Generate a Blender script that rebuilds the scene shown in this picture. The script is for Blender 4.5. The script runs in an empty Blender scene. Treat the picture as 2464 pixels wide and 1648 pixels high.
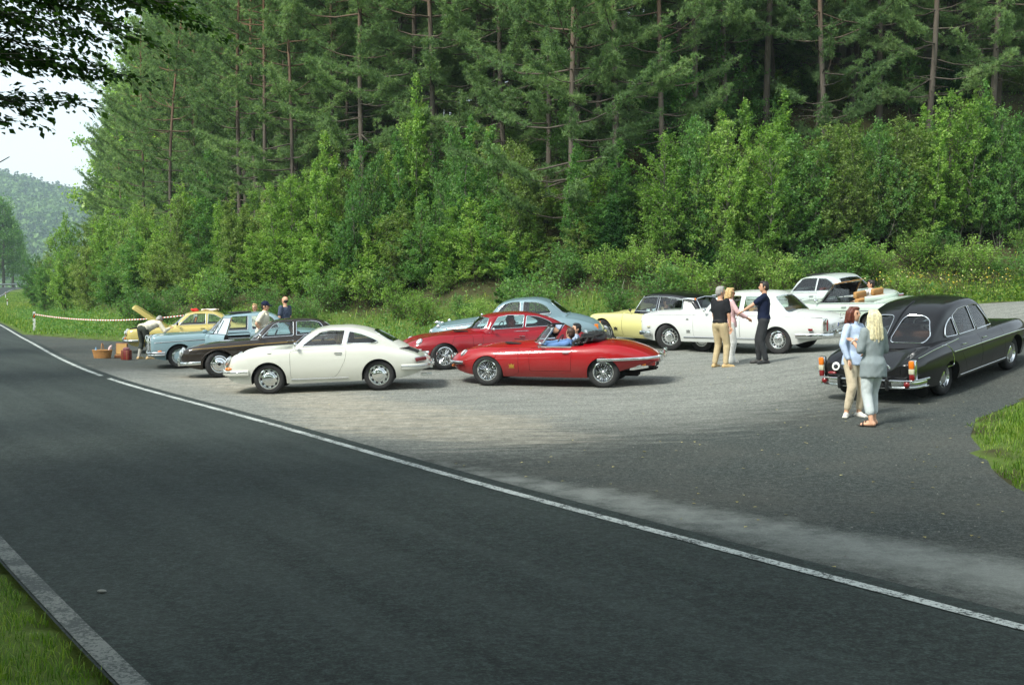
import bpy, bmesh, math, random
import numpy as np
from mathutils import Vector, Matrix, Quaternion

# ------------------------------------------------------------------ camera, sky, sun, exposure
SC = bpy.context.scene
COL = SC.collection
R = math.radians
CAM_H = 2.1
cam_d = bpy.data.cameras.new('camera')
cam = bpy.data.objects.new('camera', cam_d); COL.objects.link(cam)
cam_d.sensor_width = 36.0
cam_d.lens = 36.0 * 3000.0 / 2464.0
cam_d.clip_start = 0.05
cam_d.clip_end = 6000
cam.location = (0, 0, CAM_H)
cam.rotation_euler = (R(90 - 2.405), 0, 0)
SC.camera = cam

SUN_EL, SUN_AZ = 48.0, 224.0        # azimuth measured clockwise from +Y (view axis): from behind the left shoulder
W = bpy.data.worlds.new('World'); SC.world = W; W.use_nodes = True
wn = W.node_tree.nodes; wl = W.node_tree.links
wn.clear()
wo = wn.new('ShaderNodeOutputWorld'); wb = wn.new('ShaderNodeBackground')
sky = wn.new('ShaderNodeTexSky'); sky.sky_type = 'NISHITA'
sky.sun_disc = False
sky.sun_elevation = R(SUN_EL); sky.sun_rotation = R(SUN_AZ)
sky.altitude = 100; sky.air_density = 1.0; sky.dust_density = 1.5; sky.ozone_density = 1.0
hs = wn.new('ShaderNodeHueSaturation'); hs.inputs['Saturation'].default_value = 0.30
hs.inputs['Value'].default_value = 1.0
sky_tint = wn.new('ShaderNodeMix'); sky_tint.data_type = 'RGBA'; sky_tint.blend_type = 'MULTIPLY'; sky_tint.inputs[0].default_value = 1.0; sky_tint.inputs[7].default_value = (.95, 1.0, .985, 1)   # faint green cast put into the sky colour
wl.new(sky.outputs[0], hs.inputs['Color']); wl.new(hs.outputs[0], sky_tint.inputs[6]); wl.new(sky_tint.outputs[2], wb.inputs['Color'])
wb.inputs['Strength'].default_value = 0.15
wl.new(wb.outputs[0], wo.inputs['Surface'])
sun_d = bpy.data.lights.new('sun', 'SUN'); sun = bpy.data.objects.new('sun', sun_d); COL.objects.link(sun)
sun_d.energy = 2.4; sun_d.angle = R(11); sun_d.color = (1.0, 0.985, 0.90)
_a = R(SUN_AZ); _e = R(SUN_EL)
sdir = Vector((math.sin(_a) * math.cos(_e), math.cos(_a) * math.cos(_e), math.sin(_e)))
sun.rotation_euler = sdir.to_track_quat('Z', 'Y').to_euler()
sun.location = (-30, -10, 60)
SC.view_settings.view_transform = 'Standard'; SC.view_settings.look = 'None'
SC.view_settings.gamma = 1.0; SC.view_settings.use_curve_mapping = False
SC.view_settings.exposure = 1.05
SC.render.engine = 'CYCLES'
SC.cycles.use_denoising = True
SC.cycles.max_bounces = 8; SC.cycles.diffuse_bounces = 3; SC.cycles.glossy_bounces = 3
SC.cycles.transparent_max_bounces = 12; SC.cycles.transmission_bounces = 4
SC.cycles.sample_clamp_indirect = 6.0
SC.cycles.caustics_reflective = False; SC.cycles.caustics_refractive = False

TMP = bpy.data.scenes.new('bench')      # a side scene in which meshes are evaluated
def evaluated(o):
    with bpy.context.temp_override(scene=TMP, view_layer=TMP.view_layers[0]):
        return bpy.data.meshes.new_from_object(o.evaluated_get(bpy.context.evaluated_depsgraph_get()))
RNG = np.random.default_rng(7)
random.seed(7)

# ------------------------------------------------------------------ helpers
def tag(o, label=None, cat=None, group=None, kind=None):
    if label: o['label'] = label
    if cat: o['category'] = cat
    if group: o['group'] = group
    if kind: o['kind'] = kind
    return o

def empty(name, loc=(0, 0, 0), rot=(0, 0, 0), parent=None):
    o = bpy.data.objects.new(name, None); COL.objects.link(o)
    o.empty_display_size = 0.2
    o.location = loc; o.rotation_euler = rot
    if parent: o.parent = parent
    return o

def link(name, me, mats=None, parent=None):
    o = bpy.data.objects.new(name, me); COL.objects.link(o)
    if mats is not None:
        if not isinstance(mats, (list, tuple)): mats = [mats]
        me.materials.clear()
        for m in mats: me.materials.append(m)
    if parent: o.parent = parent
    return o

def mesh_np(name, verts, faces, smooth=False, mat_idx=None):
    """verts (n,3), faces: (m,k) array or list of lists"""
    me = bpy.data.meshes.new(name)
    verts = np.asarray(verts, dtype=np.float32)
    if isinstance(faces, np.ndarray) and faces.ndim == 2:
        k = faces.shape[1]; nf = faces.shape[0]
        loops = faces.astype(np.int32).ravel()
        starts = np.arange(nf, dtype=np.int32) * k
        tot = np.full(nf, k, dtype=np.int32)
    else:
        nf = len(faces)
        tot = np.array([len(f) for f in faces], dtype=np.int32)
        starts = np.concatenate([[0], np.cumsum(tot)[:-1]]).astype(np.int32) if nf else np.zeros(0, np.int32)
        loops = np.array([i for f in faces for i in f], dtype=np.int32)
    me.vertices.add(len(verts)); me.vertices.foreach_set('co', verts.ravel())
    me.loops.add(len(loops)); me.loops.foreach_set('vertex_index', loops)
    me.polygons.add(nf)
    me.polygons.foreach_set('loop_start', starts)
    me.polygons.foreach_set('loop_total', tot)
    if mat_idx is not None:
        me.polygons.foreach_set('material_index', np.asarray(mat_idx, dtype=np.int32))
    me.update(calc_edges=True); me.validate()
    if smooth:
        me.polygons.foreach_set('use_smooth', np.ones(len(me.polygons), dtype=bool))
    return me

def smooth_angle(me, deg=35):
    me.polygons.foreach_set('use_smooth', np.ones(len(me.polygons), dtype=bool))
    try: me.set_sharp_from_angle(angle=R(deg))
    except Exception: pass
    return me

class MB:
    """collects simple solids, builds ONE mesh"""
    def __init__(self): self.v = []; self.f = []
    def add(self, verts, faces):
        o = len(self.v); self.v += [tuple(map(float, p)) for p in verts]
        self.f += [[i + o for i in f] for f in faces]; return self
    def box(self, c, s, rot=None, bev=0.0):
        c = Vector(c); sx, sy, sz = [d / 2 for d in s]
        if bev > 0:
            b = min(bev, sx * .49, sy * .49, sz * .49)
            P = []
            bm = bmesh.new(); bmesh.ops.create_cube(bm, size=2)
            for v in bm.verts: v.co = Vector((v.co.x * sx, v.co.y * sy, v.co.z * sz))
            bmesh.ops.bevel(bm, geom=bm.edges[:] + bm.verts[:], offset=b, segments=2, profile=.5, affect='EDGES')
            bm.verts.index_update()
            P = [v.co.copy() for v in bm.verts]; F = [[v.index for v in f.verts] for f in bm.faces]; bm.free()
        else:
            P = [Vector((x * sx, y * sy, z * sz)) for x in (-1, 1) for y in (-1, 1) for z in (-1, 1)]
            F = [[0, 1, 3, 2], [4, 6, 7, 5], [0, 4, 5, 1], [2, 3, 7, 6], [0, 2, 6, 4], [1, 5, 7, 3]]
        if rot is not None: P = [rot @ p for p in P]
        return self.add([p + c for p in P], F)
    def tube(self, pts, rad, n=8, cap=True, closed=False, sy=1.0, up=None):
        """sweep; rad scalar or list; sy = flattening across the second axis"""
        pts = [Vector(p) for p in pts]; m = len(pts)
        rr = rad if isinstance(rad, (list, tuple, np.ndarray)) else [rad] * m
        rings = []; prev = None
        for i, p in enumerate(pts):
            if closed: t = pts[(i + 1) % m] - pts[i - 1]
            else: t = pts[min(i + 1, m - 1)] - pts[max(i - 1, 0)]
            if t.length < 1e-9: t = Vector((0, 0, 1))
            t.normalize()
            if up is not None: a = Vector(up)
            elif prev is None: a = Vector((0, 0, 1)) if abs(t.z) < .9 else Vector((1, 0, 0))
            else: a = prev
            a = a - t * a.dot(t)
            if a.length < 1e-6: a = t.orthogonal()
            a.normalize(); prev = a; b = t.cross(a)
            rings.append([p + a * (rr[i] * math.cos(2 * math.pi * k / n)) + b * (rr[i] * sy * math.sin(2 * math.pi * k / n)) for k in range(n)])
        V = [q for r in rings for q in r]; F = []
        for i in range(m if closed else m - 1):
            for k in range(n):
                a0 = i * n + k; a1 = i * n + (k + 1) % n; j = (i + 1) % m
                F.append([a0, a1, j * n + (k + 1) % n, j * n + k])
        if cap and not closed:
            F.append([k for k in range(n)][::-1]); F.append([(m - 1) * n + k for k in range(n)])
        return self.add(V, F)
    def lathe(self, prof, c=(0, 0, 0), axis='y', n=24, closed=False):
        """prof: list of (r, a) radius / position along axis"""
        V = []; F = []; m = len(prof)
        for r, a in prof:
            for k in range(n):
                t = 2 * math.pi * k / n
                u, w = r * math.cos(t), r * math.sin(t)
                p = {'y': (u, a, w), 'z': (u, w, a), 'x': (a, u, w)}[axis]
                V.append((p[0] + c[0], p[1] + c[1], p[2] + c[2]))
        for i in range(m if closed else m - 1):
            j = (i + 1) % m
            for k in range(n):
                F.append([i * n + k, i * n + (k + 1) % n, j * n + (k + 1) % n, j * n + k])
        if not closed:
            if prof[0][0] > 1e-6: F.append([k for k in range(n)][::-1])
            if prof[-1][0] > 1e-6: F.append([(m - 1) * n + k for k in range(n)])
        return self.add(V, F)
    def ell(self, c, r, rot=None, nu=14, nv=9):
        V = []; F = []
        for j in range(1, nv):
            ph = math.pi * j / nv
            for i in range(nu):
                th = 2 * math.pi * i / nu
                V.append(Vector((r[0] * math.sin(ph) * math.cos(th), r[1] * math.sin(ph) * math.sin(th), r[2] * math.cos(ph))))
        V.append(Vector((0, 0, r[2]))); V.append(Vector((0, 0, -r[2])))
        for j in range(nv - 2):
            for i in range(nu):
                F.append([j * nu + i, (j + 1) * nu + i, (j + 1) * nu + (i + 1) % nu, j * nu + (i + 1) % nu])
        t = len(V) - 2; b = len(V) - 1
        for i in range(nu):
            F.append([t, i, (i + 1) % nu]); F.append([b, (nv - 2) * nu + (i + 1) % nu, (nv - 2) * nu + i])
        if rot is not None: V = [rot @ p for p in V]
        return self.add([p + Vector(c) for p in V], F)
    def cone(self, p0, r0, p1, r1, n=12, seg=3):
        """round cone: capsule with two radii"""
        p0 = Vector(p0); p1 = Vector(p1); t = p1 - p0; L = t.length
        if L < 1e-6: return self.ell(p0, (r0, r0, r0))
        t.normalize(); a = t.orthogonal().normalized(); b = t.cross(a)
        prof = []
        for k in range(seg + 1):
            th = -math.pi / 2 + (math.pi / 2) * k / seg
            prof.append((r0 * math.cos(th), r0 * math.sin(th)))
        for k in range(seg + 1):
            th = (math.pi / 2) * k / seg
            prof.append((r1 * math.cos(th), L + r1 * math.sin(th)))
        V = []; F = []
        for r, s in prof:
            r = max(r, 1e-4)
            for k in range(n):
                th = 2 * math.pi * k / n
                V.append(p0 + t * s + a * (r * math.cos(th)) + b * (r * math.sin(th)))
        m = len(prof)
        for i in range(m - 1):
            for k in range(n):
                F.append([i * n + k, i * n + (k + 1) % n, (i + 1) * n + (k + 1) % n, (i + 1) * n + k])
        F.append([k for k in range(n)][::-1]); F.append([(m - 1) * n + k for k in range(n)])
        return self.add(V, F)
    def loft(self, rings, n=24, cap=True):
        """rings: (centre, rx, ry, 3x3 frame) ellipses"""
        V = []; F = []; m = len(rings)
        for c, rx, ry, fr in rings:
            for k in range(n):
                t = 2 * math.pi * k / n; V.append(Vector(c) + fr @ Vector((rx * math.cos(t), ry * math.sin(t), 0)))
        for i in range(m - 1):
            for k in range(n): F.append([i * n + k, i * n + (k + 1) % n, (i + 1) * n + (k + 1) % n, (i + 1) * n + k])
        if cap: F.append([k for k in range(n)][::-1]); F.append([(m - 1) * n + k for k in range(n)])
        return self.add(V, F)
    def poly(self, pts2, d0, d1, axis='y'):
        """extruded polygon; pts2 (a,b) -> y: (x,z) plane"""
        n = len(pts2)
        def p3(p, d):
            return {'y': (p[0], d, p[1]), 'z': (p[0], p[1], d), 'x': (d, p[0], p[1])}[axis]
        V = [p3(p, d0) for p in pts2] + [p3(p, d1) for p in pts2]
        F = [list(range(n))[::-1], [n + i for i in range(n)]]
        for i in range(n): F.append([i, (i + 1) % n, n + (i + 1) % n, n + i])
        return self.add(V, F)
    def mesh(self, name, smooth=35):
        me = bpy.data.meshes.new(name); me.from_pydata(self.v, [], self.f)
        bm = bmesh.new(); bm.from_mesh(me); bmesh.ops.recalc_face_normals(bm, faces=bm.faces[:]); bm.to_mesh(me); bm.free()
        if smooth: smooth_angle(me, smooth)
        return me
    def build(self, name, mats, parent=None, smooth=35):
        return link(name, self.mesh(name, smooth), mats, parent)

def copy_tree(o, parent=None):
    c = o.copy(); COL.objects.link(c); c.parent = parent
    for ch in list(o.children): copy_tree(ch, c)
    return c

def interp(pts, x):
    """monotone cubic (PCHIP) through control points"""
    p = np.asarray(pts, float); X = p[:, 0]; Y = p[:, 1]; x = np.asarray(x, float)
    if len(X) == 2: return np.interp(x, X, Y)
    h = np.diff(X); d = np.diff(Y) / h
    m = np.zeros(len(X))
    for i in range(1, len(X) - 1):
        if d[i - 1] * d[i] > 0:
            w1 = 2 * h[i] + h[i - 1]; w2 = h[i] + 2 * h[i - 1]
            m[i] = (w1 + w2) / (w1 / d[i - 1] + w2 / d[i])
    m[0] = d[0]; m[-1] = d[-1]
    xc = np.clip(x, X[0], X[-1]); i = np.clip(np.searchsorted(X, xc) - 1, 0, len(X) - 2)
    t = (xc - X[i]) / h[i]
    return ((1 + 2 * t) * (1 - t) ** 2 * Y[i] + t * (1 - t) ** 2 * h[i] * m[i]
            + t * t * (3 - 2 * t) * Y[i + 1] + t * t * (t - 1) * h[i] * m[i + 1])

def sstep(a, b, x):
    t = np.clip((np.asarray(x, float) - a) / (b - a), 0, 1); return t * t * (3 - 2 * t)

# ------------------------------------------------------------------ materials
class NT:
    def __init__(self, name):
        self.m = bpy.data.materials.new(name); self.m.use_nodes = True
        self.t = self.m.node_tree; self.n = self.t.nodes; self.l = self.t.links
        self.b = self.n['Principled BSDF']; self.o = self.n['Material Output']
    def new(self, ty, **kw):
        n = self.n.new(ty)
        for k, v in kw.items():
            if k in n.inputs: n.inputs[k].default_value = v
            else: setattr(n, k, v)
        return n
    def link(self, a, b): self.l.new(a, b)
    def coord(self, kind='Object'): return self.new('ShaderNodeTexCoord').outputs[kind]
    def noise(self, scale, detail=4, rough=.55, vec=None, dist=0.0):
        n = self.new('ShaderNodeTexNoise'); n.inputs['Scale'].default_value = scale
        n.inputs['Detail'].default_value = detail; n.inputs['Roughness'].default_value = rough
        n.inputs['Distortion'].default_value = dist
        if vec is not None: self.link(vec, n.inputs['Vector'])
        return n.outputs['Fac']
    def ramp(self, fac, stops):
        r = self.new('ShaderNodeValToRGB'); e = r.color_ramp.elements
        while len(e) < len(stops): e.new(.5)
        for k, (p, c) in enumerate(stops):
            e[k].position = p; e[k].color = tuple(c) + (1,) if len(c) == 3 else c
        self.link(fac, r.inputs['Fac']); return r.outputs['Color']
    def mix(self, fac, a, b, mode='MIX'):
        m = self.new('ShaderNodeMix'); m.data_type = 'RGBA'; m.blend_type = mode
        def put(s, v):
            if hasattr(v, 'is_output'): self.link(v, s)
            elif isinstance(v, (int, float)): s.default_value = v
            else: s.default_value = tuple(v) + (1,) if len(v) == 3 else v
        put(m.inputs[0], fac); put(m.inputs[6], a); put(m.inputs[7], b)
        return m.outputs[2]
    def math(self, op, a, b=None):
        m = self.new('ShaderNodeMath'); m.operation = op
        for i, v in enumerate((a, b)):
            if v is None: continue
            if hasattr(v, 'is_output'): self.link(v, m.inputs[i])
            else: m.inputs[i].default_value = v
        return m.outputs[0]
    def attr(self, name, out='Fac'):
        a = self.new('ShaderNodeAttribute'); a.attribute_name = name; return a.outputs[out]
    def bump(self, h, strength=.3, dist=.01):
        b = self.new('ShaderNodeBump'); b.inputs['Strength'].default_value = strength
        b.inputs['Distance'].default_value = dist
        self.link(h, b.inputs['Height']); self.link(b.outputs[0], self.b.inputs['Normal'])

def C(r, g, b):  # sRGB 0-255 -> linear
    f = lambda v: (v / 255 / 12.92) if v / 255 <= .04045 else ((v / 255 + .055) / 1.055) ** 2.4
    return (f(r), f(g), f(b))

def plain(name, col, rough=.6, metal=0.0, coat=0.0, var=.08, scale=6.0, spec=.5):
    """a principled material with a little mottling, so that nothing is perfectly even"""
    t = NT(name); v = t.coord()
    n = t.noise(scale, 3, .6, v)
    a = tuple(max(0, c * (1 - var)) for c in col); b = tuple(min(1, c * (1 + var)) for c in col)
    t.link(t.ramp(n, [(.3, a), (.7, b)]), t.b.inputs['Base Color'])
    r = t.new('ShaderNodeMapRange'); r.inputs['To Min'].default_value = max(0, rough - .06); r.inputs['To Max'].default_value = min(1, rough + .06)
    t.link(n, r.inputs['Value']); t.link(r.outputs[0], t.b.inputs['Roughness'])
    t.b.inputs['Metallic'].default_value = metal
    t.b.inputs['Coat Weight'].default_value = coat; t.b.inputs['Coat Roughness'].default_value = .04
    t.b.inputs['Specular IOR Level'].default_value = spec
    return t.m

def paint(name, col, metal=0.0, rough=.38, dirt=.28):
    """car paint: base coat, clear coat, faint road dust low down"""
    t = NT(name); v = t.coord()
    n = t.noise(3.0, 4, .6, v)
    sep = t.new('ShaderNodeSeparateXYZ'); t.link(v, sep.inputs[0])
    mr = t.new('ShaderNodeMapRange'); mr.inputs['From Min'].default_value = .75; mr.inputs['From Max'].default_value = .15
    mr.inputs['To Min'].default_value = 0; mr.inputs['To Max'].default_value = dirt
    t.link(sep.outputs['Z'], mr.inputs['Value'])
    dust = t.math('MULTIPLY', mr.outputs[0], n)
    c = t.mix(dust, col, (.30, .28, .24))
    t.link(c, t.b.inputs['Base Color'])
    t.b.inputs['Metallic'].default_value = metal
    rr = t.new('ShaderNodeMapRange'); rr.inputs['To Min'].default_value = rough - .05; rr.inputs['To Max'].default_value = rough + .12
    t.link(n, rr.inputs['Value']); t.link(rr.outputs[0], t.b.inputs['Roughness'])
    t.b.inputs['Coat Weight'].default_value = .85; t.b.inputs['Specular IOR Level'].default_value = .15
    cr = t.new('ShaderNodeMapRange'); cr.inputs['To Min'].default_value = .02; cr.inputs['To Max'].default_value = .10
    t.link(n, cr.inputs['Value']); t.link(cr.outputs[0], t.b.inputs['Coat Roughness'])
    return t.m

def glass(name, tint=(.80, .88, .84), refl=1.0, clear=.86):
    t = NT(name); t.n.remove(t.b)
    tr = t.new('ShaderNodeBsdfTransparent'); tr.inputs[0].default_value = tuple(c * clear for c in tint) + (1,)
    gl = t.new('ShaderNodeBsdfGlossy'); gl.inputs['Color'].default_value = (refl, refl, refl, 1); gl.inputs['Roughness'].default_value = .01
    fr = t.new('ShaderNodeFresnel'); fr.inputs['IOR'].default_value = 1.62
    mx = t.new('ShaderNodeMixShader'); t.link(fr.outputs[0], mx.inputs[0]); t.link(tr.outputs[0], mx.inputs[1]); t.link(gl.outputs[0], mx.inputs[2])
    t.link(mx.outputs[0], t.o.inputs['Surface'])
    return t.m

def leafmat(name, lo, mid, hi, trans=.45, rough=.55, objvar=.5, gloss=.35):
    """leaf: per-leaf tone from attribute 'tone', per-plant tone from object random"""
    t = NT(name); t.n.remove(t.b)
    tone = t.attr('tone')
    oi = t.new('ShaderNodeObjectInfo')
    f = t.math('ADD', t.math('MULTIPLY', tone, 1 - objvar), t.math('MULTIPLY', oi.outputs['Random'], objvar))
    c = t.ramp(f, [(.1, lo), (.5, mid), (.9, hi)])
    d = t.new('ShaderNodeBsdfPrincipled'); t.link(c, d.inputs['Base Color']); d.inputs['Roughness'].default_value = rough
    d.inputs['Specular IOR Level'].default_value = gloss
    tl = t.new('ShaderNodeBsdfTranslucent')
    t.link(t.mix(1.0, c, (1.05, 1.15, .45), 'MULTIPLY'), tl.inputs['Color'])
    mx = t.new('ShaderNodeMixShader'); mx.inputs[0].default_value = trans
    t.link(d.outputs[0], mx.inputs[1]); t.link(tl.outputs[0], mx.inputs[2])
    t.link(mx.outputs[0], t.o.inputs['Surface'])
    return t.m
# ------------------------------------------------------------------ terrain heights
ROAD_R = np.array([(22, -28), (15.5, -14.5), (9.6, -3.4), (6.2, 2.45), (3.117, 7.59), (1.674, 9.9), (-.138, 12.9), (-3.58, 18.95), (-9.53, 29.3),
                   (-19.6, 50.5), (-30.4, 74), (-47, 109), (-65.5, 150), (-78.5, 186), (-88, 215), (-95.5, 240), (-99, 262), (-96, 286), (-84, 312), (-62, 338)], float)
ROAD_W = 4.79      # between the two edge lines

def _resample(P, step):
    d = np.r_[0, np.cumsum(np.hypot(*np.diff(P, axis=0).T))]
    n = int(d[-1] / step); s = np.linspace(0, d[-1], n)
    return np.c_[interp(np.c_[d, P[:, 0]], s), interp(np.c_[d, P[:, 1]], s)]
RR = _resample(ROAD_R, 1.0)
_t = np.gradient(RR, axis=0); _t /= np.linalg.norm(_t, axis=1)[:, None]
RN = np.c_[_t[:, 1], -_t[:, 0]]        # to the right of the travel direction

def road_d(x, y):
    """signed distance from the right edge line, + = right of the road (parking side); and arc index"""
    x = np.asarray(x, float); y = np.asarray(y, float); sh = x.shape
    x = x.ravel(); y = y.ravel(); out = np.empty(len(x)); idx = np.empty(len(x), int)
    for a in range(0, len(x), 4000):
        xx = x[a:a + 4000]; yy = y[a:a + 4000]
        D = (xx[:, None] - RR[None, :, 0]) ** 2 + (yy[:, None] - RR[None, :, 1]) ** 2
        k = D.argmin(1); idx[a:a + 4000] = k
        out[a:a + 4000] = (xx - RR[k, 0]) * RN[k, 0] + (yy - RR[k, 1]) * RN[k, 1]
    return out.reshape(sh), idx.reshape(sh)

# foot of the wooded bank (x as a function of y is not single valued, so a polyline)
FOOT = np.array([(-76, 296), (-89, 262), (-82.5, 222), (-71, 185), (-56, 140), (-40, 104), (-27, 74), (-19, 58), (-12, 50.5), (-4, 45), (3, 40.5), (9, 41.5), (16, 42), (26, 42), (45, 44), (90, 52), (200, 60)], float)
FF = _resample(FOOT, 1.0)
_t = np.gradient(FF, axis=0); _t /= np.linalg.norm(_t, axis=1)[:, None]
FN = np.c_[-_t[:, 1], _t[:, 0]]        # towards the hill

def foot_d(x, y):
    x = np.asarray(x, float); y = np.asarray(y, float); sh = x.shape
    x = x.ravel(); y = y.ravel(); out = np.empty(len(x))
    for a in range(0, len(x), 4000):
        xx = x[a:a + 4000]; yy = y[a:a + 4000]
        D = (xx[:, None] - FF[None, :, 0]) ** 2 + (yy[:, None] - FF[None, :, 1]) ** 2
        k = D.argmin(1)
        s = (xx - FF[k, 0]) * FN[k, 0] + (yy - FF[k, 1]) * FN[k, 1]
        out[a:a + 4000] = np.where(s > 0, np.sqrt(D[np.arange(len(k)), k]), -np.sqrt(D[np.arange(len(k)), k]))
    return out.reshape(sh)

def wobble(x, y, s, ph=0.0):
    return (np.sin(x * 1.3 / s + 1.7 + ph) * np.cos(y * 1.1 / s + .3 + ph) + .6 * np.sin(x * 2.3 / s - y * 1.9 / s + 2 + ph) + .4 * np.cos(x * 4.1 / s + y * 3.7 / s + ph)) / 2

# measured levels of the lot (x, y, z): a thin-plate surface through them
LEV = np.array([(-5, 25.7, -.01), (-2.6, 25.7, .09), (-.5, 26, .10), (1.9, 25.8, .12), (-1.56, 28.6, .27), (-7.2, 30.6, -.09), (0, 33.2, .40), (4.2, 33.4, .66), (5.76, 32, .52), (9.35, 33.4, .88), (9.9, 38.2, 1.2), (7.46, 21.6, .25), (6.43, 22.6, .27), (8.35, 24.6, .60),
                (9.39, 23.58, .58), (5.2, 18, .10), (-9, 34.5, -.06), (-11, 41, 0), (14.4, 35, 1.65), (5.3, 27.3, .42), (12.5, 25, 1.1), (18, 30, 1.9), (0, 38, .60), (-5, 42, .35), (3, 39, .85), (-16, 48, .05), (-22, 58, .05), (6, 14, .02), (9, 16, .2), (12, 12, .2), (8, 6, .03),
                (3.6, 9, 0), (1.5, 13, 0), (-2.2, 19.5, 0), (-7.5, 29, 0), (-14, 41, 0), (-21, 55, 0), (20, 40, 1.9)], float)
def _tps(r2): return np.where(r2 > 1e-9, .5 * r2 * np.log(r2 + 1e-12), 0)
_K = _tps((LEV[:, None, 0] - LEV[None, :, 0]) ** 2 + (LEV[:, None, 1] - LEV[None, :, 1]) ** 2) + np.eye(len(LEV)) * 1.5
_Pm = np.c_[np.ones(len(LEV)), LEV[:, :2]]
_sol = np.linalg.solve(np.block([[_K, _Pm], [_Pm.T, np.zeros((3, 3))]]), np.r_[LEV[:, 2], 0, 0, 0])
def level(x, y):
    x = np.clip(x, -26, 20); y = np.clip(y, 2, 60); out = _sol[-3] + _sol[-2] * x + _sol[-1] * y
    for i in range(len(LEV)): out = out + _sol[i] * _tps((x - LEV[i, 0]) ** 2 + (y - LEV[i, 1]) ** 2)
    return out

def height(x, y):
    x = np.asarray(x, float); y = np.asarray(y, float)
    d, _ = road_d(x, y)
    pl = np.clip(level(x, y), -.12, 2.6)
    near = 1 - sstep(48, 80, y)
    z = pl * sstep(.4, 2.5, d) * (near * 1.0 + (1 - near) * .12)
    # road climbs slowly far away
    z = z + 2.6 * sstep(175, 260, y)
    # camera-side verge and slope to the left of the road
    L = -(d + ROAD_W)
    z = z + np.where(L > .4, .10 * sstep(.4, 1.2, L) + .16 * np.clip(L - 1.2, 0, 40), 0) * (1 - sstep(120, 175, y))
    # the bank and the hill behind it
    b = foot_d(x, y)
    bank = np.where(b > 0, 5.6 * sstep(-1.5, 14, b) - 5.6 * sstep(-1.5, 14, 0) + .44 * np.clip(b - 7, 0, 90) + .10 * np.clip(b - 97, 0, 400), 0)
    bank = np.maximum(bank, 0) * (1 - .35 * sstep(60, 140, y) * sstep(-2, -26, x))
    z = z + bank
    z = z + np.where(b > 0, wobble(x, y, 3.0) * .35 * sstep(0, 4, b), 0)
    off = (d > .5) & (b < 0)
    return z

def hz(x, y): return float(height(np.array([x]), np.array([y]))[0])

# ------------------------------------------------------------------ where the parking surface ends
LOT = [(-22.8, 58.5), (-14.5, 47.5), (-9, 43.5), (-3.5, 41.0), (3, 38.6), (8.5, 40.0), (14, 40.2), (19, 39.5), (30, 38.5), (46, 37),
       (46, 31), (30, 31), (20, 30.5), (13.5, 26.5), (10.6, 23.0), (8.3, 20.3), (6.95, 18.6), (6.2, 16.8), (5.9, 15.5), (5.5, 14.2), (5.25, 12.9), (5.6, 11.2), (6.6, 8.4), (8.2, 4.6), (12.3, -2.5)]
_far = [tuple(RR[k]) for k in range(len(RR)) if -4 < RR[k, 1] < 58][::-1]
LOT_POLY = np.array(LOT + [p for p in _far[::-1]], float)

def in_poly(x, y, P):
    x = np.asarray(x, float); y = np.asarray(y, float); ins = np.zeros(x.shape, bool)
    n = len(P); j = n - 1
    for i in range(n):
        xi, yi = P[i]; xj, yj = P[j]
        c = ((yi > y) != (yj > y)) & (x < (xj - xi) * (y - yi) / (yj - yi + 1e-12) + xi)
        ins ^= c; j = i
    return ins

def poly_d(x, y, P, closed=True):
    x = np.asarray(x, float); y = np.asarray(y, float); best = np.full(x.shape, 1e9)
    n = len(P)
    for i in range(n if closed else n - 1):
        a = P[i]; b = P[(i + 1) % n]; ab = b - a; L = ab @ ab + 1e-12
        t = np.clip(((x - a[0]) * ab[0] + (y - a[1]) * ab[1]) / L, 0, 1)
        best = np.minimum(best, np.hypot(x - a[0] - t * ab[0], y - a[1] - t * ab[1]))
    return best

# ------------------------------------------------------------------ ground sheet
def axis(stops):
    out = []
    for (a, b, st) in stops: out += list(np.arange(a, b, st))
    return np.array(out + [stops[-1][1]])
gx = axis([(-2600, -400, 160), (-400, -140, 20), (-140, -60, 4), (-60, -30, 1.5), (-30, 22, .5), (22, 60, 1.5), (60, 200, 8), (200, 400, 40), (400, 2600, 200)])
gy = axis([(-400, -60, 40), (-60, -8, 4), (-8, 62, .5), (62, 110, 1.5), (110, 340, 4), (340, 420, 20)])
GX, GY = np.meshgrid(gx, gy, indexing='ij')
GZ = height(GX, GY)
GD, _ = road_d(GX, GY)
inl = in_poly(GX, GY, LOT_POLY); dl = poly_d(GX, GY, LOT_POLY)
onroad = (GD < .35) & (GD > -ROAD_W - .34)
GZ = GZ - np.where(inl & (dl > .55), .06, 0) - np.where(onroad & ~inl, .08, 0) + np.where(~inl & ~onroad & (dl < 1.0), .02, 0)
fo = foot_d(GX, GY)
soft = (~inl) & (~onroad) & (GY < 70)
GZ = GZ + np.where(soft, wobble(GX, GY, .8) * .035, 0)
# valley side beyond the bend: keep the far ground gently dished
ni, nj = GX.shape
idx = np.arange(ni * nj).reshape(ni, nj)
gf = np.stack([idx[:-1, :-1], idx[1:, :-1], idx[1:, 1:], idx[:-1, 1:]], -1).reshape(-1, 4)
gme = mesh_np('ground', np.c_[GX.ravel(), GY.ravel(), GZ.ravel()], gf, smooth=True)
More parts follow.
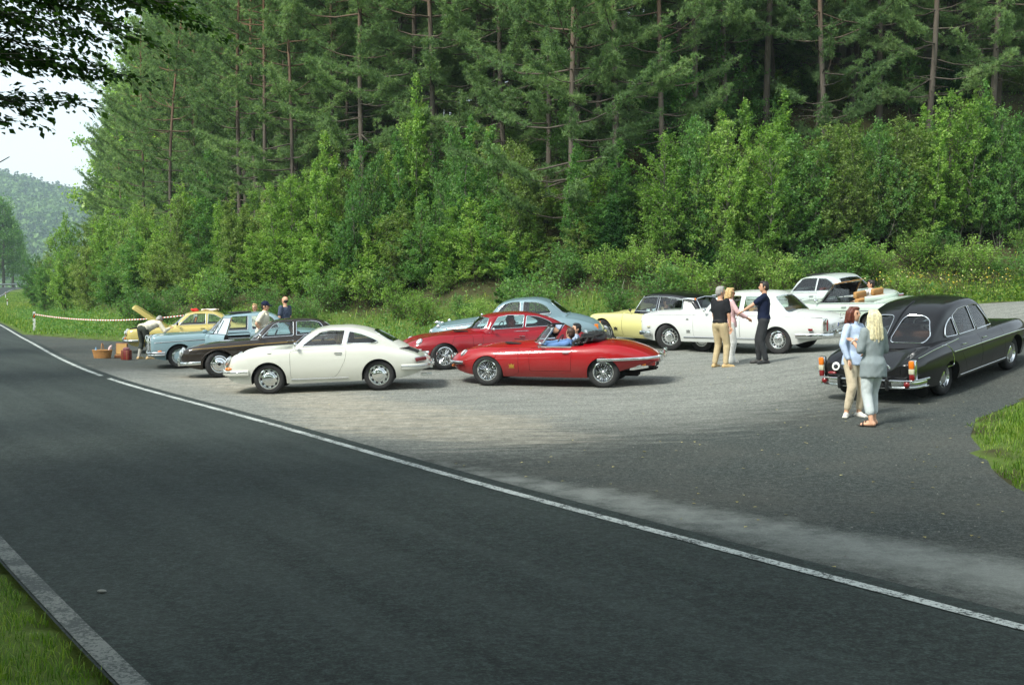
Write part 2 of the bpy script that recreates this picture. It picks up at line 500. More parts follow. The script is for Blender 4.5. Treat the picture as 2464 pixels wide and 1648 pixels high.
# bare-soil weight: on the bank, under the wood, and along the lot edge
soil = np.clip(sstep(1.0, 4.0, fo) * .75 + sstep(8, 14, fo) * .3, 0, 1)
soil = np.maximum(soil, np.where(~inl, 1 - sstep(0, .5, dl), 0) * .8)
a = gme.attributes.new('soil', 'FLOAT', 'POINT'); a.data.foreach_set('value', soil.ravel().astype(np.float32))
t = NT('ground_grass_soil'); v = t.coord()
n1 = t.noise(.55, 6, .62, v); n2 = t.noise(5.0, 5, .65, v); n3 = t.noise(22, 3, .6, v)
grass = t.mix(n2, C(50, 82, 30), C(86, 116, 48))
grass = t.mix(t.math('MULTIPLY', n3, .5), grass, C(112, 104, 60))
dirt = t.mix(n2, C(44, 38, 28), C(88, 74, 56))
litter = t.mix(n3, dirt, C(54, 66, 34))
w = t.math('GREATER_THAN', t.math('ADD', t.attr('soil'), t.math('SUBTRACT', t.math('MULTIPLY', n1, 1.0), .5)), .45)
wmx = t.new('ShaderNodeMapRange'); wmx.inputs['From Min'].default_value = .25; wmx.inputs['From Max'].default_value = .6
t.link(t.math('ADD', t.attr('soil'), t.math('SUBTRACT', n1, .5)), wmx.inputs['Value'])
t.link(t.mix(wmx.outputs[0], grass, litter), t.b.inputs['Base Color'])
t.b.inputs['Roughness'].default_value = .95; t.b.inputs['Specular IOR Level'].default_value = .15
t.bump(n2, .8, .06)
M_GROUND = t.m
ground = link('ground', gme, M_GROUND); tag(ground, kind='structure')

# ------------------------------------------------------------------ road strip
def strip(name, off0, off1, i0, i1, zoff, mat, nacross=2, step=1, jitter=0.0):
    P = RR[i0:i1:step]; N = RN[i0:i1:step]
    offs = np.linspace(off0, off1, nacross)
    V = []
    for o in offs:
        j = (RNG.random(len(P)) - .5) * jitter if jitter and o in (off0, off1) else 0
        V.append(np.c_[P[:, 0] + N[:, 0] * (o + j), P[:, 1] + N[:, 1] * (o + j)])
    V = np.stack(V, 1)
    z = height(V[..., 0], V[..., 1])
    # flat across: take the height at the carriageway centre
    cx = P + N * (-ROAD_W / 2); zc = height(cx[:, 0], cx[:, 1])
    z = np.where(True, zc[:, None], z) + zoff
    n, m = V.shape[:2]; id2 = np.arange(n * m).reshape(n, m)
    F = np.stack([id2[:-1, :-1], id2[:-1, 1:], id2[1:, 1:], id2[1:, :-1]], -1).reshape(-1, 4)
    return link(name, mesh_np(name, np.c_[V[..., 0].ravel(), V[..., 1].ravel(), z.ravel()], F, smooth=True), mat)

def asphalt(name, base, light, seed=0.0, streak=.5):
    t = NT(name); v = t.coord()
    mp = t.new('ShaderNodeMapping'); mp.inputs['Location'].default_value = (seed, seed * .7, 0); t.link(v, mp.inputs['Vector'])
    v = mp.outputs[0]
    g1 = t.noise(46, 3, .8, v); g2 = t.noise(15, 4, .75, v); mid = t.noise(3.2, 5, .65, v); big = t.noise(.32, 4, .55, v)
    # long worn streaks along the direction of travel
    rot = t.new('ShaderNodeMapping'); rot.vector_type = 'TEXTURE'; rot.inputs['Rotation'].default_value = (0, 0, R(30.5)); rot.inputs['Scale'].default_value = (.75, 16, 1)
    t.link(v, rot.inputs['Vector']); st = t.noise(1.3, 4, .55, rot.outputs[0])
    gr = t.ramp(t.math('ADD', t.math('MULTIPLY', g1, .55), t.math('MULTIPLY', g2, .45)), [(.38, tuple(k * .25 for k in base)), (.50, base), (.62, tuple(min(1, k * 2.6) for k in base))])
    sm = t.new('ShaderNodeMapRange'); sm.inputs['From Min'].default_value = .44; sm.inputs['From Max'].default_value = .66
    t.link(t.math('ADD', t.math('MULTIPLY', st, .6), t.math('ADD', t.math('MULTIPLY', big, .25), t.math('MULTIPLY', mid, .15))), sm.inputs['Value'])
    c = t.mix(t.math('MULTIPLY', sm.outputs[0], streak), gr, light)
    t.link(c, t.b.inputs['Base Color'])
    r = t.new('ShaderNodeMapRange'); r.inputs['To Min'].default_value = .70; r.inputs['To Max'].default_value = .95; t.link(mid, r.inputs['Value'])
    t.link(r.outputs[0], t.b.inputs['Roughness']); t.b.inputs['Specular IOR Level'].default_value = .3
    t.bump(t.math('ADD', g1, t.math('MULTIPLY', g2, .6)), .7, .008)
    return t.m
M_ROAD = asphalt('road_asphalt', C(38, 46, 43), C(78, 87, 83), streak=.34)
road = strip('road', .28, -ROAD_W - .22, 0, len(RR) - 1, .030, M_ROAD, nacross=9); tag(road, kind='structure')

def linemat(name, col, wear):
    t = NT(name); v = t.coord()
    n = t.noise(38, 4, .7, v); b = t.noise(2.0, 3, .6, v)
    f = t.new('ShaderNodeMapRange'); f.inputs['From Min'].default_value = .56; f.inputs['From Max'].default_value = .64
    t.link(t.math('ADD', t.math('MULTIPLY', n, .8), t.math('MULTIPLY', b, wear)), f.inputs['Value'])
    t.link(t.mix(f.outputs[0], col, C(62, 68, 66)), t.b.inputs['Base Color'])
    t.b.inputs['Roughness'].default_value = .75
    t.bump(n, .3, .004)
    return t.m
M_LINE = linemat('worn_white_road_paint', C(186, 192, 187), .34)
M_LINE2 = linemat('dirty_white_road_paint', C(116, 120, 115), .42)
_gap = int(np.argmin(np.hypot(RR[:, 0] + 9.75, RR[:, 1] - 29.7)))
tag(strip('edge_line', .06, -.06, 0, _gap, .037, M_LINE), kind='structure')
tag(strip('edge_line', .06, -.06, _gap, len(RR) - 1, .037, M_LINE), kind='structure')
tag(strip('edge_line', -ROAD_W - .06, -ROAD_W - .20, 0, len(RR) - 1, .037, M_LINE2), kind='structure')

# ------------------------------------------------------------------ parking lot: worn gravelly asphalt
px_ = axis([(-24, 20, .4), (20, 46, 2)]); py_ = axis([(-4, 60, .4)])
LX, LY = np.meshgrid(px_, py_, indexing='ij')
keep = in_poly(LX, LY, LOT_POLY)
ld = poly_d(LX, LY, LOT_POLY)
# snap outside vertices next to the boundary onto it, so that the edge follows the outline
def nearest_on(P, x, y):
    best = np.full(x.shape, 1e9); bx = x.copy(); by = y.copy()
    for i in range(len(P)):
        a = P[i]; b = P[(i + 1) % len(P)]; ab = b - a; L = ab @ ab + 1e-12
        t = np.clip(((x - a[0]) * ab[0] + (y - a[1]) * ab[1]) / L, 0, 1)
        qx = a[0] + t * ab[0]; qy = a[1] + t * ab[1]; d = np.hypot(x - qx, y - qy); s = d < best
        best = np.where(s, d, best); bx = np.where(s, qx, bx); by = np.where(s, qy, by)
    return bx, by
bx, by = nearest_on(LOT_POLY, LX, LY)
edgej = wobble(LX, LY, .25) * .10
ni, nj = LX.shape; id2 = np.arange(ni * nj).reshape(ni, nj)
cell = (keep[:-1, :-1] | keep[1:, :-1] | keep[1:, 1:] | keep[:-1, 1:])
X2 = np.where(keep, LX, bx); Y2 = np.where(keep, LY, by)
LZ = height(X2, Y2) + .018
dR, _ = road_d(X2, Y2)
LZ = np.where(dR < .45, LZ * 0 + .024, LZ)
F = np.stack([id2[:-1, :-1], id2[1:, :-1], id2[1:, 1:], id2[:-1, 1:]], -1)[cell]
used = np.unique(F); remap = -np.ones(ni * nj, int); remap[used] = np.arange(len(used))
V = np.c_[X2.ravel(), Y2.ravel(), LZ.ravel()][used]
lme = mesh_np('parking_lot', V, remap[F], smooth=True)
vx, vy = V[:, 0], V[:, 1]; vd, _ = road_d(vx, vy)
# gravel cover: over the middle and back; clean asphalt on the junction mouth to the right
A0 = np.array([(-1.2, 15.0), (3.4, 18.6), (6.6, 22.4), (9.5, 26.5), (14, 29), (24, 33)])
side = np.interp(vx, A0[:, 0], A0[:, 1])
grav = sstep(-3.6, 4.2, vy - side)
grav = np.where(vx < -1.2, np.maximum(grav, sstep(.3, 1.6, vd)), grav)
# the far left mouth is bare asphalt again
grav = grav * (1 - .85 * sstep(0, 6, (vy - 31.5) + (vx + 8.5) * -.9) * (vx < -6))
sand = np.exp(-((vd - 2.3) / 1.5) ** 2) * sstep(14.5, 18, vy) * (1 - sstep(30, 36, vy)) + .7 * np.exp(-((vx + 1.5) ** 2 / 9 + (vy - 19.5) ** 2 / 6))
# pale dust swept along the edge line at the junction
ds = np.interp(vy, [6, 8, 10, 12.4, 14.5], [1.25, 1.05, .75, .35, .1]); dust = np.exp(-((vd - .35 - ds) / (.18 + .55 * ds)) ** 2) * sstep(15.5, 12.8, vy)
dust = dust + .25 * np.exp(-((vd - .3) / .4) ** 2)
for nm, arr in (('gravel', grav), ('sand', sand), ('dust', dust)):
    a = lme.attributes.new(nm, 'FLOAT', 'POINT'); a.data.foreach_set('value', np.clip(arr, 0, 1).astype(np.float32))
t = NT('gravelly_asphalt'); v = t.coord()
g1 = t.noise(58, 3, .8, v); g2 = t.noise(21, 4, .75, v); mid = t.noise(4.5, 5, .65, v); big = t.noise(.45, 5, .6, v)
def stretch(rz, sx, sy, sc, dist):
    rot = t.new('ShaderNodeMapping'); rot.vector_type = 'TEXTURE'; rot.inputs['Rotation'].default_value = (0, 0, R(rz)); rot.inputs['Scale'].default_value = (1 / sx, 1 / sy, 1); t.link(v, rot.inputs['Vector'])
    return t.noise(sc, 5, .65, rot.outputs[0], dist)
def rng_(x, a, b):
    m = t.new('ShaderNodeMapRange'); m.inputs['From Min'].default_value = a; m.inputs['From Max'].default_value = b; t.link(x, m.inputs['Value']); return m.outputs[0]
tr1 = stretch(14, .30, 2.4, 1.5, .5); tr2 = stretch(-6, .22, 3.2, 2.2, .4); tr3 = stretch(34, .22, 2.6, 1.7, .6)
grain = t.math('ADD', t.math('MULTIPLY', g1, .55), t.math('MULTIPLY', g2, .45))
asp = t.ramp(grain, [(.37, C(24, 28, 27)), (.5, C(60, 66, 63)), (.63, C(106, 111, 107))])
asp = t.mix(t.math('MULTIPLY', rng_(big, .4, .7), .35), asp, C(96, 94, 86))
peb = t.ramp(grain, [(.36, C(74, 77, 73)), (.5, C(128, 131, 124)), (.64, C(184, 183, 174))])
snd = t.ramp(t.math('ADD', t.math('MULTIPLY', grain, .6), t.math('MULTIPLY', mid, .4)), [(.36, C(110, 106, 94)), (.52, C(158, 152, 136)), (.66, C(200, 194, 180))])
tr = t.math('MULTIPLY', t.math('ADD', t.math('ADD', tr1, tr2), tr3), .3333)
f = rng_(t.math('ADD', t.math('MULTIPLY', t.attr('gravel'), .42), t.math('ADD', t.math('MULTIPLY', tr, .9), t.math('MULTIPLY', t.math('SUBTRACT', mid, .5), .3))), .56, .92)
c = t.mix(f, asp, peb)
f2 = rng_(t.math('ADD', t.math('MULTIPLY', t.attr('sand'), .38), t.math('ADD', t.math('MULTIPLY', tr2, .7), t.math('MULTIPLY', tr1, .5))), .80, 1.02)
c = t.mix(t.math('MULTIPLY', f2, t.math('MULTIPLY', t.attr('gravel'), .85)), c, snd)
dk = rng_(t.math('ADD', tr3, t.math('MULTIPLY', t.math('SUBTRACT', big, .5), .5)), .58, .74)
c = t.mix(t.math('MULTIPLY', dk, .30), c, C(78, 81, 78))
f3 = rng_(t.math('ADD', t.attr('dust'), t.math('MULTIPLY', t.math('SUBTRACT', t.math('ADD', mid, big), 1.0), .9)), .30, .95)
c = t.mix(t.math('MULTIPLY', f3, .7), c, t.mix(grain, C(108, 112, 107), C(172, 176, 169)))
t.link(c, t.b.inputs['Base Color']); t.b.inputs['Roughness'].default_value = .92; t.b.inputs['Specular IOR Level'].default_value = .25
t.bump(t.math('ADD', g1, t.math('ADD', g2, mid)), .8, .012)
M_LOT = t.m
tag(link('parking_lot', lme, M_LOT), kind='structure')
# ------------------------------------------------------------------ plant building blocks (numpy)
def unit(v): return v / np.maximum(np.linalg.norm(v, axis=-1, keepdims=True), 1e-9)

def sticks(P0, P1, r0, r1, n=5):
    """many tapered open prisms -> verts, quads"""
    P0 = np.asarray(P0, float); P1 = np.asarray(P1, float); m = len(P0)
    r0 = np.broadcast_to(r0, m); r1 = np.broadcast_to(r1, m)
    t = unit(P1 - P0); a = np.where(np.abs(t[:, 2:3]) < .9, [[0, 0, 1.]], [[1., 0, 0]])
    a = unit(np.cross(t, a)); b = np.cross(t, a)
    ang = 2 * np.pi * np.arange(n) / n
    ca = np.cos(ang)[None, :, None]; sa = np.sin(ang)[None, :, None]
    ring = a[:, None, :] * ca + b[:, None, :] * sa
    V0 = P0[:, None, :] + ring * r0[:, None, None]; V1 = P1[:, None, :] + ring * r1[:, None, None]
    V = np.concatenate([V0, V1], 1).reshape(-1, 3)
    k = np.arange(n); q = np.stack([k, (k + 1) % n, (k + 1) % n + n, k + n], -1)
    F = (q[None] + (np.arange(m) * 2 * n)[:, None, None]).reshape(-1, 4)
    return V, F

def polytube(pts, rads, n=6):
    pts = np.asarray(pts, float); return sticks(pts[:-1], pts[1:], np.asarray(rads)[:-1], np.asarray(rads)[1:], n)

def join(parts):
    V = []; F = []; o = 0
    for v, f in parts:
        V.append(v); F.append(f + o); o += len(v)
    return np.concatenate(V), np.concatenate(F)

def leaves(P, D, L, Wd, rng, up=.5, fold=0.0):
    """rhombic leaves: P base points, D directions (along the leaf), L length, Wd width; returns verts, quads"""
    n = len(P); D = unit(D)
    N = unit(rng.normal(size=(n, 3)) * (1 - up) + np.array([0, 0, 1.]) * up)
    S = unit(np.cross(D, N)); N = np.cross(S, D)
    L = np.broadcast_to(L, n)[:, None]; Wd = np.broadcast_to(Wd, n)[:, None]
    V = np.stack([P, P + D * L * .45 + S * Wd * .5 + N * L * .06, P + D * L - N * L * .08, P + D * L * .45 - S * Wd * .5 + N * L * .06], 1).reshape(-1, 3)
    F = np.arange(n * 4).reshape(n, 4)
    return V, F

def tone_mesh(name, V, F, tone_per_face, smooth=False):
    me = mesh_np(name, V, F, smooth)
    k = F.shape[1]
    a = me.attributes.new('tone', 'FLOAT', 'POINT')
    tv = np.zeros(len(V), np.float32); tv[F.ravel()] = np.repeat(tone_per_face, k)
    a.data.foreach_set('value', tv)
    return me

def needle_tufts(P, D, rng, k=9, L=.17, Wd=.03, spike=.75):
    """star-shaped tufts of needle blades (triangles)"""
    n = len(P); D = unit(D)
    d = unit(D[:, None, :] * spike + rng.normal(size=(n, k, 3)) * .66)
    s = unit(np.cross(d, rng.normal(size=(n, k, 3))))
    l = L * (.7 + .6 * rng.random((n, k, 1)))
    b = P[:, None, :] - d * .02
    V = np.stack([b + s * Wd * .5, b - s * Wd * .5, b + d * l], 2).reshape(-1, 3)
    F = np.arange(n * k * 3).reshape(-1, 3)
    return V, F

# ------------------------------------------------------------------ plant materials
M_BARK_P = None
def barkmat(name, lo, hi, top=None, z0=4, z1=9, sc=(9, 9, 1.6)):
    t = NT(name); v = t.coord()
    mp = t.new('ShaderNodeMapping'); mp.inputs['Scale'].default_value = sc; t.link(v, mp.inputs['Vector'])
    n = t.noise(1.0, 5, .65, mp.outputs[0]); n2 = t.noise(6.0, 3, .6, v)
    c = t.mix(n, lo, hi)
    if top is not None:
        sep = t.new('ShaderNodeSeparateXYZ'); t.link(v, sep.inputs[0])
        mr = t.new('ShaderNodeMapRange'); mr.inputs['From Min'].default_value = z0; mr.inputs['From Max'].default_value = z1
        t.link(t.math('ADD', sep.outputs['Z'], t.math('MULTIPLY', n2, 3.0)), mr.inputs['Value'])
        c = t.mix(mr.outputs[0], c, t.mix(n, tuple(k * .6 for k in top), top))
    t.link(c, t.b.inputs['Base Color']); t.b.inputs['Roughness'].default_value = .9; t.b.inputs['Specular IOR Level'].default_value = .2
    t.bump(n, .8, .03)
    return t.m
M_PINEBARK = barkmat('pine_bark', C(62, 56, 50), C(112, 104, 94), C(132, 100, 76), 7, 14)
M_GREYBARK = barkmat('grey_bark', C(66, 66, 58), C(128, 126, 112))
M_TWIG = barkmat('twig_bark', C(58, 56, 42), C(112, 106, 84), sc=(20, 20, 6))
M_NEEDLE = leafmat('pine_needles', C(86, 114, 76), C(120, 150, 100), C(162, 186, 128), trans=.44, rough=.6, objvar=.3, gloss=.25)
M_LEAF_Y = leafmat('fresh_leaves', C(88, 126, 56), C(132, 170, 84), C(180, 204, 120), trans=.54, rough=.45, objvar=.3)
M_LEAF_D = leafmat('dark_leaves', C(66, 106, 56), C(96, 142, 76), C(138, 174, 102), trans=.5, rough=.5, objvar=.3)
M_LEAF_O = leafmat('olive_leaves', C(86, 112, 52), C(128, 152, 84), C(172, 186, 120), trans=.5, rough=.5, objvar=.3)
M_LEAF_F = leafmat('far_leaves', C(66, 100, 52), C(100, 138, 70), C(142, 172, 92), trans=.45, rough=.6, objvar=.4)
M_LEAF_N = leafmat('beech_leaves', C(34, 62, 22), C(52, 88, 30), C(84, 120, 44), trans=.40, rough=.45, objvar=.1)
M_SPRUCE = leafmat('spruce_needles', C(36, 70, 36), C(54, 96, 46), C(88, 130, 62), trans=.25, rough=.6, objvar=.3, gloss=.2)
M_GRASS = leafmat('grass_blades', C(62, 96, 24), C(104, 142, 44), C(156, 172, 82), trans=.45, rough=.5, objvar=.0)

# ------------------------------------------------------------------ plant prototypes
def broadleaf(seed, h=5.0, spread=1.6, nstem=4, n_leaf=7000, leaf=.085, shape='ovoid', base=.06, stem_r=.035, clump=.16, mat=None, lean=.12):
    rng = np.random.default_rng(seed); S0 = []; S1 = []; R0 = []; R1 = []; TW = []
    def add_line(pts, r0, r1):
        n = len(pts) - 1; rr = np.linspace(r0, r1, n + 1)
        for i in range(n): S0.append(pts[i]); S1.append(pts[i + 1]); R0.append(rr[i]); R1.append(rr[i + 1])
    for s in range(nstem):
        az = 2 * np.pi * (s + rng.random() * .8) / nstem
        hh = h * (1 if s == 0 else .6 + .36 * rng.random())
        ln = lean * (.15 if s == 0 else .6 + rng.random())
        k = 9; tt = np.linspace(0, 1, k)
        bend = rng.normal(size=2) * .04 * h
        px = .12 * np.cos(az) + np.cos(az) * ln * h * tt ** 1.2 + bend[0] * np.sin(tt * 3)
        py = .12 * np.sin(az) + np.sin(az) * ln * h * tt ** 1.2 + bend[1] * np.sin(tt * 3)
        pts = np.c_[px, py, hh * tt]
        add_line(pts, stem_r * (1 if s == 0 else .7), .006)
        nb = int(7 + hh * 4.5)
        for i in range(nb):
            u = base + (1 - base) * (i + rng.random()) / nb
            p0 = np.array([np.interp(u, tt, pts[:, j]) for j in range(3)])
            prof = {'ovoid': math.sin(math.pi * min(1, .16 + .80 * u)) ** .8, 'cone': (1.04 - u) ** .85, 'vase': .35 + .75 * u * (1.15 - u) * 2.4}[shape]
            ln2 = max(.25, spread * prof * (.65 + .5 * rng.random()) * (.75 if s else 1))
            a2 = az * .3 + i * 2.399 + rng.normal() * .4
            el = R(34 + 34 * u + rng.normal() * 11)
            d = np.array([math.cos(a2) * math.cos(el), math.sin(a2) * math.cos(el), math.sin(el)])
            q = np.linspace(0, 1, 4)[:, None]; bp = p0 + d * ln2 * q + np.array([0, 0, -.10 * ln2]) * q ** 2 + rng.normal(size=(4, 3)) * .03 * ln2 * q
            add_line(bp, .004 + .010 * ln2, .002)
            nt = max(3, int(ln2 * 6))
            for j in range(nt):
                w = .22 + .78 * (j + rng.random()) / nt
                b0 = np.array([np.interp(w, q[:, 0], bp[:, m]) for m in range(3)])
                dd = unit(d + rng.normal(size=3) * .75 + np.array([0, 0, .15]))
                TW.append(np.r_[b0, dd, .18 + .32 * rng.random() * min(1.0, ln2)])
        TW.append(np.r_[pts[-1], 0, 0, 1, .3])
    TW = np.array(TW)
    add0 = TW[:, :3]; add1 = TW[:, :3] + TW[:, 3:6] * TW[:, 6:7]
    V, F = join([sticks(S0, S1, np.array(R0), np.array(R1), 5), sticks(add0, add1, .003, .0015, 3)])
    stem = mesh_np('stems', V, F, smooth=True)
    pr = TW[:, 6]; k = rng.choice(len(TW), n_leaf, p=pr / pr.sum())
    u = rng.random(n_leaf)[:, None]
    P = TW[k, :3] + TW[k, 3:6] * TW[k, 6:7] * (u * 1.1) + rng.normal(size=(n_leaf, 3)) * clump * .35
    P[:, 2] = np.maximum(P[:, 2], .05)
    D = unit(TW[k, 3:6] * .6 + rng.normal(size=(n_leaf, 3)) * .8 + [0, 0, -.15])
    L = leaf * (.6 + .7 * rng.random(n_leaf))
    V, F = leaves(P, D, L, L * .68, rng, up=.55)
    tw_t = rng.random(len(TW)); rad = np.hypot(P[:, 0], P[:, 1])
    tone = np.clip(.72 * tw_t[k] + .28 * rng.random(n_leaf), 0, 1)
    return stem, tone_mesh('leaves', V, F, tone)

def pine(seed, h=20.0, cb=.45, spread=2.6, tufts=1700, dead=26):
    rng = np.random.default_rng(seed)
    k = 14; tt = np.linspace(0, 1, k)
    bx = rng.normal() * .25; by = rng.normal() * .25
    lean = rng.normal(size=2) * .012 * h
    pts = np.c_[lean[0] * tt + bx * np.sin(tt * 4 + seed), lean[1] * tt + by * np.sin(tt * 3.3 + seed), h * tt]
    r0 = .0050 * h + .014
    rr = r0 * (1 - tt) ** .75 + .015; rr[0] *= 1.25
    parts = [polytube(pts, rr, 8)]
    at = lambda u: np.array([np.interp(u, tt, pts[:, j]) for j in range(3)])
    S0, S1, Q0, Q1, TW = [], [], [], [], []
    nw = int((1 - cb) * h / .62)
    for i in range(nw):
        u = cb + (1 - cb) * (i + .3 * rng.random()) / nw
        v = (u - cb) / (1 - cb)
        nb = rng.integers(2, 5)
        for j in range(nb):
            if rng.random() < .18 * (1 - v): continue
            a = j * 2 * np.pi / nb + i * 1.1 + rng.normal() * .25
            L = spread * (math.sin(math.pi * min(1.0, .30 + .66 * v)) ** .7) * (.45 + .75 * rng.random())
            el = R(4 + 34 * v + rng.normal() * 6)
            d = np.array([math.cos(a) * math.cos(el), math.sin(a) * math.cos(el), math.sin(el)])
            q = np.linspace(0, 1, 5); p0 = at(u)
            bp = p0 + d * L * q[:, None] + np.c_[np.zeros(5), np.zeros(5), -.09 * L * np.sin(q * np.pi) + .10 * L * q ** 3]
            for m in range(4): S0.append(bp[m]); S1.append(bp[m + 1]); Q0.append(.008 * L * (1 - q[m]) + .005); Q1.append(.008 * L * (1 - q[m + 1]) + .005)
            ns = max(4, int(L * 5.5))
            for m in range(ns):
                w = .42 + .58 * (m + rng.random()) / ns
                b0 = np.array([np.interp(w, q, bp[:, x]) for x in range(3)])
                sd = np.cross(d, [0, 0, 1]) * (1 if m % 2 else -1)
                dd = unit(d * .8 + sd * (.55 + .3 * rng.random()) * (1.2 - w) + np.array([0, 0, .25 + .2 * rng.random()]))
                l2 = (.25 + .40 * rng.random()) * (1.2 - .6 * w)
                TW.append(np.r_[b0, dd, l2]); S0.append(b0); S1.append(b0 + dd * l2); Q0.append(.006); Q1.append(.003)
    for i in range(dead):
        u = rng.uniform(.10, cb + .08); a = rng.random() * 6.28; L = rng.uniform(.3, 1.5); el = R(rng.normal() * 14 - 4)
        d = np.array([math.cos(a) * math.cos(el), math.sin(a) * math.cos(el), math.sin(el)]); p = at(u)
        S0.append(p); S1.append(p + d * L); Q0.append(.014); Q1.append(.004)
    parts.append(sticks(S0, S1, np.array(Q0), np.array(Q1), 4))
    trunk = mesh_np('trunk', *join(parts), smooth=True)
    TW = np.array(TW); kk = rng.choice(len(TW), tufts, p=TW[:, 6] / TW[:, 6].sum()); u = rng.random(tufts)[:, None] ** .6
    P = TW[kk, :3] + TW[kk, 3:6] * TW[kk, 6:7] * u + rng.normal(size=(tufts, 3)) * np.array([.11, .11, .07])
    D = unit(TW[kk, 3:6] + np.array([0, 0, .45]) + rng.normal(size=(tufts, 3)) * .3)
    nk = 14
    V, F = needle_tufts(P, D, rng, nk, .155, .026, .42)
    tt2 = rng.random(len(TW))
    tone = np.repeat(np.clip(.6 * tt2[kk] + .4 * rng.random(tufts), 0, 1), nk)
    return trunk, tone_mesh('needles', V, F, tone)

def spruce(seed, h=3.0, spread=1.1, n=2600):
    rng = np.random.default_rng(seed)
    parts = [polytube(np.c_[[0, .02, 0], [0, 0, .02], [0, h * .5, h]], [.012 * h + .01, .007 * h, .004], 6)]
    P = []; D = []; S0 = []; S1 = []
    nw = int(h / .22)
    for i in range(nw):
        u = .06 + .92 * i / nw; nb = 6
        for j in range(nb):
            a = j * 2 * np.pi / nb + i * .7 + rng.normal() * .2; L = spread * (1.03 - u) * (.75 + .4 * rng.random())
            el = R(12 + 25 * u + rng.normal() * 6)
            d = np.array([math.cos(a) * math.cos(el), math.sin(a) * math.cos(el), math.sin(el)])
            p0 = np.array([0, 0, h * u]); S0.append(p0); S1.append(p0 + d * L)
            m = max(4, int(L * 16)); w = rng.random(m)[:, None]; sd = np.cross(d, [0, 0, 1.])
            sgn = np.where(rng.random((m, 1)) < .5, -1, 1)
            P.append(p0 + d * L * (.1 + .9 * w)); D.append(unit(d * .7 + sd * sgn * .8 * (1.1 - w) + rng.normal(size=(m, 3)) * .2 + [0, 0, -.1]))
    parts.append(sticks(S0, S1, .008, .003, 4))
    trunk = mesh_np('trunk', *join(parts), smooth=True)
    P = np.concatenate(P); D = np.concatenate(D)
    k = rng.choice(len(P), n)
    V, F = needle_tufts(P[k], D[k], rng, 5, .20, .045)
    return trunk, tone_mesh('needles', V, F, np.repeat(rng.random(n), 5))

def bigtree(seed, h=16.0, spread=5.0, cb=.25, n_leaf=11000, leaf=.26, trunk_r=.28):
    rng = np.random.default_rng(seed)
    k = 8; tt = np.linspace(0, 1, k)
    pts = np.c_[rng.normal(size=k).cumsum() * .12, rng.normal(size=k).cumsum() * .12, h * .92 * tt]
    parts = [polytube(pts, trunk_r * (1 - tt) ** .7 + .02, 8)]
    S0, S1, Q0, Q1, TW = [], [], [], [], []
    at = lambda u: np.array([np.interp(u, tt, pts[:, j]) for j in range(3)])
    nb = 44
    for i in range(nb):
        u = cb + (1 - cb) * (i + rng.random()) / nb; v = (u - cb) / (1 - cb)
        a = i * 2.399 + rng.normal() * .3; L = spread * (.45 + .55 * math.sin(math.pi * min(1, .2 + .72 * v))) * (.65 + .45 * rng.random()) * (1.05 - .55 * v)
        el = R(8 + 55 * v + rng.normal() * 9)
        d = np.array([math.cos(a) * math.cos(el), math.sin(a) * math.cos(el), math.sin(el)])
        q = np.linspace(0, 1, 5); bp = at(u) + d * L * q[:, None] + np.c_[np.zeros(5), np.zeros(5), .1 * L * q ** 2] + rng.normal(size=(5, 3)) * .05 * L * q[:, None]
        for m in range(4): S0.append(bp[m]); S1.append(bp[m + 1]); Q0.append(.018 * L * (1 - q[m]) + .01); Q1.append(.018 * L * (1 - q[m + 1]) + .01)
        for m in range(max(4, int(L * 4))):
            w = .2 + .8 * rng.random(); b0 = np.array([np.interp(w, q, bp[:, x]) for x in range(3)])
            dd = unit(d * .6 + rng.normal(size=3) * .8); l2 = rng.uniform(.5, 1.3)
            TW.append(np.r_[b0, dd, l2]); S0.append(b0); S1.append(b0 + dd * l2); Q0.append(.014); Q1.append(.005)
    parts.append(sticks(S0, S1, np.array(Q0), np.array(Q1), 4))
    trunk = mesh_np('trunk', *join(parts), smooth=True)
    TW = np.array(TW); kk = rng.choice(len(TW), n_leaf)
    P = TW[kk, :3] + TW[kk, 3:6] * TW[kk, 6:7] * (rng.random(n_leaf)[:, None] * 1.15) + rng.normal(size=(n_leaf, 3)) * .22
    L = leaf * (.6 + .7 * rng.random(n_leaf))
    V, F = leaves(P, unit(rng.normal(size=(n_leaf, 3)) + [0, 0, -.2]), L, L * .8, rng, up=.6)
    t2 = rng.random(len(TW))
    return trunk, tone_mesh('leaves', V, F, np.clip(.6 * t2[kk] + .4 * rng.random(n_leaf), 0, 1))

PROTO = {}
for i in range(5):
    PROTO['pine', i] = pine(100 + i, h=[21, 19, 23, 20, 18, 22][i], cb=[.20, .15, .26, .10, .07, .32][i], spread=[3.5, 3.9, 3.2, 3.8, 4.0, 3.1][i], tufts=[7600, 8800, 6800, 9400, 9800, 6000][i])
for i in range(7):
    PROTO['shrub', i] = broadleaf(200 + i, h=5.0, spread=[1.5, 1.8, 1.3, 1.7, 1.5, 2.0, 1.4][i], nstem=[4, 5, 3, 5, 3, 6, 4][i], n_leaf=[10000, 12000, 8500, 11000, 9000, 13000, 7500][i],
                                  shape=['ovoid', 'ovoid', 'cone', 'vase', 'cone', 'cone', 'vase'][i], leaf=[.088, .10, .085, .105, .09, .095, .11][i], clump=.13)
for i in range(5):
    PROTO['tall', i] = broadleaf(260 + i, h=7.0, spread=[2.0, 1.7, 2.2, 1.8, 1.6][i], nstem=[4, 3, 5, 4, 3][i], n_leaf=[14500, 12500, 16000, 13500, 12000][i], leaf=[.105, .11, .11, .10, .115][i], shape=['ovoid', 'cone', 'ovoid', 'vase', 'cone'][i], base=.10, stem_r=.05, clump=.13, lean=.10)
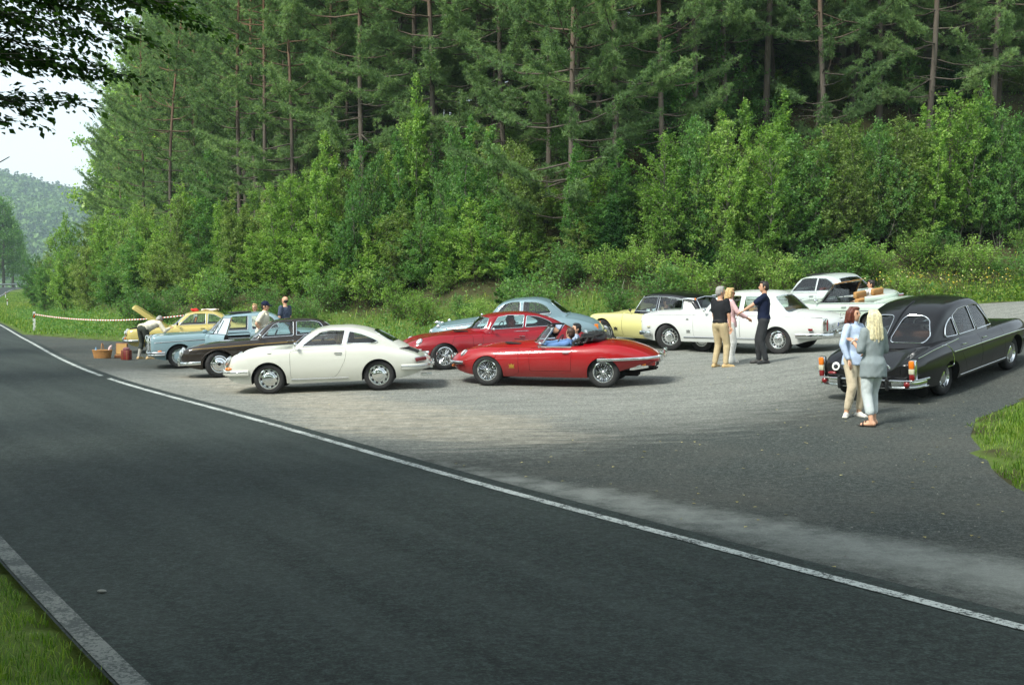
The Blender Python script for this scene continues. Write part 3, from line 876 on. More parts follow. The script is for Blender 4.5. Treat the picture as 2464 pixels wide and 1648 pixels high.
for i in range(3):
    PROTO['low', i] = broadleaf(300 + i, h=1.6, spread=1.0, nstem=7, n_leaf=2600, leaf=.075, shape='ovoid', base=.1, stem_r=.012, lean=.35, clump=.12)
for i in range(2): PROTO['spruce', i] = spruce(400 + i, 3.0, 1.05, 2600)
for i in range(4): PROTO['big', i] = bigtree(500 + i, h=[16, 18, 15, 17][i], spread=[5.2, 5.6, 4.8, 5.0][i], cb=[.2, .25, .12, .18][i])

def plant(kind, i, loc, scale, rz, name, label, cat, group, stem_name, crown_name, m_stem, m_crown, tilt=(0, 0)):
    r = empty(name, loc, (tilt[0], tilt[1], rz)); r.scale = scale if isinstance(scale, (tuple, list)) else (scale,) * 3
    st, lf = PROTO[kind, i]
    if not st.materials: st.materials.append(m_stem)
    a = bpy.data.objects.new(stem_name, st); COL.objects.link(a); a.parent = r
    b = bpy.data.objects.new(crown_name, lf); COL.objects.link(b); b.parent = r
    if not lf.materials: lf.materials.append(m_crown)
    if lf.materials[0] != m_crown:
        b.material_slots[0].link = 'OBJECT'; b.material_slots[0].material = m_crown
    tag(r, label, cat, group)
    return r

S_AT = lambda y: 3000.0 / y       # source pixels per metre at distance y
def X_AT(px, y): return (px - 1232.0) * y / 3000.0
# ------------------------------------------------------------------ pine wood on the hill
rng = np.random.default_rng(11)
pines = []
def try_pine(x, y, mind):
    for (a, b) in pines:
        if (a - x) ** 2 + (b - y) ** 2 < mind * mind: return False
    pines.append((x, y)); return True
# trunks that can be told apart in the photograph: (pixel column of the trunk, distance)
for px, d in [(1058, 62), (1072, 76), (1045, 84), (1000, 60), (1150, 58), (1546, 55), (1495, 60), (1425, 63), (796, 62), (330 + 600, 66), (900, 70), (680, 78), (700, 60), (1790, 56), (1858, 60), (1960, 55), (1990, 60), (2058, 57), (2130, 62),
              (2175, 56), (2220, 63), (2278, 57), (2330, 62), (2385, 56), (2412, 61), (2445, 66), (1290, 66), (1660, 62), (1720, 68), (1905, 66), (1350, 72), (1080, 70), (610, 84), (540, 92), (2010, 70), (2100, 73), (2250, 72), (2350, 74), (1590, 70), (1450, 75), (2060, 84), (2120, 88), (2190, 82), (2240, 90), (2300, 84), (2370, 88), (2430, 82), (2470, 90), (1960, 88), (1880, 84), (1800, 90), (2330, 96), (2200, 98), (2080, 98), (2440, 98)]:
    try_pine(X_AT(px, d), d, 1.0)
cand = []
while len(pines) < 298:
    k = rng.integers(8, len(FF)); b = 9.0 + 30 * rng.random() ** 1.9
    x = FF[k, 0] + FN[k, 0] * b + rng.normal(); y = FF[k, 1] + FN[k, 1] * b + rng.normal()
    if y < 45 or y > 205: continue
    p = 1232 + x / y * 3000
    if x > 5 and b > 20 and rng.random() < .5: continue
    if p < (275 if y > 100 else 200) or p > 2700: continue
    if b < 8: continue
    if rng.random() < sstep(70, 200, y) * .25: continue
    try_pine(x, y, 1.9 if y < 90 else 2.6)
PINE_LAB = ['tall straight pine of the wood with scattered pads of needles along its trunk', 'broad-crowned pine of the wood with needles reaching well down its trunk',
            'tall pine of the wood with a long bare reddish trunk and high crown', 'dense pine of the wood on the slope, needles almost down to the bushes',
            'bushy pine of the wood clothed in blue-green needles to its foot', 'bare-stemmed pine of the wood with needles only near the top']
PX = np.array(pines); PZ = height(PX[:, 0], PX[:, 1]); PB = foot_d(PX[:, 0], PX[:, 1])
for n, (x, y) in enumerate(pines):
    right = (1232 + x / y * 3000) > 1500
    # low-crowned forms at the left edge of the wood, taller bare-stemmed ones to the right
    i = int(rng.choice([0, 2, 1, 0, 3] if right else [1, 3, 4, 0, 4]))
    s = float(.92 + .22 * rng.random())
    if y > 110: s *= .95
    plant('pine', i, (x, y, PZ[n] - .15), (s, s, s), rng.random() * 6.28, 'pine_tree',
          PINE_LAB[i], 'pine tree', 'pines of the wood above the bank',
          'trunk', 'crown', M_PINEBARK, M_NEEDLE, (rng.normal() * .02, rng.normal() * .02))
plant('pine', 2, (X_AT(1962, 53.0), 53.0, hz(X_AT(1962, 53.0), 53.0)), (.35, .35, .55), 1.0, 'leaning_tree',
      'thin dead pine leaning over between the upright trunks of the wood', 'dead tree', None, 'trunk', 'crown', M_GREYBARK, M_NEEDLE, (0, R(26)))

# ------------------------------------------------------------------ broad-leaved trees mixed into the wood's edge
for px, top, d, i, sp in [(285, 290, 150, 0, 1.0), (335, 100, 135, 1, 1.0), (410, 20, 118, 2, 1.0), (290, 400, 128, 2, .9), (370, 300, 108, 0, .8), (480, 60, 100, 3, .9),
                          (1340, 130, 54, 1, .62), (1700, 180, 58, 3, .6), (1380, 250, 51, 0, .5), (640, 120, 96, 1, .7)]:
    x = X_AT(px, d); z = hz(x, d); H = max(5.0, (698 - top) / S_AT(d) + CAM_H - z); s = H / [16, 18, 15, 17][i]
    plant('big', i, (x, d, z - .2), (s * 1.0, s * 1.0, s), rng.random() * 6.28, 'broadleaf_tree',
          'light green broad-leaved tree standing out among the darker pines of the wood', 'broadleaf tree', 'broad-leaved trees in the wood', 'trunk', 'crown', M_GREYBARK, M_LEAF_F if px > 500 else M_LEAF_Y)

# shaded young growth under the pines
for k in range(170):
    kk = rng.integers(30, len(FF) - 60); b = rng.uniform(8, 30)
    x = FF[kk, 0] + FN[kk, 0] * b; y = FF[kk, 1] + FN[kk, 1] * b; p = 1232 + x / max(y, 1) * 3000
    if y < 48 or y > 130 or p < 150 or p > 2560: continue
    if p < 1250 and rng.random() < .5: continue
    if rng.random() < .15:
        s = rng.uniform(.8, 1.4); plant('spruce', int(rng.integers(0, 2)), (x, y, hz(x, y) - .1), (s, s, s * 1.15), rng.random() * 6.28, 'young_spruce', 'dark young spruce growing in the shade under the pines', 'spruce', 'young spruces under the pines', 'trunk', 'crown', M_TWIG, M_SPRUCE)
    else:
        s = rng.uniform(.8, 1.5); plant('shrub', int(rng.integers(0, 7)), (x, y, hz(x, y) - .1), (s, s, s), rng.random() * 6.28, 'shade_bush', 'leafy bush growing in the shade between the pine trunks', 'bush', 'bushes between the pine trunks', 'stems', 'foliage', M_TWIG, M_LEAF_D)

# ------------------------------------------------------------------ young trees and bushes on the bank
#    (pixel column, pixel row of the tip, distance, form, width factor)
bushes = [(85, 605, 120, 1, 1.0), (120, 580, 108, 0, 1.0), (155, 560, 98, 3, 1.0), (190, 540, 92, 5, 1.1), (225, 515, 86, 1, 1.1), (260, 530, 80, 3, 1.1), (300, 520, 76, 0, 1.1), (345, 500, 72, 5, 1.1),
          (395, 490, 68, 1, 1.1), (440, 485, 65, 3, 1.0), (490, 500, 63, 6, 1.0), (535, 470, 61, 2, 1.0), (565, 452, 59, 4, 1.0), (610, 470, 60, 0, 1.0), (650, 455, 58, 5, 1.0), (700, 430, 57, 1, 1.0),
          (745, 425, 56, 3, .9), (785, 335, 55, 2, .9), (830, 420, 53, 0, 1.0), (880, 345, 54, 4, 1.0), (930, 330, 53, 1, .9), (1010, 200, 54, 2, .85), (975, 320, 52, 0, .9), (1060, 330, 52, 5, .85), (1105, 350, 51, 3, .9),
          (1150, 300, 51, 4, .9), (1200, 345, 50, 0, .9), (1250, 350, 50, 1, .9), (1285, 400, 49, 2, .9), (1340, 430, 50, 6, .8), (1395, 350, 49, 2, .8), (1440, 400, 48, 3, .9), (1490, 345, 50, 4, .8), (1530, 430, 48, 0, .8),
          (1590, 480, 48, 6, .8), (1640, 340, 49, 2, .9), (1690, 330, 48, 1, .85), (1775, 255, 50, 4, .9), (1735, 320, 48, 0, .85), (1865, 235, 50, 2, .8), (1830, 320, 48, 5, .8), (1910, 330, 49, 3, .8), (1960, 310, 49, 0, .85),
          (2010, 300, 50, 1, .8), (2065, 305, 50, 6, .8), (2120, 310, 50, 3, .85), (2180, 295, 50, 0, .85), (2240, 280, 50, 5, .8), (2300, 230, 51, 4, .85), (2345, 210, 51, 2, .85), (2400, 280, 51, 1, .8), (2450, 320, 51, 3, .8), (2500, 300, 51, 0, .8),
          # on the crest of the bank, in front of the trunks
          (1300, 420, 55, 5, .9), (1370, 330, 57, 0, .9), (1440, 300, 58, 2, .9), (1480, 440, 53, 1, .9), (1545, 470, 53, 3, .9), (1600, 360, 57, 0, .9), (1660, 380, 55, 5, .9), (1740, 350, 57, 1, .9), (1800, 340, 56, 0, .9), (1880, 330, 57, 5, .9), (1940, 300, 58, 1, .9),
          (2000, 330, 56, 3, .9), (2050, 290, 58, 0, .9), (2110, 300, 57, 5, .9), (2160, 270, 59, 1, .9), (2220, 260, 58, 0, .9), (2280, 270, 57, 3, .9), (2340, 250, 59, 5, .9), (2400, 240, 58, 1, .9), (2450, 260, 58, 0, .9), (1840, 300, 60, 2, .9), (2190, 230, 62, 2, .9), (2420, 200, 62, 2, .9), (1220, 380, 56, 3, .9), (1110, 330, 57, 1, .9),
          # nearer, lower tier
          (110, 630, 100, 3, 1.0), (160, 610, 90, 1, 1.1), (210, 590, 80, 0, 1.2), (275, 590, 74, 5, 1.1), (330, 570, 69, 3, 1.1), (385, 580, 66, 1, 1.1), (450, 570, 62, 0, 1.0), (505, 590, 60, 3, 1.0), (560, 560, 57.5, 5, 1.0),
          (620, 570, 56, 1, 1.0), (680, 560, 54.5, 0, 1.0), (730, 540, 53.5, 3, 1.0), (790, 520, 52, 5, 1.0), (850, 500, 51, 0, 1.0), (905, 510, 50.5, 1, 1.0), (960, 480, 50, 3, 1.0), (1020, 470, 49.5, 5, 1.0), (1085, 470, 48.5, 0, 1.0), (1145, 460, 48, 1, 1.0),
          (1205, 470, 47.5, 3, 1.0), (1260, 480, 47, 5, 1.0), (1330, 560, 46.5, 0, .9), (1400, 500, 46.5, 1, .9), (1450, 540, 46, 3, .9), (1660, 470, 47, 1, .9), (1720, 430, 47, 0, .9), (1790, 420, 47.2, 5, .9), (1850, 450, 47, 3, .9), (1920, 440, 47.2, 1, .9),
          (1990, 470, 47.5, 0, .9), (2060, 460, 47.6, 5, .9), (2130, 470, 47.8, 1, .9), (2190, 450, 47.8, 3, .9), (2260, 440, 48, 0, .9), (2330, 430, 48, 1, .9), (2410, 460, 48.2, 5, .9), (2480, 480, 48.2, 3, .9)]
tone_lab = {0: 'leafy young tree on the bank with several thin stems, bright green', 2: 'slender pointed young tree on the bank with loose yellow-green leaves',
            1: 'wide rounded leafy bush on the bank behind the parked cars', 3: 'vase-shaped leafy bush on the bank with arching branches', 4: 'pointed young tree on the bank with a dense narrow crown',
            5: 'broad many-stemmed bush on the bank with dense small leaves', 6: 'thin airy young tree on the bank with visible grey stems'}
lab_cat = {0: 'young tree', 2: 'young tree', 4: 'young tree', 6: 'young tree', 1: 'bush', 3: 'bush', 5: 'bush'}
nm_of = {0: 'young_tree', 2: 'young_tree', 4: 'young_tree', 6: 'young_tree', 1: 'bush', 3: 'bush', 5: 'bush'}
for px, top, d, i, wf in bushes:
    x = X_AT(px, d); z = hz(x, d)
    H = max(1.8, (698 - top) / S_AT(d) + CAM_H - z) * rng.uniform(.82, 1.04); s = H / 5.0
    w = wf * (.66 + .30 * s)
    m = [M_LEAF_Y, M_LEAF_O, M_LEAF_D][int(rng.choice(3, p=[.45, .3, .25] if px < 1300 else [.3, .2, .5]))]
    plant('shrub', i, (x, d, z - .1), (w, w, s), rng.random() * 6.28, nm_of[i], tone_lab[i], lab_cat[i],
          'bushes and young trees on the bank', 'stems', 'foliage', M_TWIG if i != 6 else M_GREYBARK, m)
# taller saplings rooted low on the bank
for px, top, d, i, wf in [(785, 330, 52, 1, .9), (880, 350, 51, 0, .9), (945, 330, 51, 4, .9), (1010, 198, 51.5, 1, 1.0), (1075, 330, 50, 3, .9), (1150, 298, 49, 4, .95), (1245, 350, 47.5, 0, .95), (565, 455, 57, 1, .9), (690, 430, 55, 0, .9), (440, 480, 64, 2, .9), (340, 500, 71, 0, .9),
                          (1395, 352, 46.5, 4, .9), (1488, 345, 46.5, 1, .85), (1600, 330, 45.5, 2, 1.0), (1665, 290, 45.5, 0, 1.05), (1735, 300, 45.2, 2, 1.05), (1775, 255, 46, 4, 1.0), (1830, 330, 45.4, 3, 1.0), (1868, 235, 47, 1, .95), (1925, 330, 45.8, 0, 1.0), (1985, 310, 46.2, 2, 1.0), (2050, 330, 46, 3, 1.0), (2110, 300, 46.4, 0, 1.0),
                          (2170, 290, 46.6, 2, 1.0), (2235, 270, 46.8, 4, 1.0), (2295, 230, 47, 0, 1.0), (2345, 210, 47, 1, 1.0), (2400, 270, 47, 2, 1.0), (2460, 300, 47.2, 3, 1.0), (2520, 280, 47.4, 0, 1.0)]:
    x = X_AT(px, d); z = hz(x, d); H = max(3.0, (698 - top) / S_AT(d) + CAM_H - z); s = H / 7.0; w = wf * (.42 + .48 * s) * rng.uniform(.85, 1.1)
    plant('tall', i, (x, d, z - .1), (w, w, s), rng.random() * 6.28, 'sapling', ['tall spreading sapling with thin grey stems rooted low on the bank', 'tall pointed sapling with a light feathery top rooted low on the bank', 'wide-crowned tall sapling with large leaves rooted low on the bank', 'tall sapling with steeply rising branches rooted low on the bank', 'slender tall sapling with large loose leaves rooted low on the bank'][i],
          'sapling', 'tall saplings on the bank', 'stems', 'foliage', M_GREYBARK, [M_LEAF_Y, M_LEAF_O, M_LEAF_D][int(rng.choice(3, p=[.45, .3, .25] if px < 1300 else [.3, .25, .45]))])
# low bushes along the foot of the bank
for k in range(46):
    px = 330 + 2200 * (k + rng.random() * .6) / 46
    b = rng.uniform(.4, 4.2); j = None
    # walk the ray until it is b metres into the bank
    for d in np.arange(38, 90, .4):
        if foot_d(np.array([X_AT(px, d)]), np.array([d]))[0] > b: j = d; break
    if j is None: continue
    x = X_AT(px, j); s = rng.uniform(.55, 1.05)
    plant('low', int(rng.integers(0, 3)), (x, j, hz(x, j) - .05), (s * 1.15, s * 1.15, s), rng.random() * 6.28, 'low_bush', 'low leafy bush at the foot of the bank', 'bush', 'low bushes along the foot of the bank',
          'stems', 'foliage', M_TWIG, M_LEAF_Y if rng.random() < .5 else M_LEAF_D)
for px, d, s in [(1235, 45, .7), (1475, 45.5, .8), (1700, 45, .6), (2060, 45.5, .6), (2260, 46.5, .7)]:
    x = X_AT(px, d)
    plant('spruce', int(rng.integers(0, 2)), (x, d, hz(x, d) - .05), s, rng.random() * 6.28, 'spruce_sapling', 'small dark green spruce sapling low on the bank', 'spruce sapling', 'spruce saplings on the bank', 'trunk', 'crown', M_TWIG, M_SPRUCE)
# bare poles standing or leaning on the bank
for px0, py0, px1, py1, d, lab in [(1810, 690, 1838, 480, 44.5, 'bare pale sapling stem leaning to the side behind the white saloon'), (1480, 735, 1508, 670, 42.6, 'short dead grey stick leaning behind the black-roofed car')]:
    a = Vector((X_AT(px0, d), d, CAM_H + (698 - py0) / S_AT(d) - .3)); b = Vector((X_AT(px1, d), d + .8, CAM_H + (698 - py1) / S_AT(d)))
    mb = MB(); mid = a.lerp(b, .55) + Vector((.08, 0, 0))
    mb.tube([a, a.lerp(b, .3), mid, a.lerp(b, .8), b], [.045, .04, .032, .022, .01], 6)
    mb.tube([mid, mid + Vector((.35, .1, .25))], [.015, .005], 5)
    tag(mb.build('bare_stem', M_GREYBARK), lab, 'dead stem')

# ------------------------------------------------------------------ undergrowth on the bank (uncountable)
n = 150000; r2 = np.random.default_rng(5)
k = r2.integers(0, len(FF), n * 3); b = -1.0 + 24 * r2.random(n * 3) ** 1.6
x = FF[k, 0] + FN[k, 0] * b + r2.normal(size=n * 3) * .7; y = FF[k, 1] + FN[k, 1] * b + r2.normal(size=n * 3) * .7
pp = 1232 + x / np.maximum(y, 1) * 3000
ok = (y > 40) & (y < 115) & (pp > -40) & (pp < 2560)
bare = wobble(x, y, 1.6, 2.0) + .4 * wobble(x, y, .6)
ok &= (bare < .55)
x, y = x[ok][:n], y[ok][:n]; z = height(x, y) + np.abs(r2.normal(size=len(x))) * .22
P = np.c_[x, y, z]; D = unit(r2.normal(size=P.shape) + [0, 0, .5]); L = .05 + .07 * r2.random(len(x))
V, F = leaves(P, D, L, L * .6, r2, up=.6)
ug = link('undergrowth', tone_mesh('undergrowth', V, F, r2.random(len(x))), M_LEAF_D)
tag(ug, 'low green undergrowth of weeds covering the bank', 'undergrowth', kind='stuff')
# ------------------------------------------------------------------ grass
def blades(x, y, z, h, w, rng, bend=.5, seg=2):
    n = len(x); P = np.c_[x, y, z]; a = rng.random(n) * 2 * np.pi
    d = np.c_[np.cos(a), np.sin(a), np.zeros(n)]; s = np.c_[-d[:, 1], d[:, 0], np.zeros(n)]
    h = h[:, None]; w = np.broadcast_to(w, n)[:, None]; bd = (bend * (.2 + rng.random(n)))[:, None]
    up = np.array([0, 0, 1.])
    m = P + up * h * .55 + d * h * bd * .3; t = P + up * h * (1 - .35 * bd) + d * h * bd * .9
    V = np.stack([P - s * w * .5, P + s * w * .5, m + s * w * .4, m - s * w * .4, t], 1).reshape(-1, 3)
    o = (np.arange(n) * 5)[:, None]
    Q = (np.array([[0, 1, 2, 3]]) + o); T = (np.array([[3, 2, 4, 4]]) + o)
    return V, Q, T[:, :3]

def grass(name, label, x, y, z, h, w, rng, bend=.5, mat=None):
    V, Q, T = blades(x, y, z, h, w, rng, bend)
    F = [list(q) for q in Q] + [list(q) for q in T]
    me = mesh_np(name, V, F)
    tn = np.repeat(np.clip(rng.random(len(x)) * .7 + .3 * (wobble(x, y, .5) * .5 + .5), 0, 1), 5).astype(np.float32)
    a = me.attributes.new('tone', 'FLOAT', 'POINT'); a.data.foreach_set('value', tn)
    return tag(link(name, me, mat or M_GRASS), label, 'grass', kind='stuff')

r3 = np.random.default_rng(21)
# camera-side verge
n = 120000; x = r3.uniform(-8.5, 1.5, n); y = r3.uniform(3.6, 13, n)
d, _ = road_d(x, y); L = -(d + ROAD_W)
ok = (L > .22 + .14 * (wobble(x, y, .3) + .5)) & (L < 2.8) & (wobble(x, y, .35, 1.0) > -.75)
x, y, L = x[ok], y[ok], L[ok]; z = height(x, y) - .02
h = (.05 + .13 * r3.random(len(x))) * (.5 + .5 * sstep(.3, 1.0, L)) * (1 + .5 * (wobble(x, y, .25) > .4))
grass('verge_grass', 'short shaded grass of the verge beside the dirty edge line', x, y, z, h, .007, r3, .9)
# right-hand island
n = 190000; x = r3.uniform(5.0, 17, n); y = r3.uniform(10.5, 31, n)
ins = in_poly(x, y, LOT_POLY); e = poly_d(x, y, LOT_POLY); d, _ = road_d(x, y)
ok = ((~ins) & (e > .12 * (wobble(x, y, .35) + .3)) | (ins & (e < .10) & (wobble(x, y, .3) > .45))) & (d > 2.0) & (y < 28 + .3 * x) & (x < .47 * y)
ok &= r3.random(n) < np.clip(.75 + e * .5, 0, 1)
x, y, e = x[ok], y[ok], e[ok]; z = height(x, y) - .02
h = (.09 + .20 * r3.random(len(x))) * (.45 + .85 * sstep(.1, 1.2, e)) * (1 + .8 * (r3.random(len(x)) < .06))
grass('grass_clump', 'bright tufted grass growing beside the black car', x, y, z, h, .012, r3, .8)
# meadow strip at the left between the asphalt and the bushes
n = 120000; k = r3.integers(0, len(FF), n); b = -r3.random(n) * 14 + 3.0
x = FF[k, 0] + FN[k, 0] * b + r3.normal(size=n) * .5; y = FF[k, 1] + FN[k, 1] * b + r3.normal(size=n) * .5
d, _ = road_d(x, y); ins = in_poly(x, y, LOT_POLY); e = poly_d(x, y, LOT_POLY)
ok = (~ins) & (e > .1) & (d > .6) & (y > 36) & (y < 175)
pp = 1232 + x / y * 3000; ok &= (pp > -30) & (pp < 2560)
x, y, e = x[ok], y[ok], e[ok]; z = height(x, y) - .02
tall = sstep(.5, 4.0, e)
h = (.10 + .22 * r3.random(len(x))) * (.5 + .9 * tall)
grass('meadow_grass', 'long meadow grass between the asphalt and the bushes', x, y, z, h, .02 + .00018 * y, r3, .6)
xm, ym, em = x, y, e
n = 45000; k = r3.integers(int(np.argmin(np.abs(RR[:, 1] - 58))), int(np.argmin(np.abs(RR[:, 1] - 225))), n); b = .7 + 11 * r3.random(n) ** 1.2
x = RR[k, 0] + RN[k, 0] * b + r3.normal(size=n) * .4; y = RR[k, 1] + RN[k, 1] * b + r3.normal(size=n) * .4
d, _ = road_d(x, y); ok = (d > .6) & ~in_poly(x, y, LOT_POLY) & (foot_d(x, y) < 1) & (poly_d(x, y, LOT_POLY) > .1); x, y = x[ok], y[ok]
grass('roadside_grass', 'mown grass strip along the road towards the bend', x, y, height(x, y) - .02, (.08 + .14 * r3.random(len(x))), .03 + .0004 * y, r3, .7)
x, y, e = xm, ym, em
# seed heads and flowers in the long grass
n = 700; q = r3.choice(len(x), n); q = q[(e[q] > 1.0)]
fx, fy = x[q], y[q]; fz = height(fx, fy) + .25 + .2 * r3.random(len(q))
P = np.c_[fx, fy, fz]
V, F = leaves(np.repeat(P, 4, 0) + r3.normal(size=(len(P) * 4, 3)) * .04, r3.normal(size=(len(P) * 4, 3)), .035, .032, r3, up=.7)
M_FLOWER = leafmat('yellow_flowers', C(196, 172, 40), C(212, 194, 80), C(226, 220, 170), trans=.3, objvar=0)
tag(link('wild_flowers', tone_mesh('flowers', V, F, np.repeat(r3.random(len(P)), 4)), M_FLOWER), 'yellow and pale wild flowers scattered in the long grass', 'wild flowers', kind='stuff')
# yellow flowering weeds and tall herbs at the right, at the foot of the bank
n = 26000; x = r3.uniform(8, 30, n); y = r3.uniform(39.5, 47, n); b = foot_d(x, y); ins = in_poly(x, y, LOT_POLY)
ok = (~ins) & (b < 3.5); x, y = x[ok], y[ok]
g = .35 + .65 * sstep(-.3, .6, wobble(x, y, .8)); z = height(x, y) + r3.random(len(x)) * .75 * g
V, F = leaves(np.c_[x, y, z], unit(r3.normal(size=(len(x), 3)) + [0, 0, .6]), .10 + .08 * r3.random(len(x)), .04, r3, up=.4)
tag(link('weeds', tone_mesh('weeds', V, F, r3.random(len(x))), M_GRASS), 'tall green weeds along the foot of the bank beside the track', 'weeds', kind='stuff')
n = 60
for cx, cy in [(12.5, 42.2), (13.6, 42.8), (15.0, 42.0), (16.3, 42.4), (18.2, 42.2)]:
    P = np.c_[r3.normal(cx, .35, n), r3.normal(cy, .3, n), np.zeros(n)]; P[:, 2] = height(P[:, 0], P[:, 1]) + r3.uniform(.55, 1.0, n)
    V, F = leaves(P, r3.normal(size=P.shape), .065, .06, r3, up=.6); zb = hz(cx, cy)
    S = sticks(np.c_[P[:, 0] * .6 + cx * .4, P[:, 1] * .6 + cy * .4, np.full(n, zb - .05)], P, .006, .004, 3)
    o = empty('flowering_weed', (0, 0, 0)); tag(o, 'clump of yellow-flowered weed at the foot of the bank', 'weed', 'yellow-flowered weeds at the foot of the bank')
    link('flower_head', tone_mesh('flower_head', V, F, r3.random(n)), M_FLOWER, o)['kind'] = 'stuff'; link('stalk', mesh_np('stalk', *S), M_TWIG, o)
# two tall seed-headed umbels standing in the right island
for (cx, cy, hh) in [(8.35, 18.9, .85), (9.6, 20.6, .9), (8.9, 19.7, .7)]:
    zb = hz(cx, cy); mb = MB(); top = Vector((cx + .08, cy, zb + hh)); mb.tube([(cx, cy, zb - .05), (cx + .03, cy, zb + hh * .5), top], [.006, .005, .003], 5)
    P = []
    for j in range(9):
        aa = j * 2.4; q = top + Vector((math.cos(aa) * .07, math.sin(aa) * .07, .06)); mb.tube([top, q], [.002, .002], 4); P.append(q)
    o = mb.build('umbel_plant', M_GRASS); tag(o, 'tall thin umbel plant with pale seed heads beside the black car', 'plant', 'umbel plants beside the black car')
    V, F = leaves(np.repeat(np.array(P), 5, 0) + r3.normal(size=(45, 3)) * .015, r3.normal(size=(45, 3)), .03, .03, r3, up=.8)
    link('flower_head', tone_mesh('umbel', V, F, np.full(45, .95)), M_FLOWER, o)['kind'] = 'stuff'
# loose pebbles and fallen leaves on the lot
n = 2600; x = r3.uniform(-9, 12, n); y = r3.uniform(9, 30, n); ins = in_poly(x, y, LOT_POLY) & (poly_d(x, y, LOT_POLY) > .2)
x, y = x[ins], y[ins]; z = height(x, y) + .02; n = len(x)
cube = np.array([[-1, -1, -1], [1, -1, -1], [1, 1, -1], [-1, 1, -1], [-.7, -.7, 1], [.7, -.7, 1], [.7, .7, 1], [-.7, .7, 1]]) * .5
sz = (.006 + .014 * r3.random(n) ** 3)[:, None, None]; an = r3.random(n) * 6.28; ca, sa = np.cos(an), np.sin(an)
Rm = np.stack([np.stack([ca, -sa, 0 * ca], -1), np.stack([sa, ca, 0 * ca], -1), np.stack([0 * ca, 0 * ca, 0 * ca + .7], -1)], 1)
V = (np.einsum('nij,kj->nki', Rm, cube) * sz * (.7 + .6 * r3.random((n, 8, 1))) + np.c_[x, y, z][:, None, :]).reshape(-1, 3)
fq = np.array([[4, 5, 6, 7], [0, 1, 5, 4], [1, 2, 6, 5], [2, 3, 7, 6], [3, 0, 4, 7]])
F = (fq[None] + (np.arange(n) * 8)[:, None, None]).reshape(-1, 4)
tag(link('gravel', mesh_np('gravel', V, F), plain('pebble', C(112, 111, 106), .9, var=.3, scale=2)), 'loose pebbles scattered over the parking lot', 'gravel', kind='stuff')
n = 170; x = np.r_[r3.uniform(-4, 9, n), r3.uniform(1, 7, 60)]; y = np.r_[r3.uniform(10, 28, n), r3.uniform(8, 17, 60)]; ins = in_poly(x, y, LOT_POLY); x, y = x[ins], y[ins]
V, F = leaves(np.c_[x, y, height(x, y) + .028], np.c_[r3.normal(size=(len(x), 2)), np.zeros(len(x))], .05, .035, r3, up=.97)
tag(link('fallen_leaves', tone_mesh('fallen', V, F, r3.random(len(x))), leafmat('dry_leaves', C(120, 110, 60), C(150, 140, 80), C(190, 180, 120), trans=.1, objvar=0)), 'small dry leaves lying on the parking lot', 'leaves', kind='stuff')
# a stray stone on the carriageway
mb = MB(); mb.ell((X_AT(236, 8.45), 8.45, .045), (.034, .016, .012), nu=10, nv=6)
tag(mb.build('stone', plain('pale_stone', C(130, 132, 126), .8)), 'small pale stone lying on the dark road near the dirty edge line', 'stone')
# ------------------------------------------------------------------ far hill across the valley, with its wood
rf = np.random.default_rng(31)
# ridge profile by bearing (x / y) and height of the crest
HB = np.array([(-1.6, 150), (-.9, 130), (-.55, 105), (-.42, 88), (-.39, 80), (-.365, 72), (-.34, 66), (-.30, 60), (-.22, 70), (0, 90), (.6, 120)])
nb, nr = 90, 26
be = np.linspace(-1.5, .5, nb); rr_ = np.linspace(0, 1, nr)
BE, RRg = np.meshgrid(be, rr_, indexing='ij')
Yh = 760 + 1100 * RRg + 120 * np.sin(BE * 9)
Xh = BE * Yh
crest = np.interp(BE, HB[:, 0], HB[:, 1])
Zh = -8 + crest * 1.95 * sstep(0, .95, RRg) + 6 * np.sin(Xh * .02) * np.sin(Yh * .015) * RRg
id2 = np.arange(nb * nr).reshape(nb, nr)
F = np.stack([id2[:-1, :-1], id2[1:, :-1], id2[1:, 1:], id2[:-1, 1:]], -1).reshape(-1, 4)
tag(link('hill', mesh_np('hill', np.c_[Xh.ravel(), Yh.ravel(), Zh.ravel()], F, smooth=True), plain('hill_floor', C(58, 84, 44), .95, var=.2, scale=.05)), kind='structure')
# canopy of that hill: crowns of loose leafy shells, one mass
n = 2400
bb = rf.uniform(-.50, -.30, n); ru = rf.random(n) ** .8
yy = 760 + 1100 * ru + 120 * np.sin(bb * 9); xx = bb * yy
zz = -8 + np.interp(bb, HB[:, 0], HB[:, 1]) * 1.95 * sstep(0, .95, ru) + 6 * np.sin(xx * .02) * np.sin(yy * .015) * ru
VV, FF_, TT = [], [], []
conif = rf.random(n) < .40 * (wobble(xx, yy, 40) > -.1)
for i in range(n):
    m = 36; s = rf.uniform(1.0, 1.6)
    if conif[i]:
        u = rf.random(m) ** .8; a = rf.random(m) * 6.28; r = 2.9 * s * (1.02 - u); P = np.c_[np.cos(a) * r, np.sin(a) * r, 2 + 15 * s * u]; size = 2.2
        D = np.c_[np.cos(a), np.sin(a), -.5 * np.ones(m)]; tone = .05 + .25 * rf.random(m)
    else:
        g = unit(rf.normal(size=(m, 3))); g[:, 2] = np.abs(g[:, 2]); P = g * np.array([5.2, 5.2, 7.0]) * s * (.8 + .3 * rf.random((m, 1))) + [0, 0, 5.0 * s]; size = 3.0
        D = unit(np.cross(g, rf.normal(size=(m, 3)))); tone = .4 + .2 * rf.random(m) + .4 * rf.random()
    v, f = leaves(P + [xx[i], yy[i], zz[i]], D, size * s, size * s * .8, rf, up=.35)
    VV.append(v); FF_.append(f + len(VV) * 0 + sum(0 for _ in ())); TT.append(tone)
off = 0
for i in range(n): FF_[i] = FF_[i] + off; off += len(VV[i])
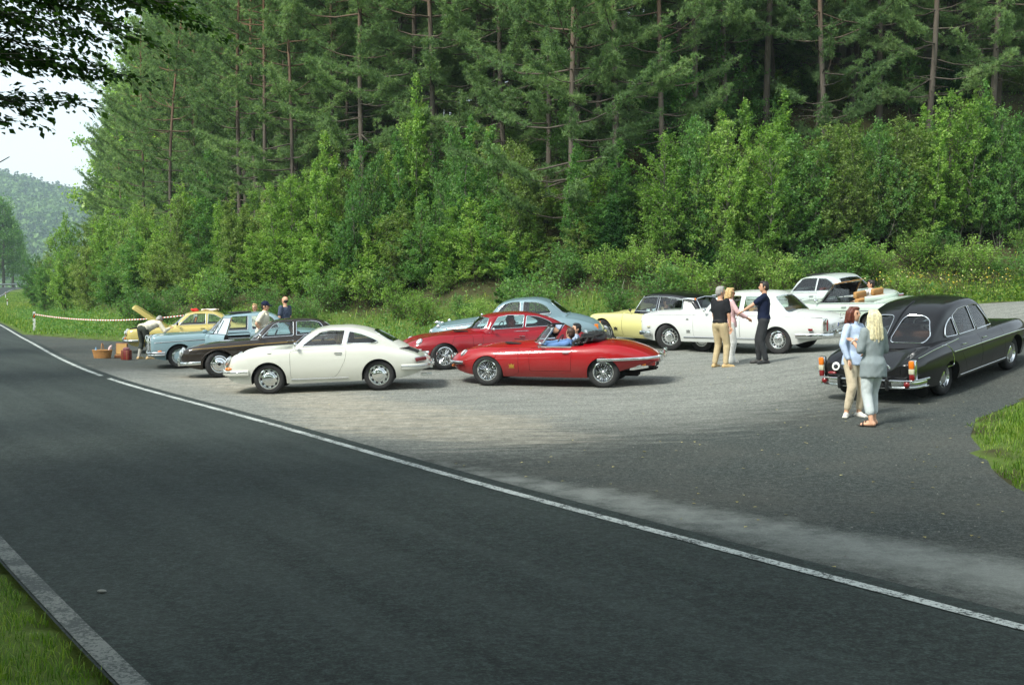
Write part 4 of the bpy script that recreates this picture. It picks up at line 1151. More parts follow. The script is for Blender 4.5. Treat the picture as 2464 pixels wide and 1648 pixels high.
M_FARWOOD = leafmat('distant_canopy', C(34, 66, 38), C(74, 112, 56), C(108, 142, 70), trans=.2, objvar=0)
tag(link('distant_wood', tone_mesh('distant_wood', np.concatenate(VV), np.concatenate(FF_), np.clip(np.concatenate(TT), 0, 1)), M_FARWOOD), 'hazy wooded hillside across the valley', 'wood', kind='stuff')
# dark trees beside the road where it bends
for px, top, d, i in [(-25, 490, 300, 1), (8, 480, 290, 0), (34, 520, 305, 3), (-60, 470, 280, 2), (60, 585, 340, 2)]:
    x = X_AT(px, d); z = 2.2; H = (698 - top) / S_AT(d) + CAM_H - z; s = H / [16, 18, 15, 17][i]
    plant('big', i, (x, d, z), (s, s, s), rf.random() * 6.28, 'roadside_tree', 'dark broad-leaved tree beyond the guard rail at the road bend', 'broadleaf tree', 'dark trees at the far bend of the road', 'trunk', 'crown', M_GREYBARK, M_LEAF_D)

# guard rail along the far bend
k0 = int(np.argmin(np.abs(RR[:, 1] - 205))); pts = []
for k in range(k0, min(k0 + 75, len(RR) - 2), 3):
    p = RR[k] - RN[k] * (ROAD_W + .9); c = RR[k] - RN[k] * (ROAD_W / 2); pts.append(Vector((p[0], p[1], hz(c[0], c[1]))))
gr = empty('guard_rail', pts[0]); tag(gr, 'grey steel guard rail along the outside of the far road bend', 'guard rail')
M_ZINC = plain('galvanised_steel', C(176, 180, 180), .45, .7)
mb = MB(); mb.tube([p - pts[0] + Vector((0, 0, .68)) for p in pts], .17, 6, sy=.35, up=(0, 0, 1)); mb.build('rail', M_ZINC, gr)
for p in pts[::2]:
    mb = MB(); mb.box(p - pts[0] + Vector((0, 0, .32)), (.12, .06, .75)); mb.build('post', M_ZINC, gr, None)

# ------------------------------------------------------------------ trees on the camera's side of the road; one beech reaches into view
for (x, y, i, s) in [(-12.5, 3.0, 0, 1.1), (-8.2, -1.5, 1, 1.15), (-3.2, -6.0, 3, 1.15), (2.2, -8.5, 0, 1.2), (8.0, -11.5, 1, 1.15), (-14, -7, 2, 1.1), (-4, -14, 2, 1.1), (5, -17, 3, 1.1), (-19, -2, 1, 1.1), (-17, 10, 2, .95), (-21, 20, 3, 1.0), (12, -21, 0, 1.05), (-26, 33, 0, 1.0), (20, -16, 2, 1.0)]:
    plant('big', i, (x, y, hz(x, y) - .2), s, rf.random() * 6.28, 'verge_tree', 'tall broad-leaved tree on the verge across the road from the parking lot', 'broadleaf tree', 'trees on the near verge', 'trunk', 'crown', M_GREYBARK, M_LEAF_D)

rb = np.random.default_rng(77)
base = Vector((-7.4, 9.5, 0)); base.z = hz(base.x, base.y) - .1
beech = empty('beech_tree', base); tag(beech, 'beech at the roadside reaching dark leafy boughs out over the road', 'beech tree')
tr = [np.array([0, 0, 0.]), np.array([.05, .05, 2.5]), np.array([-.05, .1, 5]), np.array([.1, .1, 8]), np.array([0, 0, 12])]
S0, S1, Q0, Q1, LP, LD = [], [], [], [], [], []
parts = [polytube(np.array(tr), [.24, .20, .17, .13, .05], 9)]
def bough(p0, p1, sag, r0, sprays, spread):
    p0 = np.array(p0, float); p1 = np.array(p1, float); q = np.linspace(0, 1, 9)
    bp = p0 + (p1 - p0) * q[:, None] + np.c_[np.zeros(9), np.zeros(9), sag * np.sin(q * np.pi)] + rb.normal(size=(9, 3)) * .05
    for m in range(8): S0.append(bp[m]); S1.append(bp[m + 1]); Q0.append(r0 * (1 - q[m]) + .004); Q1.append(r0 * (1 - q[m + 1]) + .004)
    d = unit(p1 - p0); sd = unit(np.cross(d, [0, 0, 1.]))
    for j in range(sprays):
        w = .28 + .72 * (j + rb.random()) / sprays
        b0 = np.array([np.interp(w, q, bp[:, m]) for m in range(3)]); sg = 1 if j % 2 else -1
        dd = unit(d * .75 + sd * sg * rb.uniform(.3, 1.0) * (1.15 - w) + np.array([0, 0, -.10 + rb.normal() * .16])); l = spread * rb.uniform(.5, 1.0) * (1.2 - .75 * w)
        e = b0 + dd * l; S0.append(b0); S1.append(e); Q0.append(.006); Q1.append(.002)
        k = int(9 + l * 34); u = np.linspace(.08, 1.02, k)[:, None]
        tw = b0 + dd * l * u + np.array([0, 0, -.10 * l]) * u ** 2
        s2 = unit(np.cross(dd, [0, 0, 1.])); alt = np.where(np.arange(k) % 2, 1, -1)[:, None]
        for rep in range(2):
            off = rb.normal(size=(k, 3)) * np.array([.07, .07, .035])
            LP.append(tw + off); LD.append(unit(dd * .7 + s2 * alt * .8 + rb.normal(size=(k, 3)) * .3 + [0, 0, -.22]))
def wp(px, py, d): return np.array([X_AT(px, d), d, CAM_H + (698 - py) / S_AT(d)]) - np.array(base)
for (px, py, d, h0, sg, n, sp) in [(505, 55, 12.0, 4.6, .35, 30, 1.0), (420, 25, 11.6, 5.0, .3, 26, 1.0), (300, 60, 11.3, 4.4, .25, 26, 1.0), (250, 110, 11.8, 4.2, .2, 22, .9), (285, 185, 11.4, 3.4, .3, 26, .8), (190, 150, 11.0, 3.8, .25, 22, .9),
                                   (172, 255, 11.2, 3.1, .25, 22, .75), (90, 240, 10.8, 2.9, .2, 20, .75), (70, 60, 10.6, 4.2, .2, 24, 1.0), (120, 10, 11, 4.8, .2, 24, 1.0), (60, 160, 10.6, 3.4, .2, 24, .9), (30, 300, 10.8, 2.5, .15, 10, .45), (22, 408, 10.4, 1.9, .12, 5, .3), (250, 20, 12.4, 5.2, .3, 26, 1.0), (350, 5, 12.6, 5.6, .3, 24, 1.0)]:
    bough((0.0, .1, h0), wp(px, py, d), sg, .035, n, sp)
for j in range(26):      # the rest of the crown, out of the picture
    a = rb.uniform(1.6, 5.4); hh = rb.uniform(4, 11); L = rb.uniform(2, 4)
    bough((0, 0, hh), (math.cos(a) * L, math.sin(a) * L, hh + rb.uniform(.2, 1.2)), .3, .04, 14, 1.2)
parts.append(sticks(S0, S1, np.array(Q0), np.array(Q1), 5))
link('trunk', mesh_np('trunk', *join(parts), smooth=True), M_GREYBARK, beech)
LP = np.concatenate(LP); LD = np.concatenate(LD); n = len(LP); L = .075 * (.7 + .5 * rb.random(n))
V, F = leaves(LP, LD, L, L * .62, rb, up=.75)
link('crown', tone_mesh('leaves', V, F, rb.random(n)), M_LEAF_N, beech)

# ------------------------------------------------------------------ the hazy air of the valley
hzm = bpy.data.materials.new('valley_haze'); hzm.use_nodes = True; hn = hzm.node_tree.nodes; hn.clear()
ho = hn.new('ShaderNodeOutputMaterial'); hv = hn.new('ShaderNodeVolumePrincipled'); hv.inputs['Density'].default_value = .00030; hv.inputs['Color'].default_value = (.72, .91, 1.0, 1); hv.inputs['Anisotropy'].default_value = .2
hzm.node_tree.links.new(hv.outputs[0], ho.inputs['Volume'])
zlo = min(float(GZ.min()), float(Zh.min())) - 1; zhi = max(float(GZ.max()) + 26, float(Zh.max()) + 26)
mb = MB(); mb.box((0, 850, (zlo + zhi) / 2), (6400, 2700, zhi - zlo)); tag(mb.build('haze', hzm, None, None), 'thin bluish haze filling the valley', 'haze', kind='stuff')
# ------------------------------------------------------------------ car building
M_TYRE = plain('tyre_rubber', (.018, .018, .018), .75, var=.3, scale=20)
M_DARK = plain('underbody_black', (.010, .010, .010), .9)
M_CHROME = plain('chrome', (.78, .80, .80), .10, 1.0, var=.04)
M_ALU = plain('polished_aluminium', (.62, .64, .64), .25, 1.0, var=.06)
M_RUBBER = plain('black_rubber', (.015, .015, .015), .6)
M_GLASS = glass('window_glass', (.86, .93, .90), 1.0, .95)
M_GLASS_D = glass('dark_window_glass', (.55, .66, .60), 1.0, .8)
M_LENS = plain('headlamp_lens', (.75, .78, .78), .08, .35, coat=1.0)
M_AMBER = plain('amber_lens', C(226, 120, 20), .25, coat=1.0)
M_RED = plain('red_lens', C(120, 8, 12), .2, coat=1.0)
M_CLEAR = plain('clear_lens', C(200, 196, 170), .2, coat=1.0)
M_WHITE = plain('white_enamel', C(225, 226, 220), .35, coat=.5)
M_PLATE = plain('plate_white', C(215, 216, 210), .5)
M_EUBLUE = plain('plate_blue', C(40, 80, 170), .5)
M_BLACK = plain('gloss_black', (.008, .008, .009), .25, coat=.6)
M_GOLD = plain('gold_print', C(176, 140, 52), .5)
M_LEATHER = {k: plain('leather_' + k, c, .55) for k, c in dict(black=(.02, .02, .02), tan=C(176, 132, 78), red=C(92, 22, 20), blue=C(18, 34, 62), brown=C(70, 40, 26), grey=C(90, 92, 88)).items()}

def bool_mesh(me, cutters, op='DIFFERENCE'):
    """apply boolean cutters (meshes) to mesh me; returns a new mesh"""
    o = bpy.data.objects.new('tmp', me); TMP.collection.objects.link(o); cs = []
    for c in cutters:
        if c is None: continue
        co = bpy.data.objects.new('tmpc', c); TMP.collection.objects.link(co); cs.append(co)
        m = o.modifiers.new('b', 'BOOLEAN'); m.object = co; m.operation = op; m.solver = 'EXACT'
    out = evaluated(o)
    for co in cs: bpy.data.objects.remove(co)
    bpy.data.objects.remove(o)
    return out

def prism(poly, y0, y1, mi=1):
    mb = MB(); mb.poly(poly, y0, y1, 'y'); me = mb.mesh('cut', None)
    for _ in range(2): me.materials.append(None)
    me.polygons.foreach_set('material_index', np.full(len(me.polygons), mi, np.int32))
    return me

def round_poly(P, r=.05, n=4):
    """round the corners of a polygon; r may be a list"""
    out = []; m = len(P)
    for i in range(m):
        p = Vector(P[i]); a = Vector(P[i - 1]); b = Vector(P[(i + 1) % m]); ri = r[i] if isinstance(r, (list, tuple)) else r
        da = (a - p); db = (b - p); k = min(ri, da.length * .45, db.length * .45)
        s = p + da.normalized() * k; e = p + db.normalized() * k
        for j in range(n + 1):
            t = j / n; q = s * (1 - t) ** 2 + p * 2 * t * (1 - t) + e * t * t; out.append((q.x, q.y))
    return out

def grow(P, g):
    c = Vector((sum(p[0] for p in P) / len(P), sum(p[1] for p in P) / len(P))); out = []
    n = len(P); area = sum(P[i][0] * P[(i + 1) % n][1] - P[(i + 1) % n][0] * P[i][1] for i in range(n)); sg = 1 if area > 0 else -1
    for i in range(n):
        a = Vector(P[i - 1]); p = Vector(P[i]); b = Vector(P[(i + 1) % n])
        t = (b - a); t = t.normalized() if t.length > 1e-9 else Vector((1, 0))
        nrm = Vector((t.y, -t.x)) * sg; q = p + nrm * g; out.append((q.x, q.y))
    return out

class Car:
    """x is measured from the nose backwards; the built car has +X forward, origin on the ground between the axles"""
    def __init__(s, **k):
        s.__dict__.update(dict(nose=(.35, .55, .35), tail=(.35, .6, .4), bf=.90, we=.80, n1=2.6, hoodv=.35, side_r=.0, tumble=.16, zw=None, bow=.16, rbow=.10, crown=.05, thick=.035, gh=True, floor=.30), **k)
        s.ox = s.ohf + s.wb / 2
    def X(s, x): return s.ox - np.asarray(x, float)
    def curves(s, x):
        w = interp(s.plan, x); zt = interp(s.top, x); zs = interp(s.sh, x); zb = interp(s.bot, x)
        zw = interp(s.zw, x) if s.zw else zb + (zs - zb) * .52
        r, kw, kz = s.nose; f = np.sqrt(np.clip(1 - (1 - np.clip(x / r, 0, 1)) ** 2, 0, 1)); r2, kw2, kz2 = s.tail; f2 = np.sqrt(np.clip(1 - (1 - np.clip((s.L - x) / r2, 0, 1)) ** 2, 0, 1))
        fw = (kw + (1 - kw) * f) * (kw2 + (1 - kw2) * f2); fz = (kz + (1 - kz) * f) * (kz2 + (1 - kz2) * f2)
        zm = zw
        return w * fw, zm + (zt - zm) * fz, zm + (zs - zm) * fz, zm + (zb - zm) * fz, zw
    def section(s, x, nl=8, nu=12, nh=12):
        """half sections for an array of stations -> (n, m, 2) of (y, z), from bottom centre round to top centre"""
        w, zt, zs, zb, zw = s.curves(x); x = np.asarray(x, float)
        we = interp(s.we, x) if isinstance(s.we, list) else np.full(len(x), s.we)
        rows = []
        rows.append(np.stack([0 * w, zb], -1)); rows.append(np.stack([w * s.bf * .9, zb], -1))
        for t in np.linspace(0, 1, nl):          # lower side: bulges out to the widest line
            a = t * math.pi / 2
            rows.append(np.stack([w * (s.bf + (1 - s.bf) * math.sin(a) ** .9), zb + (zw - zb) * (1 - math.cos(a) * (1 - .0)) ** 1.0 if False else zb + (zw - zb) * t], -1))
        for t in np.linspace(0, 1, nu)[1:]:      # shoulder: superellipse quarter
            a = t * math.pi / 2; e = 2 / s.n1
            rows.append(np.stack([w * (we + (1 - we) * math.cos(a) ** e), zw + (zs - zw) * math.sin(a) ** e], -1))
        for t in np.linspace(0, 1, nh)[1:]:      # across the bonnet / deck
            q = 1 - t
            b = float(sstep(s.hoodv, 1.0, q)); par = q * q
            k = np.where(zs > zt, b, par)
            rows.append(np.stack([w * we * q, zt + (zs - zt) * k], -1))
        return np.stack(rows, 1)
    def side_y(s, x, z):
        x = np.atleast_1d(np.asarray(x, float)); z = np.atleast_1d(np.asarray(z, float)); out = []
        S = s.section(x, 14, 26)
        for i in range(len(x)):
            p = S[i, 2:2 + 14 + 25]; zz = p[:, 1]; k = np.argsort(zz, kind='stable'); out.append(np.interp(z[i], zz[k], p[k, 0]))
        return np.array(out)
    def top_z(s, x, y):
        S = s.section(np.array([x]), 14, 26, 24)[0]; p = S[14 + 10:]; k = np.argsort(p[:, 0]); return float(np.interp(abs(y), p[k, 0], p[k, 1]))
    def body_mesh(s):
        n = 76; u = np.linspace(0, 1, n); xs = s.L * (u - .085 * np.sin(2 * np.pi * u) * .9)
        xs[0] = 0; xs[-1] = s.L
        # extra stations right at the ends
        xs = np.unique(np.r_[xs, [.004, .012, .03, .06], [s.L - .004, s.L - .012, s.L - .03, s.L - .06]])
        H = s.section(xs); n, m, _ = H.shape
        full = np.concatenate([H, H[:, -2:0:-1] * [-1, 1]], 1); M = full.shape[1]
        V = np.concatenate([np.repeat(s.X(xs)[:, None, None], M, 1), full], -1).reshape(-1, 3)
        i = np.arange(n - 1)[:, None]; j = np.arange(M)[None]
        F = np.stack([i * M + j, i * M + (j + 1) % M, (i + 1) * M + (j + 1) % M, (i + 1) * M + j], -1).reshape(-1, 4)
        Fl = [list(f) for f in F] + [list(range(M))[::-1], [(n - 1) * M + k for k in range(M)]]
        me = bpy.data.meshes.new('body'); me.from_pydata(V.tolist(), [], Fl)
        bm = bmesh.new(); bm.from_mesh(me); bmesh.ops.recalc_face_normals(bm, faces=bm.faces[:]); bm.to_mesh(me); bm.free()
        return me
    # ---- greenhouse
    def gh_side(s, x, z):
        """half width of the cabin at (x, z)"""
        yb = interp(s.cab_plan, x); t = (z - s.belt) / (s.roof_max - s.belt)
        return yb - s.tumble * np.clip(t, -.3, 1.2) - .05 * np.clip(t, 0, 1.2) ** 2
    def gh_rows(s, xs, inset=0.0, ns=9, nr=14, low=None):
        """outer surface rows: from the sill up the side and over the roof to the centre line"""
        xs = np.asarray(xs, float); zr = interp(s.roof, xs) - inset; low = s.belt - .09 if low is None else low
        rr = .085 * s.crn
        rows = []
        zc = zr - s.crown * np.clip((zr - s.belt) / (s.roof_max - s.belt), 0, 1) - rr     # where the side ends
        zc = np.maximum(zc, low + .004)
        for t in np.linspace(0, 1, ns):
            z = low + (zc - low) * t; rows.append(np.stack([s.gh_side(xs, z) - inset, z], -1))
        y1 = s.gh_side(xs, zc) - inset; zt_side = np.maximum(zr - s.crown * np.clip((zr - s.belt) / (s.roof_max - s.belt), 0, 1), low + .006)
        for t in np.linspace(0, 1, 5)[1:]:
            a = t * math.pi / 2; rows.append(np.stack([y1 - rr * 1.1 * (1 - math.cos(a)), zc + (zt_side - zc) * math.sin(a)], -1))
        y2 = y1 - rr * 1.1
        for t in np.linspace(0, 1, nr)[1:]:
            q = 1 - t; rows.append(np.stack([y2 * q, zt_side + (np.maximum(zr, low + .006) - zt_side) * (1 - q * q)], -1))
        H = np.stack(rows, 1)
        # plan curvature: screen bowed forward, backlight bowed backward
        xf, xr = s.roof[0][0], s.roof[-1][0]
        wf = sstep(1.0, .0, (xs - xf) / max(.01, (s.xroof_f + .35 - xf))); wr = sstep(1.0, .0, (xr - xs) / max(.01, (xr - s.xroof_r + .35)))
        yb = interp(s.cab_plan, xs)[:, None]
        dx = s.bow * wf[:, None] * (H[..., 0] / yb) ** 2 - s.rbow * wr[:, None] * (H[..., 0] / yb) ** 2
        return H, xs[:, None] + dx
    def gh_grid(s, inset=0.0, n=64):
        xf, xr = s.roof[0][0], s.roof[-1][0]; u = np.linspace(0, 1, n)
        xs = xf + (xr - xf) * u
        H, XX = s.gh_rows(xs, inset)
        H2 = np.concatenate([H, H[:, -2::-1] * [-1, 1]], 1); X2 = np.concatenate([XX, XX[:, -2::-1]], 1)
        return np.concatenate([s.X(X2)[..., None], H2], -1)
    def cabin_mesh(s):
        A = s.gh_grid(0.0); B = s.gh_grid(s.thick)
        n, M, _ = A.shape; V = np.concatenate([A.reshape(-1, 3), B.reshape(-1, 3)]); o = n * M
        F = []
        ii = np.arange(n * M).reshape(n, M)
        q = np.stack([ii[:-1, :-1], ii[1:, :-1], ii[1:, 1:], ii[:-1, 1:]], -1).reshape(-1, 4)
        F += q.tolist(); F += (q[:, ::-1] + o).tolist()
        ring = list(ii[0, :]) + list(ii[1:, -1]) + list(ii[-1, ::-1][1:]) + list(ii[::-1, 0][1:-1])
        for k in range(len(ring)):
            a, b = int(ring[k]), int(ring[(k + 1) % len(ring)]); F.append([b, a, a + o, b + o])
        me = bpy.data.meshes.new('cabin'); me.from_pydata(V.tolist(), [], F)
        bm = bmesh.new(); bm.from_mesh(me); bmesh.ops.remove_doubles(bm, verts=bm.verts[:], dist=1e-5); bmesh.ops.recalc_face_normals(bm, faces=bm.faces[:]); bm.to_mesh(me); bm.free()
        return me
    def pane(s, name, sel, mat, parent):
        """a window pane: the faces of the inner cabin surface that sel(centre) keeps"""
        G = s.gh_grid(.012, 90); n, M, _ = G.shape
        c = (G[:-1, :-1] + G[1:, :-1] + G[1:, 1:] + G[:-1, 1:]) / 4
        k = sel(s.ox - c[..., 0], c[..., 1], c[..., 2])
        if not k.any(): return None
        ii = np.arange(n * M).reshape(n, M); q = np.stack([ii[:-1, :-1], ii[1:, :-1], ii[1:, 1:], ii[:-1, 1:]], -1)[k]
        u, inv = np.unique(q, return_inverse=True)
        return link(name, mesh_np(name, G.reshape(-1, 3)[u], inv.reshape(q.shape), smooth=True), mat, parent)
    # screen outlines: polygon in (y, z), cut along x
    def screen_poly(s, front, m_side=.07, m_top=.05, m_bot=.03):
        xf, xr = s.roof[0][0], s.roof[-1][0]
        zt = s.roof_max - s.crown - m_top - .05; zb = (s.belt + m_bot)
        if not front: zt -= .01; zb = getattr(s, 'blz', zb)
        else: zb = getattr(s, 'wsz', zb)
        xm = xf + .25 if front else xr - .25
        yb = float(interp(s.cab_plan, xm)) - m_side; yt = float(s.gh_side(np.array([xm]), np.array([zt]))[0]) - m_side
        P = [(-yb, zb), (yb, zb), (yt, zt), (0, zt + s.crown * .8), (-yt, zt)]
        return round_poly(P, .09, 4)

def wheel(car_obj, spec, loc, side, steer=0.0):
    """side +1 = left; hub face looks outwards"""
    key = ('wheel', spec['style'], spec['r'], spec['rim'], spec.get('face', ''))
    if key not in PROTO:
        r, rim, w = spec['r'], spec['rim'], spec.get('w', .165); h = w / 2
        mb = MB()
        prof = [(rim - .012, -h * .80), (rim + .012, -h * .92), ((r + rim) / 2, -h * 1.04), (r - .022, -h * .90), (r - .004, -h * .62), (r, -h * .2), (r, h * .2), (r - .004, h * .62), (r - .022, h * .90), ((r + rim) / 2, h * 1.04), (rim + .012, h * .92), (rim - .012, h * .80)]
        mb.lathe(prof, axis='y', n=36, closed=True); tyre = mb.mesh('tyre', 40)
        mb = MB(); st = spec['style']; g = .72 * h
        ring = [(rim - .012, -h * .8), (rim + .004, h * .82), (rim + .010, h * .90), (rim - .006, h * .94), (rim - .022, h * .70), (rim - .035, h * .1), (rim - .03, -h * .6)]
        mb.lathe(ring, axis='y', n=36, closed=True)
        if st == 'wire':
            rm = mb.mesh('rim', 40); mb = MB()
            for k in range(44):
                a = 2 * math.pi * k / 44; b = a + (.45 if k % 2 else -.45)
                y0 = h * .75 if k % 3 else -h * .2
                mb.tube([(.032 * math.cos(b), y0, .032 * math.sin(b)), ((rim - .03) * math.cos(a), h * (.35 if k % 2 else .62), (rim - .03) * math.sin(a))],   .0062, 4)
            sp = mb.mesh('spokes', None)
            mb = MB(); mb.lathe([(.05, -h * .5), (.048, h * .6), (.036, h * .95), (.022, h * 1.05), (0.0001, h * 1.08)], axis='y', n=20)
            for a in (0.4, 0.4 + math.pi): mb.box((.05 * math.cos(a), h * .95, .05 * math.sin(a)), (.055, .018, .03), Matrix.Rotation(-a, 3, 'Y'), .006)
            cap = mb.mesh('hub', 40)
            PROTO[key] = (tyre, rm, [('spokes', sp, M_CHROME), ('hub', cap, M_CHROME)], M_CHROME)
        else:
            disc = [(rim - .03, -h * .5), (rim - .03, g * .62), (rim * .80, g * .50), (rim * .66, g * .78), (rim * .60, g * .80), (0.0001, g * .8)]
            mb.lathe(disc, axis='y', n=36)
            rm = mb.mesh('rim', 40); mb = MB()
            cr = rim * spec.get('cap', .58)
            mb.lathe([(cr, g * .74), (cr * .98, g * .98), (cr * .88, g * 1.12), (cr * .6, g * 1.24), (cr * .3, g * 1.29), (0.0001, g * 1.30)], axis='y', n=32)
            cap = mb.mesh('hubcap', 45); ex = [('hubcap', cap, spec.get('capmat', M_CHROME))]
            mb = MB(); k = spec.get('slots', 10)
            for q in range(k):
                a = 2 * math.pi * q / k; rad = rim * .80
                mb.box((rad * math.cos(a), g * .64, rad * math.sin(a)), (rim * .13, .012, rim * .24), Matrix.Rotation(-a, 3, 'Y'), .012)
            ex.append(('slots', mb.mesh('slots', None), M_DARK))
            if 'ring' in spec:
                mb = MB(); mb.lathe([(cr * 1.02, g * .70), (cr * 1.36, g * .66), (cr * 1.36, g * .74), (cr * 1.02, g * .86)], axis='y', n=36, closed=True); ex.append(('trim_ring', mb.mesh('trim_ring', 40), spec['ring']))
            if 'centre' in spec:
                mb = MB(); mb.lathe([(cr * .34, g * 1.20), (cr * .30, g * 1.34), (.0001, g * 1.36)], axis='y', n=20); ex.append(('badge', mb.mesh('badge', 45), spec['centre']))
            PROTO[key] = (tyre, rm, ex, spec.get('rimmat', M_CHROME))
    tyre, rm, ex, rmat = PROTO[key]
    if not rm.materials: rm.materials.append(rmat)
    if not tyre.materials: tyre.materials.append(M_TYRE)
    o = bpy.data.objects.new('wheel', rm); COL.objects.link(o); o.parent = car_obj; o.location = loc
    o.rotation_euler = (0, 0, (0 if side > 0 else math.pi) + steer)
    t = bpy.data.objects.new('tyre', tyre); COL.objects.link(t); t.parent = o
    for nm, me, mt in ex:
        if not me.materials: me.materials.append(mt)
        e = bpy.data.objects.new(nm, me); COL.objects.link(e); e.parent = o
        if nm in ('slots', 'spokes'): e['kind'] = 'stuff'
    return o

def build_car(c, name, label, pos, heading, steer=0.0, group='classic cars meeting on the parking lot'):
    """pos (x, y) of the wheelbase centre; heading degrees, 0 = +X; follows the ground"""
    pm = c.paint; root = empty(name); h = R(heading)
    f = Vector((math.cos(h), math.sin(h), 0)); l = Vector((-f.y, f.x, 0)); p = Vector((pos[0], pos[1], 0))
    zz = lambda a, b: hz(p.x + f.x * a + l.x * b, p.y + f.y * a + l.y * b) + .018
    hb = c.wb / 2; ht = c.track / 2
    zf = (zz(hb, ht) + zz(hb, -ht)) / 2; zr_ = (zz(-hb, ht) + zz(-hb, -ht)) / 2; zl = (zz(hb, ht) + zz(-hb, ht)) / 2; zr2 = (zz(hb, -ht) + zz(-hb, -ht)) / 2
    root.location = (p.x, p.y, (zf + zr_) / 2)
    fx = (f * c.wb + Vector((0, 0, zf - zr_))).normalized(); ly = (l * c.track + Vector((0, 0, zl - zr2))); ly = (ly - fx * ly.dot(fx)).normalized(); uz = fx.cross(ly)
    root.rotation_euler = Matrix((fx, ly, uz)).transposed().to_euler()
    tag(root, label, 'car', group)
    c.root = root
    X = lambda x: float(c.X(x)); sides = c.sides
    # -------- body with wheel arches, cabin tub, door shuts
    me = c.body_mesh(); me.materials.clear()
    for m in (pm, M_DARK, c.trim): me.materials.append(m)
    xf, xr = c.ohf, c.ohf + c.wb
    cuts = []
    for k, (xa, ra, za) in enumerate(((xf,) + c.archf, (xr,) + c.archr)):
        for sg in (1, -1):
            w = float(c.curves(np.array([xa]))[0][0])
            P = [(X(xa) + ra * math.cos(t) * c.archw, za + ra * math.sin(t)) for t in np.linspace(0, math.pi, 22)]
            P = [(P[0][0], -.2)] + P + [(P[-1][0], -.2)]
            cuts.append(prism(P, sg * (w - .34), sg * (w + .3), 1))
    zfl = c.floor
    tubp = c.tub
    if tubp:
        x0, x1, yt, zt = tubp
        mb = MB(); mb.box(((X(x0) + X(x1)) / 2, 0, (zfl + zt) / 2), (abs(x1 - x0), 2 * yt, zt - zfl)); cm = mb.mesh('cut', None)
        for _ in range(3): cm.materials.append(None)
        cm.polygons.foreach_set('material_index', np.full(len(cm.polygons), 2, np.int32)); cuts.append(cm)
    doors = []; whole = me
    for (nm, poly, th) in c.panels:
        P = [(X(a), b) for a, b in round_poly(poly, c.panel_r, 4)]
        for sg in sides:
            y0 = min(float(c.side_y(np.array([a]), np.array([b]))[0]) for a, b in poly) - th
            doors.append((nm, P, sg, y0))
    base = bool_mesh(me, cuts)
    dcut = []
    for nm, P, sg, y0 in doors:
        big = prism(grow(P, .005), sg * (y0 - .006), sg * (y0 + .6), 1); dcut.append(big)
        piece = bool_mesh(base, [prism(P, sg * y0, sg * (y0 + .6), 1)], 'INTERSECT')
        smooth_angle(piece, 30)
        d = link(nm, piece, None, root); c.parts.setdefault(nm, []).append(d)
    for nm, zp, x0, x1 in c.lids:       # bonnet / boot lid cut in plan: outline (x, y), keep above zp
        P = [(X(a), b) for a, b in round_poly(zp, .10, 5)]
        mb = MB(); mb.poly(P, x0, x1, 'z'); pm_ = mb.mesh('cut', None)
        mb = MB(); mb.poly(grow(P, .005), x0 - .004, x1, 'z'); pb_ = mb.mesh('cut', None)
        for q in (pm_, pb_):
            q.materials.append(None); q.materials.append(None); q.polygons.foreach_set('material_index', np.ones(len(q.polygons), np.int32))
        piece = bool_mesh(base, [pm_], 'INTERSECT'); smooth_angle(piece, 30)
        d = link(nm, piece, None, root); c.parts.setdefault(nm, []).append(d); dcut.append(pb_)
    bodym = bool_mesh(base, dcut) if dcut else base
    smooth_angle(bodym, 30); bodym.name = 'body'
    link('body', bodym, None, root)
    # -------- cabin
    if c.gh:
        cm = c.cabin_mesh(); cm.materials.clear()
        for m in (c.roof_paint or pm, c.inner): cm.materials.append(m)
        wc = []
        for (nm, poly, rad) in c.windows:
            P = [(X(a), b) for a, b in round_poly(poly, rad, 5)]
            wc.append(prism(P, -2, 2, 1))
        fs = c.screen_poly(True); bs = c.screen_poly(False)
        for P, x0, x1 in ((fs, c.roof[0][0] - .3, c.xroof_f + .12), (bs, c.xroof_r - .10, c.roof[-1][0] + .3)):
            if P is bs and c.no_back: continue
            mb = MB(); mb.poly(P, X(x0), X(x1), 'x'); m_ = mb.mesh('cut', None); m_.materials.append(None); m_.materials.append(None)
            m_.polygons.foreach_set('material_index', np.ones(len(m_.polygons), np.int32)); wc.append(m_)
        if c.back_windows:
            for P in c.back_windows:
                mb = MB(); mb.poly(round_poly(P, .10, 5), X(c.bw_x0), X(c.L + .1), 'x'); m_ = mb.mesh('cut', None); m_.materials.append(None); m_.materials.append(None)
                m_.polygons.foreach_set('material_index', np.ones(len(m_.polygons), np.int32)); wc.append(m_)
        out = bool_mesh(cm, wc); smooth_angle(out, 32)
        link('roof', out, None, root)
        # panes
        gm = c.glassmat
        def insidef(P): P = np.array(P); return lambda a, b: in_poly(a, b, P)
        for (nm, poly, rad) in c.windows:
            g = insidef(grow(round_poly(poly, rad, 4), .035))
            for sg in (1, -1): c.pane('window', lambda x, y, z: g(x, z) & (y * sg > .2) & (np.abs(y) > c.gh_side(x, z) - .10), gm, root)
        gf = insidef(grow(fs, .04)); xm = c.xroof_f + .10
        c.pane('windscreen', lambda x, y, z: gf(y, z) & (x < xm), gm, root)
        if not c.no_back:
            gb = insidef(grow(bs, .04)); xm2 = c.xroof_r - .08
            c.pane('rear_window', lambda x, y, z: gb(y, z) & (x > xm2), gm, root)
        for P in (c.back_windows or []):
            gq = insidef(grow(round_poly(P, .10, 5), .03)); c.pane('rear_window', lambda x, y, z: gq(y, z) & (x > c.bw_x0), gm, root)
